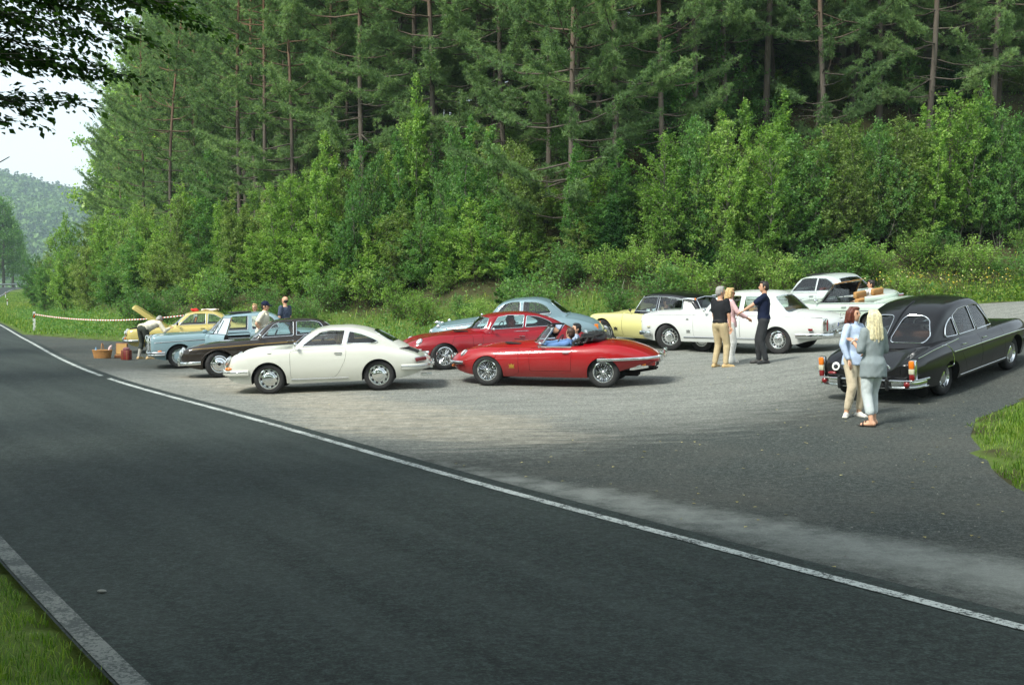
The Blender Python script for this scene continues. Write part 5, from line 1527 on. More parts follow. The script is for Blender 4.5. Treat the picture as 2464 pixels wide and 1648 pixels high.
        # bright trim round the side windows and screens
        for (nm, poly, rad) in c.windows:
            rp = round_poly(poly, rad, 5)
            for sg in sides:
                a = np.array([p[0] for p in rp]); b = np.array([p[1] for p in rp]); y = c.gh_side(a, b)
                mb = MB(); mb.tube([(X(p), sg * (q + .002), r_) for p, q, r_ in zip(a, y, b)], c.trim_r, 5, closed=True, sy=.7); mb.build('window_trim', c.trimmat, root)
        for P, front in ((fs, True), (bs, False)):
            if P is bs and c.no_back: continue
            pts = c.on_screen(P, front); mb = MB(); mb.tube(pts, .011, 5, closed=True); mb.build('screen_trim', c.trimmat, root)
        for P in (c.back_windows or []):
            pts = c.on_screen(round_poly(P, .10, 5), False); mb = MB(); mb.tube(pts, .010, 6, closed=True); mb.build('screen_trim', c.trimmat, root)
    # -------- wheels
    st = R(steer)
    for sg in (1, -1):
        for xa, wid, s_ in ((xf, c.trackf, st), (xr, c.trackr, 0)):
            wheel(root, c.whl, (X(xa), sg * wid / 2, c.whl['r']), sg, s_)
    # axles and floor pan so that the car is solid below
    mb = MB()
    mb.box((X((xf + xr) / 2), 0, .30), (c.wb - .75, 1.0, .10), None, .03)
    for xa in (xf, xr): mb.tube([(X(xa), -c.trackf / 2 + .05, c.whl['r']), (X(xa), c.trackf / 2 - .05, c.whl['r'])], .035, 8)
    mb.build('chassis', M_DARK, root)
    # -------- interior: seats, dash, wheel
    if c.seats:
        M = c.seatmat
        for (xs, yy, kind) in c.seats:
            mb = MB(); zt = c.seat_z
            wd = .50 if kind == 'f' else 1.15
            mb.box((X(xs), yy, zt), (.50, wd, .16), None, .05)
            mb.box((X(xs + .30), yy, zt + .30), (.15, wd, .60), Matrix.Rotation(R(-14), 3, 'Y'), .05)
            mb.build('seat', M, root)
        mb = MB(); mb.box((X(c.dash_x), 0, c.belt - .10), (.22, 2 * c.tub[2] - .06, .20), None, .06); mb.build('dashboard', c.dashmat, root)
        mb = MB(); pts = []
        sx, sy, sz = X(c.dash_x + .33), c.tub[2] * .5 * c.drive, c.belt + .02
        for k in range(20):
            a = 2 * math.pi * k / 20; pts.append((sx - .19 * math.sin(a) * .42, sy + .19 * math.cos(a), sz + .19 * math.sin(a) * .9))
        mb.tube(pts, .012, 6, closed=True); mb.tube([pts[0], (sx + .02, sy, sz), pts[10]], .010, 5); mb.tube([(sx + .02, sy, sz), (sx + .22, sy, sz - .1)], .018, 6); mb.build('steering_wheel', c.wheelmat, root)
    for fn in c.extras: fn(c)
    return root

def on_screen(c, P, front):
    """project a (y, z) outline on to the front or rear cabin surface"""
    G = c.gh_grid(-.004, 90); n, M, _ = G.shape; out = []
    half = G[:n // 2] if front else G[n // 2:]
    A = half.reshape(-1, 3); mid = c.ox - A[:, 0]
    k = (mid < c.xroof_f + .2) if front else (mid > (c.bw_x0 - .05 if c.back_windows else c.xroof_r - .2)); A = A[k]
    for y, z in P:
        d = (A[:, 1] - y) ** 2 + (A[:, 2] - z) ** 2; i = np.argsort(d)[:4]; w = 1 / (d[i] + 1e-5); out.append((float((A[i, 0] * w).sum() / w.sum()), y, z))
    return out
Car.on_screen = on_screen

# ---- extras: each returns a function taking the car
def ex_side_strip(nm, pts, r=.010, mat=None, sy=.5):
    def f(c):
        xs = np.linspace(pts[0][0], pts[-1][0], 26); zs = interp(pts, xs) if len(pts) > 2 else np.interp(xs, [p[0] for p in pts], [p[1] for p in pts])
        y = c.side_y(xs, zs)
        for sg in c.sides:
            mb = MB(); mb.tube([(float(c.X(a)), sg * (b + .003), z) for a, b, z in zip(xs, y, zs)], r, 6, sy=sy, up=(0, 0, 1)); mb.build(nm, mat or M_CHROME, c.root)
    return f
def ex_handle(x, z, L=.13):
    def f(c):
        for sg in c.sides:
            y = float(c.side_y(np.array([x]), np.array([z]))[0]); X0 = float(c.X(x))
            mb = MB(); mb.tube([(X0 + L / 2, sg * (y + .004), z), (X0 + L * .42, sg * (y + .028), z), (X0 - L * .3, sg * (y + .030), z), (X0 - L / 2, sg * (y + .004), z)], .010, 6); mb.build('door_handle', M_CHROME, c.root)
    return f
def ex_bumper(nm, path, z, hgt=.055, mat=None, dep=.022, zpts=None, side=0):
    """path of (x, y) from the left end round to the centre; mirrored"""
    def f(c):
        L = [(p[0], p[1], z if zpts is None else zpts[i]) for i, p in enumerate(path)]
        full = L + [(a, -b, zz) for a, b, zz in L[::-1] if b != 0] if side == 0 else ([(a, side * b, zz) for a, b, zz in L])
        P = [Vector((float(c.X(a)), b, zz)) for a, b, zz in full]
        # smooth the path
        for _ in range(2): P = [P[0]] + [q for i in range(len(P) - 1) for q in (P[i].lerp(P[i + 1], .25), P[i].lerp(P[i + 1], .75))] + [P[-1]]
        mb = MB(); mb.tube(P, hgt, 10, sy=dep / hgt, up=(0, 0, 1)); mb.build(nm, mat or M_CHROME, c.root)
    return f
def ex_ell(nm, x, y, z, r, mat, both=True, rot=None, parent=None):
    def f(c):
        for sg in ((1, -1) if both else (1,)):
            rm = None
            if rot is not None: rm = Matrix.Rotation(sg * rot[2], 3, 'Z') @ Matrix.Rotation(rot[1], 3, 'Y') @ Matrix.Rotation(sg * rot[0], 3, 'X')
            mb = MB(); mb.ell((float(c.X(x)), sg * y, z), r, rm, 18, 12); mb.build(nm, mat, c.root, 60)
    return f
def ex_box(nm, x, y, z, s, mat, both=True, bev=.012, rot=None):
    def f(c):
        for sg in ((1, -1) if both else (1,)):
            rm = None
            if rot is not None: rm = Matrix.Rotation(sg * rot[2], 3, 'Z') @ Matrix.Rotation(rot[1], 3, 'Y') @ Matrix.Rotation(sg * rot[0], 3, 'X')
            mb = MB(); mb.box((float(c.X(x)), sg * y, z), s, rm, bev); mb.build(nm, mat, c.root)
    return f
def ex_lamp(x, y, z, r, tilt=0.0, yaw=0.0, ringr=.014, lens=None, depth=.06):
    """round headlamp with a bright ring; tilt leans it back, yaw turns it outwards"""
    def f(c):
        for sg in (1, -1):
            rm = Matrix.Rotation(sg * yaw, 3, 'Z') @ Matrix.Rotation(-tilt, 3, 'Y'); o = Vector((float(c.X(x)), sg * y, z))
            mb = MB(); mb.ell(o, (depth, r, r), rm, 20, 12); L = mb.build('headlight', lens or M_LENS, c.root, 60)
            mb = MB(); mb.tube([o + rm @ Vector((depth * .25, r * math.cos(a), r * math.sin(a))) for a in np.linspace(0, 2 * math.pi, 24, endpoint=False)], ringr, 6, closed=True); q = mb.build('headlight_ring', M_CHROME, L)
    return f
def ex_mirror(x, yoff, z, r=.07, arm=.10, left_only=True, mat=None):
    def f(c):
        for sg in c.sides:
            y = float(c.side_y(np.array([x]), np.array([min(z - .02, float(interp(c.sh, np.array([x]))[0]) - .01)]))[0]); X0 = float(c.X(x)); b = Vector((X0, sg * y, z - arm)); t = Vector((X0 - .02, sg * (y + yoff), z))
            mb = MB(); mb.tube([b, b.lerp(t, .6) + Vector((.02, 0, 0)), t], .008, 6); mb.ell(t, (.035, r, r * .8), None, 12, 8); mb.build('mirror', mat or M_CHROME, c.root, 60)
    return f
def ex_wipers(xb, zb, ys=(.45, -.1), L=.38):
    def f(c):
        for y in ys:
            P = c.on_screen([(y, zb), (y - .18, zb + L * .38), (y - .32, zb + L * .5)], True); P = [Vector(p) + Vector((.012, 0, .010)) for p in P]
            mb = MB(); mb.tube(P, .005, 4); mb.build('wiper', M_CHROME, c.root)
    return f
def ex_emblem(x, z, s=.11, mat=None):
    """small flat crown emblem stuck on the flank"""
    def f(c):
        pts = [(-.5, -.35), (.5, -.35), (.5, -.05), (.62, .38), (.26, .12), (0, .5), (-.26, .12), (-.62, .38), (-.5, -.05)]
        bar = [(-.62, -.55), (.62, -.55), (.62, -.45), (-.62, -.45)]
        for sg in c.sides[:1]:
            for k, P in enumerate((pts, bar)):
                a = np.array([x - p[0] * s for p in P]); b = np.array([z + p[1] * s for p in P]); y = c.side_y(a, b) + .003
                o = link('emblem', mesh_np('emblem', [(float(c.X(q)), sg * yy, zz) for q, yy, zz in zip(a, y, b)], [list(range(len(P)))]), mat or M_GOLD, c.root)
                if k == 0: base = o
                else: o.parent = base
    return f
def text_mesh(s, size, mat, parent, M4, name='lettering'):
    cu = bpy.data.curves.new('t', 'FONT'); cu.body = s; cu.size = size; cu.align_x = 'CENTER'; cu.align_y = 'CENTER'; cu.extrude = .001
    o = bpy.data.objects.new('t', cu); TMP.collection.objects.link(o)
    me = evaluated(o); bpy.data.objects.remove(o)
    q = link(name, me, mat, parent); q.matrix_local = M4; return q
def ex_plate(x, y, z, w, h, text, rear=True, tilt=0.0, eu=True):
    def f(c):
        d = -1 if rear else 1; X0 = float(c.X(x))
        mb = MB(); mb.box((0, 0, 0), (.012, w, h), None, .004); p = mb.build('number_plate', M_PLATE, c.root)
        p.location = (X0, y, z); p.rotation_euler = (0, tilt, 0)
        # local frame: lettering faces -X (rear)
        if eu:
            mb = MB(); mb.box((d * .0075, (w / 2 - .028) * (1 if rear else -1), 0), (.004, .05, h - .008)); mb.build('plate_band', M_EUBLUE, p, None)
        Mx = Matrix(((0, 0, d), (-1 if rear else 1, 0, 0), (0, 1, 0))).to_4x4()
        Mx.translation = (d * .0085, (-.02 if eu else 0) * (1 if rear else -1), 0)
        text_mesh(text, h * .72, M_BLACK, p, Mx)
    return f
CAR0 = dict(sides=(1,), windows=[], panels=[], lids=[], extras=[], panel_r=.05, archw=1.0, roof_paint=None, inner=M_RUBBER, glassmat=M_GLASS, trim_r=.010, trimmat=M_CHROME, no_back=False, back_windows=None, bw_x0=0,
            seats=None, seatmat=M_LEATHER['black'], seat_z=.42, dashmat=M_RUBBER, wheelmat=M_RUBBER, drive=1, trim=M_RUBBER, tub=None, crn=1.0)
def mk(**k):
    d = dict(CAR0); d.update(k); d['parts'] = {}; return Car(**d)
P_WHITE = paint('ivory_paint', C(206, 207, 197)); P_WHITE2 = paint('white_paint', C(212, 215, 211)); P_RED = paint('bright_red_paint', (.32, .001, .005)); P_RED2 = paint('deep_red_paint', (.25, .001, .008))
P_BROWN = paint('dark_brown_paint', C(40, 33, 28), dirt=.10); P_BLUE = paint('pale_blue_paint', C(132, 158, 166)); P_GREYBLUE = paint('grey_blue_paint', C(120, 144, 152), .2); P_YELLOW = paint('primrose_paint', C(214, 208, 138))
P_MUSTARD = paint('mustard_paint', C(190, 174, 104)); P_BLACK = paint('black_paint', (.005, .005, .006), rough=.3, dirt=.04); P_SILVER = paint('silver_paint', C(186, 194, 190), .15); P_SAGE = paint('silver_green_paint', C(190, 204, 190), .1)
CH = M_CHROME
sedan_w = dict(style='steel', r=.325, rim=.205, w=.18, cap=.62)

# ---- 1: small rear-engined sports coupe, ivory
S911 = mk(L=4.16, ohf=.95, wb=2.21, track=1.33, trackf=1.33, trackr=1.32, paint=P_WHITE,
    plan=[(0, .60), (.25, .74), (.6, .79), (1.2, .805), (2.2, .805), (3.1, .80), (3.6, .76), (3.95, .66), (4.16, .52)],
    top=[(0, .58), (.15, .68), (.45, .76), (.9, .835), (1.35, .90), (1.6, .93), (2.3, .93), (3.0, .93), (3.3, .89), (3.7, .78), (4.0, .66), (4.16, .56)],
    sh=[(0, .62), (.12, .72), (.3, .82), (.6, .875), (1.0, .89), (1.5, .90), (2.2, .90), (2.9, .90), (3.4, .85), (3.8, .74), (4.16, .58)],
    bot=[(0, .36), (.3, .24), (.7, .21), (3.4, .21), (3.8, .28), (4.16, .40)], zw=[(0, .50), (.5, .54), (3.5, .56), (4.16, .52)],
    we=[(0, .80), (.5, .80), (1.4, .86), (3, .86), (3.6, .78), (4.16, .7)], n1=2.3, hoodv=.45, nose=(.30, .62, .40), tail=(.30, .60, .5),
    cab_plan=[(1.2, .66), (1.6, .70), (2.3, .71), (3.0, .68), (3.4, .60), (3.75, .50)], belt=.90, roof_max=1.315, tumble=.17,
    roof=[(1.28, .86), (1.40, .95), (1.75, 1.20), (1.92, 1.275), (2.2, 1.312), (2.5, 1.312), (2.8, 1.27), (3.1, 1.175), (3.4, 1.03), (3.62, .91), (3.75, .83)], xroof_f=1.9, xroof_r=2.75, bow=.14, rbow=.16, crown=.035, crn=1.0, blz=.965,
    windows=[('front', [(1.62, .945), (1.70, .945), (2.44, .945), (2.50, 1.225), (2.20, 1.235), (2.02, 1.21)], .03), ('quarter', [(2.53, .965), (2.585, 1.205), (2.82, 1.15), (3.03, 1.06), (3.16, .99), (3.06, .958)], [.03, .03, .10, .10, .04, .06])],
    panels=[('door', [(1.40, .30), (1.395, .86), (2.53, .885), (2.50, .66), (2.36, .40), (2.26, .30)], .10)], panel_r=.07,
    archf=(.355, .30), archr=(.345, .30), tub=(1.45, 3.05, .60, 1.0), floor=.26, seats=[(2.05, .34, 'f'), (2.05, -.34, 'f'), (2.72, 0, 'r')], seat_z=.34, dash_x=1.62,
    whl=dict(style='steel', r=.315, rim=.20, w=.165, cap=.60, slots=10),
    extras=[ex_handle(2.36, .79, .15), ex_side_strip('sill_strip', [(1.40, .285), (2.55, .285)], .014), ex_lamp(.115, .575, .69, .112, R(38), R(4), .013, depth=.05),
            ex_bumper('front_bumper', [(.56, .795), (.35, .785), (.12, .70), (.02, .55), (-.015, .25), (-.02, 0)], .455, .062, P_WHITE, .03), ex_bumper('bumper_strip', [(.54, .822), (.33, .812), (.10, .73), (-.005, .57), (-.045, .25), (-.05, 0)], .475, .012, CH, .010),
            ex_bumper('rear_bumper', [(3.62, .80), (3.85, .765), (4.05, .66), (4.14, .5), (4.175, .25), (4.18, 0)], .455, .06, P_WHITE, .03), ex_bumper('bumper_strip', [(3.62, .826), (3.87, .79), (4.075, .685), (4.17, .52), (4.205, .25), (4.21, 0)], .475, .012, CH, .010),
            ex_ell('indicator', .135, .675, .535, (.085, .055, .035), M_AMBER, rot=(0, 0, R(-35))), ex_box('tail_light', 4.00, .655, .60, (.26, .05, .085), M_RED, rot=(0, R(4), R(38)), bev=.02), ex_box('tail_chrome', 4.00, .645, .60, (.28, .05, .10), CH, rot=(0, R(4), R(38)), bev=.02),
            ex_box('overrider', -.03, .30, .45, (.06, .05, .14), CH, bev=.02), ex_box('overrider', 4.20, .30, .45, (.06, .05, .14), CH, bev=.02), ex_mirror(1.50, .10, .99, .065, .10), ex_wipers(1.35, .955, (.4, .0)),
            ex_box('exhaust_tip', 4.10, .45, .27, (.22, .06, .05), CH, both=False, bev=.02), ex_box('engine_grille', 3.80, 0, .748, (.28, .58, .02), M_RUBBER, both=False, rot=(0, R(-22), 0)), ex_ell('fuel_flap', .98, .70, .865, (.085, .085, .012), P_WHITE, both=False, rot=(R(-24), 0, 0))])

# ---- 2/3: long-bonneted British sports cars, open and closed
ET = dict(L=4.45, ohf=.94, wb=2.44, track=1.28, trackf=1.30, trackr=1.30,
    plan=[(0, .36), (.12, .50), (.4, .67), (.8, .755), (1.4, .80), (2.2, .815), (3.0, .825), (3.4, .81), (3.9, .72), (4.25, .60), (4.45, .48)],
    top=[(0, .50), (.2, .61), (.55, .74), (1.0, .835), (1.5, .885), (1.95, .905), (2.6, .90), (3.1, .925), (3.5, .91), (3.9, .845), (4.2, .755), (4.45, .62)],
    sh=[(0, .52), (.2, .645), (.5, .745), (.94, .80), (1.4, .80), (2.0, .80), (2.55, .80), (2.9, .835), (3.3, .88), (3.6, .872), (4.0, .79), (4.3, .675), (4.45, .58)],
    bot=[(0, .40), (.25, .30), (.6, .22), (1.0, .20), (3.0, .20), (3.5, .28), (3.9, .40), (4.45, .50)], zw=[(0, .46), (.6, .52), (2, .54), (3.4, .58), (4.45, .55)],
    we=[(0, .55), (.4, .62), (1, .70), (1.8, .80), (2.6, .86), (3.2, .76), (4, .70), (4.45, .6)], n1=2.0, hoodv=.30, nose=(.30, .30, .45), tail=(.25, .6, .5), bf=.84,
    archf=(.335, .30), archr=(.33, .30), whl=dict(style='wire', r=.325, rim=.205, w=.165), floor=.24, panel_r=.03,
    panels=[('door', [(1.86, .34), (1.86, .79), (2.74, .80), (2.72, .34)], .08), ('bonnet_side', [(.94, .205), (1.45, .205), (1.62, .30), (1.62, .78), (1.2, .76)], .02)] )
def rr_(P, dx): return [(a + dx, b) for a, b in P]
def et_extras(dx=0.0):
    return [ex_lamp(.40, .545, .655, .095, R(42), R(6), .010, depth=.06), ex_bumper('front_bumper', [(.42, .70), (.22, .62), (.06, .46), (-.02, .25), (-.03, .14)], .475, .034, CH, .022, side=1), ex_bumper('front_bumper', [(.42, .70), (.22, .62), (.06, .46), (-.02, .25), (-.03, .14)], .475, .034, CH, .022, side=-1),
         ex_box('overrider', -.03, .19, .50, (.07, .06, .17), CH, bev=.025), ex_ell('indicator', .12, .42, .39, (.04, .05, .035), M_AMBER), ex_bumper('rear_bumper', rr_([(3.28, .845), (3.6, .81), (4.0, .72), (4.3, .60), (4.45, .46), (4.50, .30)], dx), .60, .030, CH, .02, side=1, zpts=[.585, .59, .60, .615, .625, .63]),
         ex_bumper('rear_bumper', rr_([(3.28, .845), (3.6, .81), (4.0, .72), (4.3, .60), (4.45, .46), (4.50, .30)], dx), .60, .030, CH, .02, side=-1, zpts=[.585, .59, .60, .615, .625, .63]), ex_bumper('rear_bar', rr_([(4.50, .32), (4.53, .15), (4.54, 0)], dx), .635, .026, CH, .018),
         ex_box('overrider', 4.50 + dx, .31, .64, (.07, .06, .20), CH, bev=.025), ex_box('tail_light', 4.30 + dx, .46, .49, (.22, .12, .085), M_RED, bev=.03), ex_box('indicator', 4.18 + dx, .535, .49, (.09, .08, .085), M_AMBER, bev=.03), ex_box('lamp_bezel', 4.08 + dx, .565, .49, (.10, .06, .13), CH, bev=.02),
         ex_box('exhaust', 4.10 + dx, .10, .30, (.56, .04, .04), M_ALU if False else M_DARK, bev=.02, rot=(0, R(10), 0)), ex_box('silencer', 3.75 + dx, .10, .23, (.50, .10, .09), M_DARK, bev=.04), ex_handle(2.62 + dx * .7, .715, .13), ex_box('rear_valance', 4.30 + dx, 0, .43, (.12, .7, .10), M_DARK, both=False),
         ex_box('louvre', 1.42, .38, .868, (.34, .10, .012), M_DARK, bev=.004, rot=(R(-9), R(-4), 0)), ex_box('plate_lamp', 4.45 + dx, 0, .55, (.06, .34, .12), M_PLATE, both=False), ex_ell('intake', .02, 0, .46, (.05, .24, .07), M_DARK, both=False), ex_box('intake_bar', -.03, 0, .46, (.03, .5, .03), CH, both=False)]
ET_EX = et_extras()
def roadster_extras(c):
    X = lambda x: float(c.X(x)); r = c.root
    # curved screen and frame
    ys = np.linspace(-.56, .56, 17); bot = [Vector((X(1.80 + .30 * (y / .56) ** 2), y, .885)) for y in ys]; top = [Vector((X(2.10 + .17 * (y / .5) ** 2), y * .86, 1.225 - .02 * (y / .5) ** 2)) for y in ys]
    V = [tuple(p) for p in bot] + [tuple(p) for p in top]; n = len(ys); link('windscreen', mesh_np('windscreen', V, [[i, i + 1, n + i + 1, n + i] for i in range(n - 1)], True), M_GLASS, r)
    mb = MB(); mb.tube(bot, .016, 6); mb.build('screen_base', CH, r); mb = MB(); mb.tube(top, .020, 6); mb.build('screen_header', M_RUBBER, r)
    for k in (0, -1):
        mb = MB(); mb.tube([bot[k], top[k]], .019, 6); mb.build('screen_pillar', CH if k == 0 else CH, r)
    mb = MB(); mb.tube([Vector((X(2.13), 0, 1.15)), Vector((X(2.13), 0, 1.21))], .006, 5); mb.box((X(2.15), 0, 1.14), (.02, .20, .06), None, .015); mb.build('mirror_inside', CH, r)
    # chrome along the cockpit edge
    for sg in (1, -1):
        xs = np.linspace(2.02, 2.72, 8); mb = MB(); mb.tube([(X(a), sg * (.655 + .03 * (a - 2.0)), .815 + .01 * (a - 2)) for a in xs], .016, 6, sy=.8); mb.build('door_cap', CH, r)
    mb = MB(); mb.tube([(X(2.80 + .42 * (1 - (y / .66) ** 2)), y, .90 + .03 * (1 - (y / .66) ** 2)) for y in np.linspace(-.66, .66, 15)], .012, 6); mb.build('hood_rail', CH, r)
    # folded soft top: black pleated roll with the stacked frame
    for k, (xx, zz, rr, wv) in enumerate([(2.84, .95, .085, .60), (3.00, .985, .075, .58), (3.12, .975, .06, .55), (2.92, 1.03, .05, .56)]):
        mb = MB(); mb.tube([(X(xx + .16 * (1 - (y / .6) ** 2)), y * wv / .6, zz + .02 * math.sin(y * 9 + k)) for y in np.linspace(-.6, .6, 13)], [rr * (.75 + .25 * math.cos(y * 2)) for y in np.linspace(-.6, .6, 13)], 8, sy=.8); mb.build('folded_hood', M_LEATHER['black'], r)
    mb = MB()
    for sg in (1, -1): mb.tube([(X(2.72), sg * .60, .90), (X(2.95), sg * .60, 1.02), (X(3.2), sg * .52, 1.03)], .018, 6)
    mb.tube([(X(3.16 + .10 * (1 - (y / .55) ** 2)), y, 1.045) for y in np.linspace(-.55, .55, 11)], .016, 6); mb.build('hood_frame', M_RUBBER, r)
    mb = MB(); mb.box((X(3.46), 0, .955), (.05, .05, .015), None, .006); mb.box((X(3.86), 0, .835), (.10, .10, .012), Matrix.Rotation(R(-14), 3, 'Y'), .004); mb.build('boot_badge', CH, r)
ROAD = mk(**{**ET, **dict(paint=P_RED, gh=False, tub=(2.02, 2.95, .62, 1.1), belt=.85, seats=[(2.42, .31, 'f'), (2.42, -.31, 'f')], seat_z=.33, dash_x=2.05, seatmat=M_LEATHER['black'],
        extras=ET_EX + [roadster_extras, ex_emblem(1.48, .44, .10), ex_mirror(2.08, .10, .90, .055, .09)])})
def longer(P, dx=.23): return [(a + dx * min(1, max(0, (a - 2.05) / .6)), *q) for a, *q in P]
ET2 = {k: (longer(v) if k in ('plan', 'top', 'sh', 'bot', 'zw', 'we') else v) for k, v in ET.items()}
COUPE = mk(**{**ET2, **dict(L=4.68, wb=2.67, paint=P_RED2, tub=(1.95, 3.35, .58, 1.0), belt=.86, roof_max=1.27, tumble=.15, cab_plan=longer([(1.6, .64), (2.0, .685), (2.6, .70), (3.1, .67), (3.6, .58), (4.15, .44)]),
        roof=longer([(1.62, .86), (1.75, .935), (2.00, 1.14), (2.14, 1.215), (2.4, 1.262), (2.7, 1.27), (3.0, 1.24), (3.3, 1.16), (3.6, 1.04), (3.9, .90), (4.15, .76)]), xroof_f=2.15, xroof_r=3.18, bow=.30, rbow=.22, crown=.03, wsz=.905, blz=.93,
        panels=[('door', [(1.86, .34), (1.86, .79), (2.90, .80), (2.88, .34)], .08), ET['panels'][1]],
        windows=[('front', [(2.06, .895), (2.84, .915), (2.92, 1.195), (2.52, 1.205), (2.28, 1.165)], .03), ('quarter', [(2.90, .915), (2.98, 1.185), (3.26, 1.15), (3.50, 1.05), (3.60, .975), (3.50, .925)], [.03, .03, .08, .08, .06, .06])],
        seats=[(2.50, .30, 'f'), (2.50, -.30, 'f')], seat_z=.35, dash_x=2.05, seatmat=M_LEATHER['black'], extras=et_extras(.23) + [ex_mirror(2.08, .10, .90, .055, .09), ex_emblem(1.48, .44, .10), ex_wipers(1.7, .92, (.5, .15, -.2), .30), ex_side_strip('waist_strip', [(2.02, .812), (3.1, .832)], .013)])})

# ---- 4: low British saloon, dark brown
XJ = mk(L=4.81, ohf=.90, wb=2.765, track=1.47, trackf=1.47, trackr=1.49, paint=P_BROWN,
    plan=[(0, .70), (.2, .80), (.6, .865), (1.5, .885), (2.8, .885), (3.8, .86), (4.4, .79), (4.81, .68)],
    top=[(0, .66), (.15, .76), (.5, .83), (1.0, .885), (1.5, .915), (1.9, .92), (3.5, .92), (3.9, .90), (4.4, .82), (4.7, .74), (4.81, .68)],
    sh=[(0, .66), (.15, .76), (.5, .82), (1.0, .855), (1.6, .865), (2.6, .86), (3.3, .88), (3.8, .875), (4.3, .79), (4.81, .66)],
    bot=[(0, .42), (.3, .27), (.6, .22), (3.9, .22), (4.4, .32), (4.81, .44)], zw=[(0, .56), (1, .56), (4, .58), (4.81, .56)], n1=2.7, hoodv=.5, we=.82, nose=(.22, .75, .5), tail=(.3, .7, .5),
    cab_plan=[(1.5, .70), (2.0, .745), (2.8, .755), (3.4, .72), (3.95, .62)], belt=.885, roof_max=1.345, tumble=.16,
    roof=[(1.58, .86), (1.72, .93), (2.12, 1.22), (2.28, 1.295), (2.6, 1.34), (3.0, 1.343), (3.3, 1.32), (3.5, 1.26), (3.75, 1.10), (3.98, .93), (4.1, .86)], xroof_f=2.25, xroof_r=3.40, bow=.14, rbow=.10, crown=.03,
    windows=[('front', [(1.98, .915), (2.75, .915), (2.78, 1.255), (2.44, 1.25), (2.30, 1.215)], .03), ('rear', [(2.83, .915), (3.60, .93), (3.44, 1.20), (3.25, 1.25), (2.86, 1.258)], [.03, .04, .07, .05, .03])],
    panels=[('door', [(1.62, .28), (1.66, .855), (2.80, .865), (2.80, .28)], .09), ('door', [(2.82, .28), (2.82, .865), (3.62, .87), (3.60, .62), (3.30, .28)], .09)],
    archf=(.385, .31), archr=(.36, .30), tub=(1.85, 3.65, .68, 1.0), floor=.28, seats=[(2.5, .35, 'f'), (2.5, -.35, 'f'), (3.25, 0, 'r')], dash_x=1.98, seatmat=M_LEATHER['brown'], whl=dict(style='steel', r=.335, rim=.205, w=.185, cap=.60, centre=M_DARK, ring=CH, slots=8),
    extras=[ex_side_strip('coach_line', [(.12, .735), (2.4, .765), (4.6, .735)], .006, M_GOLD), ex_side_strip('waist_strip', [(1.7, .868), (3.6, .878)], .012), ex_side_strip('arch_lip', [(.50, .48), (.62, .60), (.90, .70), (1.18, .60), (1.29, .48)], .014, P_BROWN), ex_side_strip('sill_strip', [(1.35, .25), (3.25, .25)], .016), ex_handle(2.66, .79, .16), ex_handle(3.50, .79, .14),
            ex_lamp(.05, .60, .665, .09, 0, 0, .012), ex_lamp(.02, .37, .64, .075, 0, 0, .010), ex_bumper('front_bumper', [(.48, .895), (.3, .88), (.08, .78), (-.02, .55), (-.05, 0)], .40, .045, CH, .03), ex_box('overrider', -.05, .42, .44, (.07, .06, .20), CH, bev=.025),
            ex_box('grille', -.01, 0, .60, (.05, .50, .22), CH, both=False, bev=.03), ex_bumper('rear_bumper', [(4.3, .87), (4.6, .82), (4.82, .66), (4.87, 0)], .46, .04, CH, .03), ex_box('tail_light', 4.74, .62, .62, (.14, .08, .16), M_RED, bev=.03), ex_mirror(1.92, .11, .97, .065, .10), ex_wipers(1.7, .95, (.45, 0.))])

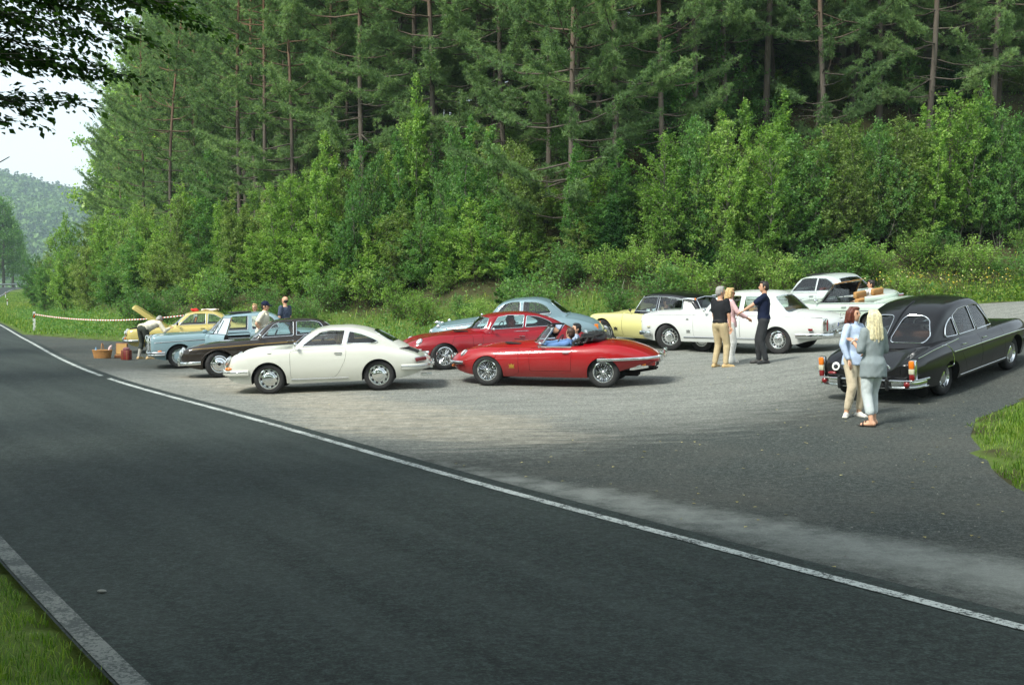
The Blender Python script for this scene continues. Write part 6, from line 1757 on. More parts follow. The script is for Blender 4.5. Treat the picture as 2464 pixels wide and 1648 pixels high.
# ---- 5: pale blue German saloon with its front doors open
MB108 = mk(L=4.90, ohf=.82, wb=2.75, track=1.48, trackf=1.48, trackr=1.485, paint=P_BLUE,
    plan=[(0, .74), (.15, .84), (.6, .89), (1.5, .905), (3.0, .905), (4.0, .88), (4.6, .82), (4.90, .74)],
    top=[(0, .76), (.1, .86), (.4, .915), (1.0, .945), (1.55, .965), (2.0, .965), (3.6, .96), (4.0, .945), (4.6, .88), (4.85, .80), (4.90, .74)],
    sh=[(0, .80), (.1, .90), (.4, .925), (1.0, .93), (2.0, .925), (3.2, .92), (4.0, .905), (4.5, .86), (4.8, .79), (4.9, .72)],
    bot=[(0, .40), (.2, .30), (.5, .24), (4.0, .24), (4.5, .34), (4.9, .44)], zw=[(0, .62), (4.9, .6)], n1=3.2, hoodv=.5, we=.86, nose=(.12, .85, .7), tail=(.25, .8, .6), bf=.93,
    cab_plan=[(1.5, .74), (2.0, .785), (2.9, .79), (3.4, .76), (3.9, .68)], belt=.93, roof_max=1.445, tumble=.16,
    roof=[(1.55, .92), (1.66, 1.0), (1.98, 1.30), (2.12, 1.38), (2.5, 1.43), (3.0, 1.445), (3.3, 1.42), (3.48, 1.35), (3.72, 1.14), (3.92, .98), (4.0, .93)], xroof_f=2.08, xroof_r=3.40, bow=.16, rbow=.12, crown=.03,
    windows=[('front', [(1.86, .975), (2.68, .975), (2.71, 1.345), (2.30, 1.345), (2.16, 1.31)], .02), ('rear', [(2.80, .975), (3.40, .975), (3.55, 1.0), (3.40, 1.27), (3.28, 1.345), (2.81, 1.347)], [.02, .03, .05, .06, .05, .02])],
    panels=[('door', [(1.52, .31), (1.52, .915), (2.73, .915), (2.73, .31)], .07), ('door', [(2.75, .31), (2.75, .915), (3.56, .905), (3.52, .66), (3.22, .31)], .07)],
    archf=(.37, .32), archr=(.35, .31), tub=(1.72, 3.65, .72, 1.02), floor=.30, seats=[(2.5, .37, 'f'), (2.5, -.37, 'f'), (3.2, 0, 'r')], dash_x=1.82, seatmat=M_LEATHER['blue'], trim=M_LEATHER['blue'], wheelmat=M_WHITE, whl=dict(style='steel', r=.33, rim=.20, w=.175, cap=.80, capmat=P_BLUE, ring=CH, slots=12),
    extras=[ex_side_strip('side_strip', [(.16, .735), (1.5, .765), (4.7, .735)], .012), ex_bumper('front_bumper', [(.44, .915), (.2, .90), (.02, .80), (-.06, .5), (-.08, 0)], .46, .03, CH, .03), ex_bumper('front_bumper', [(.44, .905), (.2, .89), (.03, .79), (-.045, .5), (-.06, 0)], .40, .03, CH, .025),
            ex_box('headlight', .03, .66, .70, (.09, .20, .34), M_LENS, bev=.04), ex_box('headlight_ring', .045, .66, .70, (.08, .235, .38), CH, bev=.05), ex_box('grille', -.04, 0, .70, (.10, .46, .44), CH, both=False, bev=.03), ex_bumper('rear_bumper', [(4.3, .90), (4.6, .86), (4.86, .74), (4.95, 0)], .48, .04, CH, .03),
            ex_box('tail_light', 4.80, .70, .65, (.14, .16, .14), M_RED, bev=.03), ex_wipers(1.6, .985, (.45, 0.)), ex_box('sunroof', 2.50, 0, 1.447, (.62, .82, .02), M_RUBBER, both=False, bev=.008), ex_ell('fog_lamp', .30, .905, .50, (.06, .02, .03), M_AMBER)])

# ---- 6: mustard coupe with its bonnet up
KG = mk(L=4.28, ohf=.95, wb=2.40, track=1.31, trackf=1.31, trackr=1.35, paint=P_MUSTARD,
    plan=[(0, .62), (.15, .72), (.5, .78), (1.5, .81), (3.0, .81), (3.8, .77), (4.28, .66)],
    top=[(0, .68), (.15, .76), (.6, .83), (1.2, .875), (1.7, .89), (3.2, .89), (3.7, .86), (4.1, .78), (4.28, .68)],
    sh=[(0, .70), (.12, .80), (.4, .83), (1.0, .84), (2.0, .84), (3.2, .85), (3.8, .82), (4.28, .66)],
    bot=[(0, .40), (.25, .27), (.6, .22), (3.6, .22), (4.0, .30), (4.28, .42)], n1=2.6, we=.82, nose=(.2, .75, .6), tail=(.25, .7, .5), hoodv=.5,
    cab_plan=[(1.35, .66), (1.8, .70), (2.5, .71), (3.0, .68), (3.55, .58)], belt=.87, roof_max=1.33, tumble=.17,
    roof=[(1.42, .86), (1.55, .93), (1.88, 1.20), (2.03, 1.28), (2.35, 1.325), (2.7, 1.325), (2.95, 1.29), (3.2, 1.19), (3.45, 1.02), (3.62, .90), (3.7, .86)], xroof_f=2.02, xroof_r=2.90, bow=.14, rbow=.14, crown=.03,
    windows=[('front', [(1.74, .91), (2.58, .91), (2.60, 1.245), (2.25, 1.25), (2.10, 1.215)], .02), ('quarter', [(2.65, .91), (2.68, 1.24), (2.88, 1.21), (3.14, 1.05), (3.24, .93), (3.18, .91)], [.02, .03, .06, .06, .04, .03])],
    panels=[('door', [(1.50, .28), (1.50, .835), (2.66, .84), (2.62, .50), (2.50, .28)], .08)], lids=[('bonnet', [(.10, -.56), (.10, .56), (1.38, .62), (1.38, -.62)], .68, 1.2)],
    archf=(.35, .30), archr=(.34, .30), tub=(1.62, 3.0, .60, 1.0), floor=.27, seats=[(2.25, .33, 'f'), (2.25, -.33, 'f')], dash_x=1.72, seatmat=M_LEATHER['tan'], whl=dict(style='steel', r=.31, rim=.195, w=.16, cap=.62, slots=10),
    extras=[ex_lamp(.03, .56, .70, .085, 0, 0, .012), ex_bumper('front_bumper', [(.42, .80), (.2, .78), (.0, .66), (-.06, .4), (-.08, 0)], .44, .04, CH, .03), ex_box('overrider', -.07, .40, .46, (.07, .06, .17), CH, bev=.025), ex_box('indicator', .0, .64, .53, (.06, .09, .06), M_AMBER, bev=.02), ex_mirror(1.66, .12, .95, .07, .10, mat=M_RUBBER),
            ex_bumper('rear_bumper', [(3.8, .80), (4.05, .76), (4.27, .64), (4.34, 0)], .46, .04, CH, .03), ex_box('tail_light', 4.22, .56, .62, (.08, .14, .09), M_RED, bev=.02), ex_handle(2.48, .77)])

# ---- 7: rounded grey-blue British saloon
MK2 = mk(L=4.62, ohf=.82, wb=2.73, track=1.40, trackf=1.40, trackr=1.36, paint=P_GREYBLUE,
    plan=[(0, .55), (.15, .68), (.5, .80), (1.2, .845), (2.8, .845), (3.6, .81), (4.2, .70), (4.62, .55)],
    top=[(0, .74), (.1, .84), (.4, .92), (.9, .98), (1.4, 1.02), (1.7, 1.03), (3.4, 1.02), (3.8, .99), (4.2, .88), (4.5, .74), (4.62, .62)],
    sh=[(0, .72), (.12, .80), (.4, .86), (.9, .90), (1.5, .93), (2.6, .95), (3.3, .95), (3.8, .89), (4.3, .74), (4.62, .58)],
    bot=[(0, .42), (.25, .28), (.6, .23), (3.8, .23), (4.3, .34), (4.62, .46)], n1=2.3, we=.74, nose=(.22, .6, .5), tail=(.3, .65, .5), hoodv=.5,
    cab_plan=[(1.4, .66), (1.9, .71), (2.6, .73), (3.2, .68), (3.75, .54)], belt=.985, roof_max=1.465, tumble=.15,
    roof=[(1.50, .96), (1.62, 1.06), (1.93, 1.34), (2.08, 1.41), (2.4, 1.458), (2.7, 1.465), (3.0, 1.44), (3.25, 1.36), (3.5, 1.20), (3.72, 1.04), (3.82, .97)], xroof_f=2.05, xroof_r=3.05, bow=.14, rbow=.14, crown=.035, crn=1.2,
    windows=[('front', [(1.80, 1.03), (2.50, 1.03), (2.52, 1.37), (2.30, 1.37), (2.10, 1.32)], .04), ('rear', [(2.57, 1.03), (3.32, 1.04), (3.20, 1.22), (2.98, 1.335), (2.60, 1.372)], [.04, .06, .10, .10, .04])],
    panels=[('door', [(1.55, .30), (1.58, .93), (2.53, .945), (2.53, .30)], .08), ('door', [(2.55, .30), (2.55, .945), (3.36, .95), (3.30, .62), (3.06, .30)], .08)],
    archf=(.365, .31), archr=(.33, .26), tub=(1.75, 3.4, .62, 1.08), floor=.30, seats=[(2.3, .32, 'f'), (2.3, -.32, 'f'), (2.98, 0, 'r')], seat_z=.48, dash_x=1.85, seatmat=M_LEATHER['grey'], whl=dict(style='steel', r=.335, rim=.20, w=.17, cap=.62, ring=CH, slots=8),
    extras=[ex_side_strip('waist_strip', [(.35, .80), (1.5, .895), (3.3, .925)], .012), ex_handle(2.40, .86), ex_lamp(.10, .52, .70, .09, R(8), 0, .013), ex_bumper('front_bumper', [(.4, .84), (.15, .76), (-.02, .5), (-.06, 0)], .46, .045, CH, .03), ex_bumper('rear_bumper', [(4.0, .84), (4.4, .74), (4.62, .54), (4.68, 0)], .46, .045, CH, .03),
            ex_ell('bonnet_mascot', .18, 0, .915, (.10, .02, .035), CH, both=False), ex_ell('sidelight', .32, .66, .845, (.07, .03, .03), CH), ex_box('tail_light', 4.46, .52, .62, (.10, .07, .15), M_AMBER, bev=.03), ex_mirror(1.50, .08, 1.10, .06, .10), ex_ell('spot_lamp', .40, .50, .93, (.05, .04, .04), CH)])

# ---- 8: yellow streamlined French saloon with a black roof
DS = mk(L=4.84, ohf=.74, wb=3.125, track=1.50, trackf=1.50, trackr=1.30, paint=P_YELLOW, roof_paint=P_BLACK,
    plan=[(0, .62), (.15, .74), (.5, .86), (1.0, .895), (2.4, .89), (3.4, .83), (4.2, .73), (4.84, .58)],
    top=[(0, .58), (.1, .66), (.5, .80), (1.0, .90), (1.4, .96), (1.7, .985), (3.6, .98), (4.1, .90), (4.5, .80), (4.84, .68)],
    sh=[(0, .62), (.1, .74), (.35, .82), (.8, .86), (1.5, .89), (2.6, .90), (3.4, .89), (4.0, .85), (4.5, .78), (4.84, .66)],
    bot=[(0, .40), (.3, .28), (.6, .24), (4.2, .26), (4.84, .44)], n1=2.3, we=.80, nose=(.25, .65, .45), tail=(.25, .75, .6), hoodv=.4, bf=.88,
    cab_plan=[(1.4, .72), (1.8, .76), (2.6, .76), (3.3, .70), (3.9, .60)], belt=.93, roof_max=1.475, tumble=.14,
    roof=[(1.52, .94), (1.62, 1.04), (1.86, 1.34), (1.98, 1.415), (2.3, 1.465), (2.7, 1.475), (3.1, 1.445), (3.4, 1.38), (3.55, 1.32), (3.72, 1.18), (3.92, .98), (3.98, .93)], xroof_f=1.95, xroof_r=3.48, bow=.22, rbow=.14, crown=.05, crn=.8,
    windows=[('front', [(1.78, .965), (2.45, .965), (2.47, 1.365), (2.05, 1.375), (2.0, 1.35)], .02), ('rear', [(2.52, .965), (3.24, .965), (3.22, 1.28), (2.53, 1.362)], .03)],
    panels=[('wing', [(.74, .40), (1.42, .27), (1.42, .88), (.9, .85), (.4, .80), (.42, .72)], .03), ('door', [(1.44, .28), (1.44, .885), (2.49, .895), (2.49, .28)], .08), ('door', [(2.51, .28), (2.51, .895), (3.30, .885), (3.26, .28)], .08)],
    archf=(.375, .36), archr=(.20, .12), tub=(1.7, 3.4, .66, 1.04), floor=.28, seats=[(2.3, .36, 'f'), (2.3, -.36, 'f'), (3.05, 0, 'r')], seat_z=.45, dash_x=1.75, seatmat=M_LEATHER['black'], trim_r=.008, whl=dict(style='steel', r=.345, rim=.20, w=.18, cap=.86, capmat=M_ALU, slots=0),
    extras=[ex_handle(2.34, .82, .16), ex_handle(3.14, .82, .14), ex_bumper('front_bumper', [(.40, .86), (.2, .78), (0, .6), (-.06, .3), (-.07, 0)], .42, .05, CH, .03), ex_lamp(.16, .60, .655, .085, R(25), 0, .010), ex_emblem(1.22, .48, .11, M_ALU), ex_box('tail_light', 4.80, .50, .60, (.06, .12, .08), M_RED), ex_bumper('rear_bumper', [(4.5, .70), (4.75, .62), (4.88, .5), (4.9, 0)], .44, .04, CH, .025),
            ex_mirror(1.66, .06, .99, .05, .07, mat=M_RUBBER)])
def ds_pillar(c):
    # bright cant rail, pale rear quarter panel, trumpet indicator
    X = lambda x: float(c.X(x))
    xs = np.linspace(1.98, 3.5, 20); zr = interp(c.roof, xs) - c.crown - .075
    for sg in c.sides:
        mb = MB(); mb.tube([(X(a), sg * (float(c.gh_side(np.array([a]), np.array([b]))[0]) + .006), b) for a, b in zip(xs, zr)], .016, 6, sy=.6); mb.build('roof_gutter', CH, c.root)
        P = [(3.27, .955), (3.26, 1.27), (3.48, 1.215), (3.62, 1.06), (3.66, .955)]
        Pr = round_poly(P, .03, 3); a = np.array([p[0] for p in Pr]); b = np.array([p[1] for p in Pr]); y = c.gh_side(a, b) + .008
        link('rear_pillar', mesh_np('rear_pillar', [(X(p), sg * q, r_) for p, q, r_ in zip(a, y, b)], [list(range(len(Pr)))]), P_YELLOW if False else M_WHITE, c.root)
    for sg in (1, -1):
        mb = MB(); mb.tube([(X(3.22), sg * .60, 1.325), (X(3.40), sg * .60, 1.335), (X(3.58), sg * .585, 1.325)], [.012, .024, .034], 8); o = mb.build('roof_indicator', CH, c.root)
        mb = MB(); mb.ell((X(3.60), sg * .583, 1.325), (.02, .03, .03)); mb.build('lens', M_AMBER, o)
DS.extras.append(ds_pillar)

# ---- 9: large white British limousine
RR_ = mk(L=5.17, ohf=.87, wb=3.035, track=1.46, trackf=1.46, trackr=1.46, paint=P_WHITE2,
    plan=[(0, .74), (.15, .83), (.6, .885), (1.5, .90), (3.5, .90), (4.4, .87), (4.95, .82), (5.17, .76)],
    top=[(0, .88), (.1, .96), (.5, 1.02), (1.2, 1.05), (1.75, 1.065), (3.9, 1.05), (4.3, 1.03), (4.8, .96), (5.1, .86), (5.17, .80)],
    sh=[(0, .84), (.1, .92), (.5, .955), (1.2, .965), (2.5, .965), (3.6, .955), (4.4, .93), (4.9, .885), (5.1, .83), (5.17, .78)],
    bot=[(0, .40), (.2, .30), (.5, .25), (4.3, .25), (4.7, .34), (5.17, .42)], zw=[(0, .62), (5.17, .62)], n1=3.2, we=.84, nose=(.12, .88, .75), tail=(.18, .85, .7), hoodv=.5, bf=.93,
    cab_plan=[(1.6, .74), (2.1, .78), (3.2, .785), (3.7, .75), (4.2, .66)], belt=.975, roof_max=1.515, tumble=.15,
    roof=[(1.68, .96), (1.80, 1.06), (2.12, 1.36), (2.26, 1.44), (2.6, 1.50), (3.1, 1.515), (3.45, 1.50), (3.66, 1.44), (3.9, 1.25), (4.12, 1.06), (4.2, .98)], xroof_f=2.22, xroof_r=3.58, bow=.13, rbow=.10, crown=.04,
    windows=[('front', [(2.02, 1.02), (2.86, 1.02), (2.89, 1.40), (2.42, 1.40), (2.28, 1.365)], .03), ('rear', [(2.97, 1.02), (3.50, 1.02), (3.52, 1.34), (3.44, 1.40), (2.99, 1.402)], [.03, .04, .08, .06, .03])],
    panels=[('door', [(1.64, .38), (1.64, .955), (2.92, .96), (2.92, .38)], .07), ('door', [(2.94, .38), (2.94, .96), (3.66, .955), (3.62, .68), (3.40, .38)], .07)], lids=[('boot_lid', [(4.28, -.70), (4.28, .70), (5.4, .66), (5.4, -.66)], .60, 1.3)],
    archf=(.385, .33), archr=(.365, .32), tub=(1.9, 3.8, .70, 1.08), floor=.32, seats=[(2.75, .36, 'f'), (2.75, -.36, 'f'), (3.5, 0, 'r')], seat_z=.5, dash_x=2.02, seatmat=M_LEATHER['tan'], whl=dict(style='steel', r=.35, rim=.205, w=.19, cap=.50, ring=P_WHITE2, centre=M_ALU, slots=14),
    extras=[ex_side_strip('coach_line', [(.12, .90), (1.2, .925), (3.5, .925), (5.0, .885)], .006, M_DARK), ex_side_strip('sill_strip', [(1.35, .36), (3.45, .36)], .018), ex_handle(2.78, .87, .15), ex_handle(3.48, .87, .14), ex_bumper('front_bumper', [(.42, .93), (.2, .90), (.0, .80), (-.07, .5), (-.09, 0)], .45, .06, CH, .035),
            ex_bumper('rear_bumper', [(4.42, .925), (4.8, .89), (5.12, .79), (5.23, .5), (5.25, 0)], .47, .06, CH, .035), ex_box('overrider', 5.27, .50, .52, (.09, .08, .20), CH, bev=.03), ex_box('tail_light', 5.12, .76, .72, (.10, .07, .27), M_RED, bev=.025), ex_box('tail_bezel', 5.105, .76, .72, (.10, .10, .33), CH, bev=.03), ex_box('side_marker', 4.78, .885, .62, (.11, .025, .05), M_RED, bev=.01),
            ex_box('side_marker', .33, .878, .62, (.09, .025, .05), M_CLEAR, bev=.01), ex_plate(5.185, .0, .70, .46, .10, 'B·TR 507H', tilt=R(-6)), ex_box('badge', 5.17, 0, .92, (.02, .02, .09), M_ALU, both=False, rot=(0, R(-12), 0)), ex_box('boot_handle', 5.19, 0, .835, (.03, .16, .025), CH, both=False), ex_box('reverse_light', 5.17, .50, .68, (.04, .06, .07), CH), ex_box('indicator_repeater', 1.48, .905, .83, (.07, .015, .03), M_ALU, bev=.005),
            ex_mirror(1.98, .11, 1.06, .07, .10), ex_emblem(1.50, .52, .10, M_ALU), ex_box('grille', -.05, 0, .74, (.14, .52, .56), CH, both=False, bev=.02), ex_lamp(.03, .62, .74, .08, 0, 0, .01), ex_box('rear_valance', 5.19, 0, .57, (.05, 1.3, .05), CH, both=False)])

# ---- 10/11: big German two-door, closed in silver and open in silver-green
W111 = dict(L=4.90, ohf=.83, wb=2.75, track=1.48, trackf=1.48, trackr=1.485,
    plan=MB108.plan, top=[(0, .72), (.1, .82), (.4, .88), (1.0, .92), (1.6, .94), (2.0, .94), (3.6, .94), (4.0, .92), (4.5, .85), (4.8, .76), (4.9, .70)],
    sh=[(0, .76), (.1, .86), (.4, .885), (1.0, .90), (2.0, .90), (3.2, .90), (4.0, .885), (4.5, .84), (4.8, .76), (4.9, .70)], bot=MB108.bot, zw=[(0, .60), (4.9, .58)], n1=2.7, hoodv=.5, we=.82, nose=(.12, .85, .7), tail=(.35, .72, .55), bf=.92,
    panels=[('door', [(1.55, .31), (1.55, .89), (2.95, .89), (2.90, .31)], .07)], archf=(.37, .32), archr=(.35, .31), tub=(1.75, 3.6, .72, 1.02), floor=.30, dash_x=1.86, whl=dict(style='steel', r=.33, rim=.20, w=.175, cap=.80, capmat=M_ALU, ring=CH, slots=12))
W111_EX = [ex_side_strip('side_strip', [(.16, .70), (4.7, .70)], .012), ex_handle(2.78, .80, .16), ex_bumper('front_bumper', MB108.extras and [(.44, .915), (.2, .90), (.02, .80), (-.06, .5), (-.08, 0)], .44, .045, CH, .03), ex_bumper('rear_bumper', [(4.3, .90), (4.6, .86), (4.86, .74), (4.95, 0)], .46, .045, CH, .03), ex_box('headlight', .03, .66, .68, (.09, .20, .32), M_LENS, bev=.04),
           ex_box('tail_light', 4.83, .60, .66, (.10, .26, .11), M_RED, bev=.03), ex_box('tail_bezel', 4.82, .60, .66, (.10, .30, .15), CH, bev=.03)]
SILV = mk(**{**W111, **dict(paint=P_SILVER, seats=[(2.55, .36, 'f'), (2.55, -.36, 'f'), (3.25, 0, 'r')], seatmat=M_LEATHER['red'], cab_plan=[(1.5, .72), (2.0, .76), (2.9, .765), (3.4, .72), (3.95, .62)], belt=.905, roof_max=1.415, tumble=.15,
    roof=[(1.60, .90), (1.72, .98), (2.05, 1.27), (2.20, 1.345), (2.6, 1.405), (3.0, 1.415), (3.3, 1.38), (3.55, 1.27), (3.8, 1.08), (3.98, .94), (4.05, .90)], xroof_f=2.15, xroof_r=3.35, bow=.18, rbow=.20, crown=.03,
    windows=[('front', [(1.93, .945), (2.82, .945), (2.84, 1.315), (2.40, 1.315), (2.25, 1.28)], .02), ('quarter', [(2.86, .945), (2.88, 1.315), (3.20, 1.29), (3.42, 1.16), (3.58, .96), (3.5, .945)], [.02, .02, .08, .08, .05, .03])], glassmat=M_GLASS,
    extras=W111_EX + [ex_box('sunroof', 2.45, 0, 1.402, (.55, .78, .02), M_RUBBER, both=False, bev=.012)])})
def cabrio_extras(c):
    X = lambda x: float(c.X(x)); r = c.root
    ys = np.linspace(-.68, .68, 15); bot = [Vector((X(1.70 + .20 * (y / .68) ** 2), y, .945)) for y in ys]; top = [Vector((X(2.10 + .14 * (y / .68) ** 2), y * .84, 1.365)) for y in ys]
    V = [tuple(p) for p in bot] + [tuple(p) for p in top]; n = len(ys); link('windscreen', mesh_np('windscreen', V, [[i, i + 1, n + i + 1, n + i] for i in range(n - 1)], True), M_GLASS, r)
    mb = MB(); mb.tube(bot, .016, 6); mb.build('screen_base', CH, r); mb = MB(); mb.tube(top, .022, 6); mb.build('screen_header', CH, r)
    for k in (0, -1): mb = MB(); mb.tube([bot[k], top[k]], .024, 6); mb.build('screen_pillar', CH if k else M_LEATHER['tan'], r)
    for sg in (1, -1):
        mb = MB(); mb.box((X(2.27), sg * .30, 1.385), (.22, .44, .022), Matrix.Rotation(R(10), 3, 'Y'), .01); mb.build('sun_visor', M_LEATHER['tan'], r)
        mb = MB(); mb.box((X(2.92), sg * .36, 1.07), (.11, .44, .17), Matrix.Rotation(R(-8), 3, 'Y'), .045); mb.build('headrest', M_LEATHER['tan'], r)
        P = [Vector((X(1.98), sg * .70, .925)), Vector((X(2.82), sg * .715, .925)), Vector((X(2.80), sg * .64, 1.24)), Vector((X(2.30), sg * .62, 1.285))]
        link('window', mesh_np('window', [tuple(p) for p in P], [[0, 1, 2, 3]]), M_GLASS, r)
    mb = MB(); mb.tube([(X(3.3 + .28 * (1 - (y / .66) ** 2)), y, .95) for y in np.linspace(-.66, .66, 13)], .09, 8, sy=.7); mb.build('folded_hood', P_SAGE, r)
CABR = mk(**{**W111, **dict(paint=P_SAGE, gh=False, belt=.905, seats=[(2.62, .36, 'f'), (2.62, -.36, 'f')], seat_z=.38, seatmat=M_LEATHER['tan'], extras=W111_EX + [cabrio_extras, ex_side_strip('waist_strip', [(1.6, .892), (4.2, .87)], .014), ex_mirror(1.86, .10, .98, .065, .08)])})

# ---- 12: black streamlined Czech saloon seen from behind
TAT = mk(L=5.06, ohf=1.02, wb=2.75, track=1.48, trackf=1.48, trackr=1.40, paint=P_BLACK, sides=(1, -1),
    plan=[(0, .62), (.2, .80), (.6, .905), (1.2, .945), (3.0, .95), (4.0, .925), (4.6, .885), (5.06, .82)],
    top=[(0, .70), (.15, .80), (.6, .91), (1.2, .975), (1.6, .99), (3.6, .99), (4.0, .95), (4.4, .86), (4.8, .72), (5.06, .60)],
    sh=[(0, .74), (.15, .84), (.5, .90), (1.2, .925), (2.4, .93), (3.2, .945), (3.8, .94), (4.4, .885), (4.8, .82), (5.06, .75)],
    bot=[(0, .42), (.25, .30), (.6, .24), (4.2, .24), (4.7, .30), (5.06, .38)], zw=[(0, .6), (5.06, .60)], n1=2.2, hoodv=.62, we=[(0, .75), (1.2, .78), (3, .82), (4.2, .84), (5.06, .90)], nose=(.3, .65, .45), tail=(.20, .86, .72), bf=.90,
    cab_plan=[(1.5, .76), (2.0, .82), (2.8, .835), (3.4, .81), (4.0, .72), (4.55, .58)], belt=.945, roof_max=1.60, tumble=.19,
    roof=[(1.52, .95), (1.64, 1.06), (1.94, 1.42), (2.08, 1.515), (2.32, 1.585), (2.65, 1.60), (3.0, 1.585), (3.3, 1.535), (3.6, 1.435), (3.9, 1.27), (4.2, 1.06), (4.42, .89)], xroof_f=2.10, xroof_r=3.30, bow=.18, rbow=.26, crown=.06, crn=1.5, no_back=True,
    back_windows=[[(.045, .985), (.60, .955), (.64, 1.07), (.54, 1.30), (.40, 1.37), (.09, 1.38)], [(-.045, .985), (-.60, .955), (-.64, 1.07), (-.54, 1.30), (-.40, 1.37), (-.09, 1.38)]], bw_x0=3.35,
    windows=[('front', [(1.86, .985), (2.50, .985), (2.52, 1.405), (2.28, 1.40), (2.14, 1.36)], .03), ('rear', [(2.57, .985), (3.20, .985), (3.22, 1.31), (2.95, 1.395), (2.59, 1.41)], .03), ('quarter', [(3.26, .985), (3.66, .995), (3.56, 1.16), (3.42, 1.25), (3.27, 1.295)], [.03, .08, .10, .08, .03])],
    panels=[('door', [(1.55, .32), (1.58, .93), (2.54, .945), (2.54, .32)], .08), ('door', [(2.56, .32), (2.56, .945), (3.40, .945), (3.34, .66), (3.10, .32)], .08)], lids=[('engine_lid', [(4.28, -.56), (4.28, .56), (5.4, .66), (5.4, -.66)], .55, 1.2)],
    archf=(.365, .31), archr=(.345, .27), tub=(1.75, 3.6, .72, 1.05), floor=.30, seats=[(2.3, .38, 'f'), (2.3, -.38, 'f'), (3.1, 0, 'r')], seat_z=.48, dash_x=1.80, wheelmat=M_WHITE, seatmat=M_LEATHER['brown'], glassmat=M_GLASS, whl=dict(style='steel', r=.33, rim=.195, w=.175, cap=.72, slots=8),
    extras=[ex_side_strip('side_strip', [(.35, .70), (1.2, .735), (3.66, .745)], .012), ex_side_strip('sill_strip', [(1.40, .29), (3.35, .29)], .014), ex_side_strip('fin_strip', [(3.30, .925), (4.2, .87), (4.78, .80)], .009), ex_handle(2.40, .83, .14), ex_handle(3.24, .83, .14), ex_bumper('front_bumper', [(.5, .96), (.25, .88), (.02, .7), (-.08, .4), (-.1, 0)], .48, .06, CH, .04), ex_ell('front_lamp', .10, .62, .66, (.10, .10, .10), CH),
            ex_bumper('rear_bumper', [(4.72, .955), (4.95, .92), (5.10, .84), (5.15, .6), (5.165, 0)], .47, .020, CH, .035), ex_bumper('rear_bumper_lower', [(4.74, .95), (4.95, .915), (5.09, .83), (5.14, .6), (5.155, 0)], .345, .014, CH, .025), ex_bumper('bumper_web', [(4.75, .93), (4.95, .90), (5.08, .81), (5.125, .6), (5.13, .42)], .41, .062, CH, .012, side=1), ex_bumper('bumper_web', [(4.75, .93), (4.95, .90), (5.08, .81), (5.125, .6), (5.13, .42)], .41, .062, CH, .012, side=-1),
            ex_ell('bumper_light', 5.12, .76, .41, (.045, .055, .055), M_RED), ex_box('overrider', 5.17, .44, .41, (.08, .06, .22), M_BLACK, bev=.025), ex_plate(5.14, .0, .655, .50, .11, 'B', tilt=R(14)), ex_bumper('plate_bar', [(5.06, .44), (5.11, .40), (5.14, .25), (5.145, 0)], .745, .020, CH, .03, zpts=[.66, .735, .745, .745]), ex_box('air_slot', 5.155, 0, .41, (.02, .74, .07), M_DARK, both=False), ex_ell('fog_light', 5.10, .62, .545, (.03, .085, .03), M_RED, both=False),
            ex_ell('mud_flap', 4.50, .70, .20, (.015, .13, .12), M_DARK), ex_ell('round_sticker', 5.085, .55, .66, (.008, .075, .075), M_WHITE, both=False, rot=(0, R(16), 0))])
def tatra_lamps(c):
    X = lambda x: float(c.X(x))
    for sg in (1, -1):
        y = sg * .835
        mb = MB(); mb.box((X(5.02), y, .635), (.10, .115, .36), None, .045); base = mb.build('tail_light', CH, c.root)
        for nm, z, h, m in (('amber_lens', .735, .14, M_AMBER), ('clear_lens', .625, .09, M_CLEAR), ('red_lens', .53, .11, M_RED)):
            mb = MB(); mb.box((X(5.05), y, z), (.10, .092, h), None, .035 if nm != 'clear_lens' else .01); mb.build(nm, m, base)
    mb = MB(); mb.ell((X(5.094), .545, .66), (.006, .045, .04), Matrix.Rotation(R(16), 3, 'Y')); mb.build('sticker_motif', M_BLACK, c.root)
    # roof centre rib over the engine
    xs = np.linspace(3.2, 4.36, 14); mb = MB(); mb.tube([(X(a), 0, float(interp(c.roof, np.array([a]))[0]) + .004) for a in xs], .02, 6, sy=.7); mb.build('rear_rib', P_BLACK, c.root)
    # bright outline on the rear flank
    pts = [(3.66, .745), (3.80, .70), (3.84, .60), (3.82, .52), (3.62, .50)]
    for sg in c.sides:
        P = []
        for a, b in [(3.98, .895), (3.82, .89), (3.72, .80), (3.70, .66), (3.70, .545), (3.72, .53), (3.95, .53)]:
            P.append((X(a), sg * (float(c.side_y(np.array([a]), np.array([b]))[0]) + .003), b))
        mb = MB(); mb.tube(P, .008, 5); mb.build('flank_outline', CH, c.root)
TAT.extras.append(tatra_lamps)
def at_px(px, s): return ((px - 1232.0) / s, 3000.0 / s)
def from_wheel(c, px, s, heading, side=1):
    """wheelbase centre from where the near front wheel stands (column px at s pixels per metre)"""
    h = R(heading); fx, fy = math.cos(h), math.sin(h); a, b = c.wb / 2, side * c.trackf / 2
    wx, wy = (px - 1232.0) / s, 3000.0 / s
    return (wx - fx * a + fy * b, wy - fy * a - fx * b)
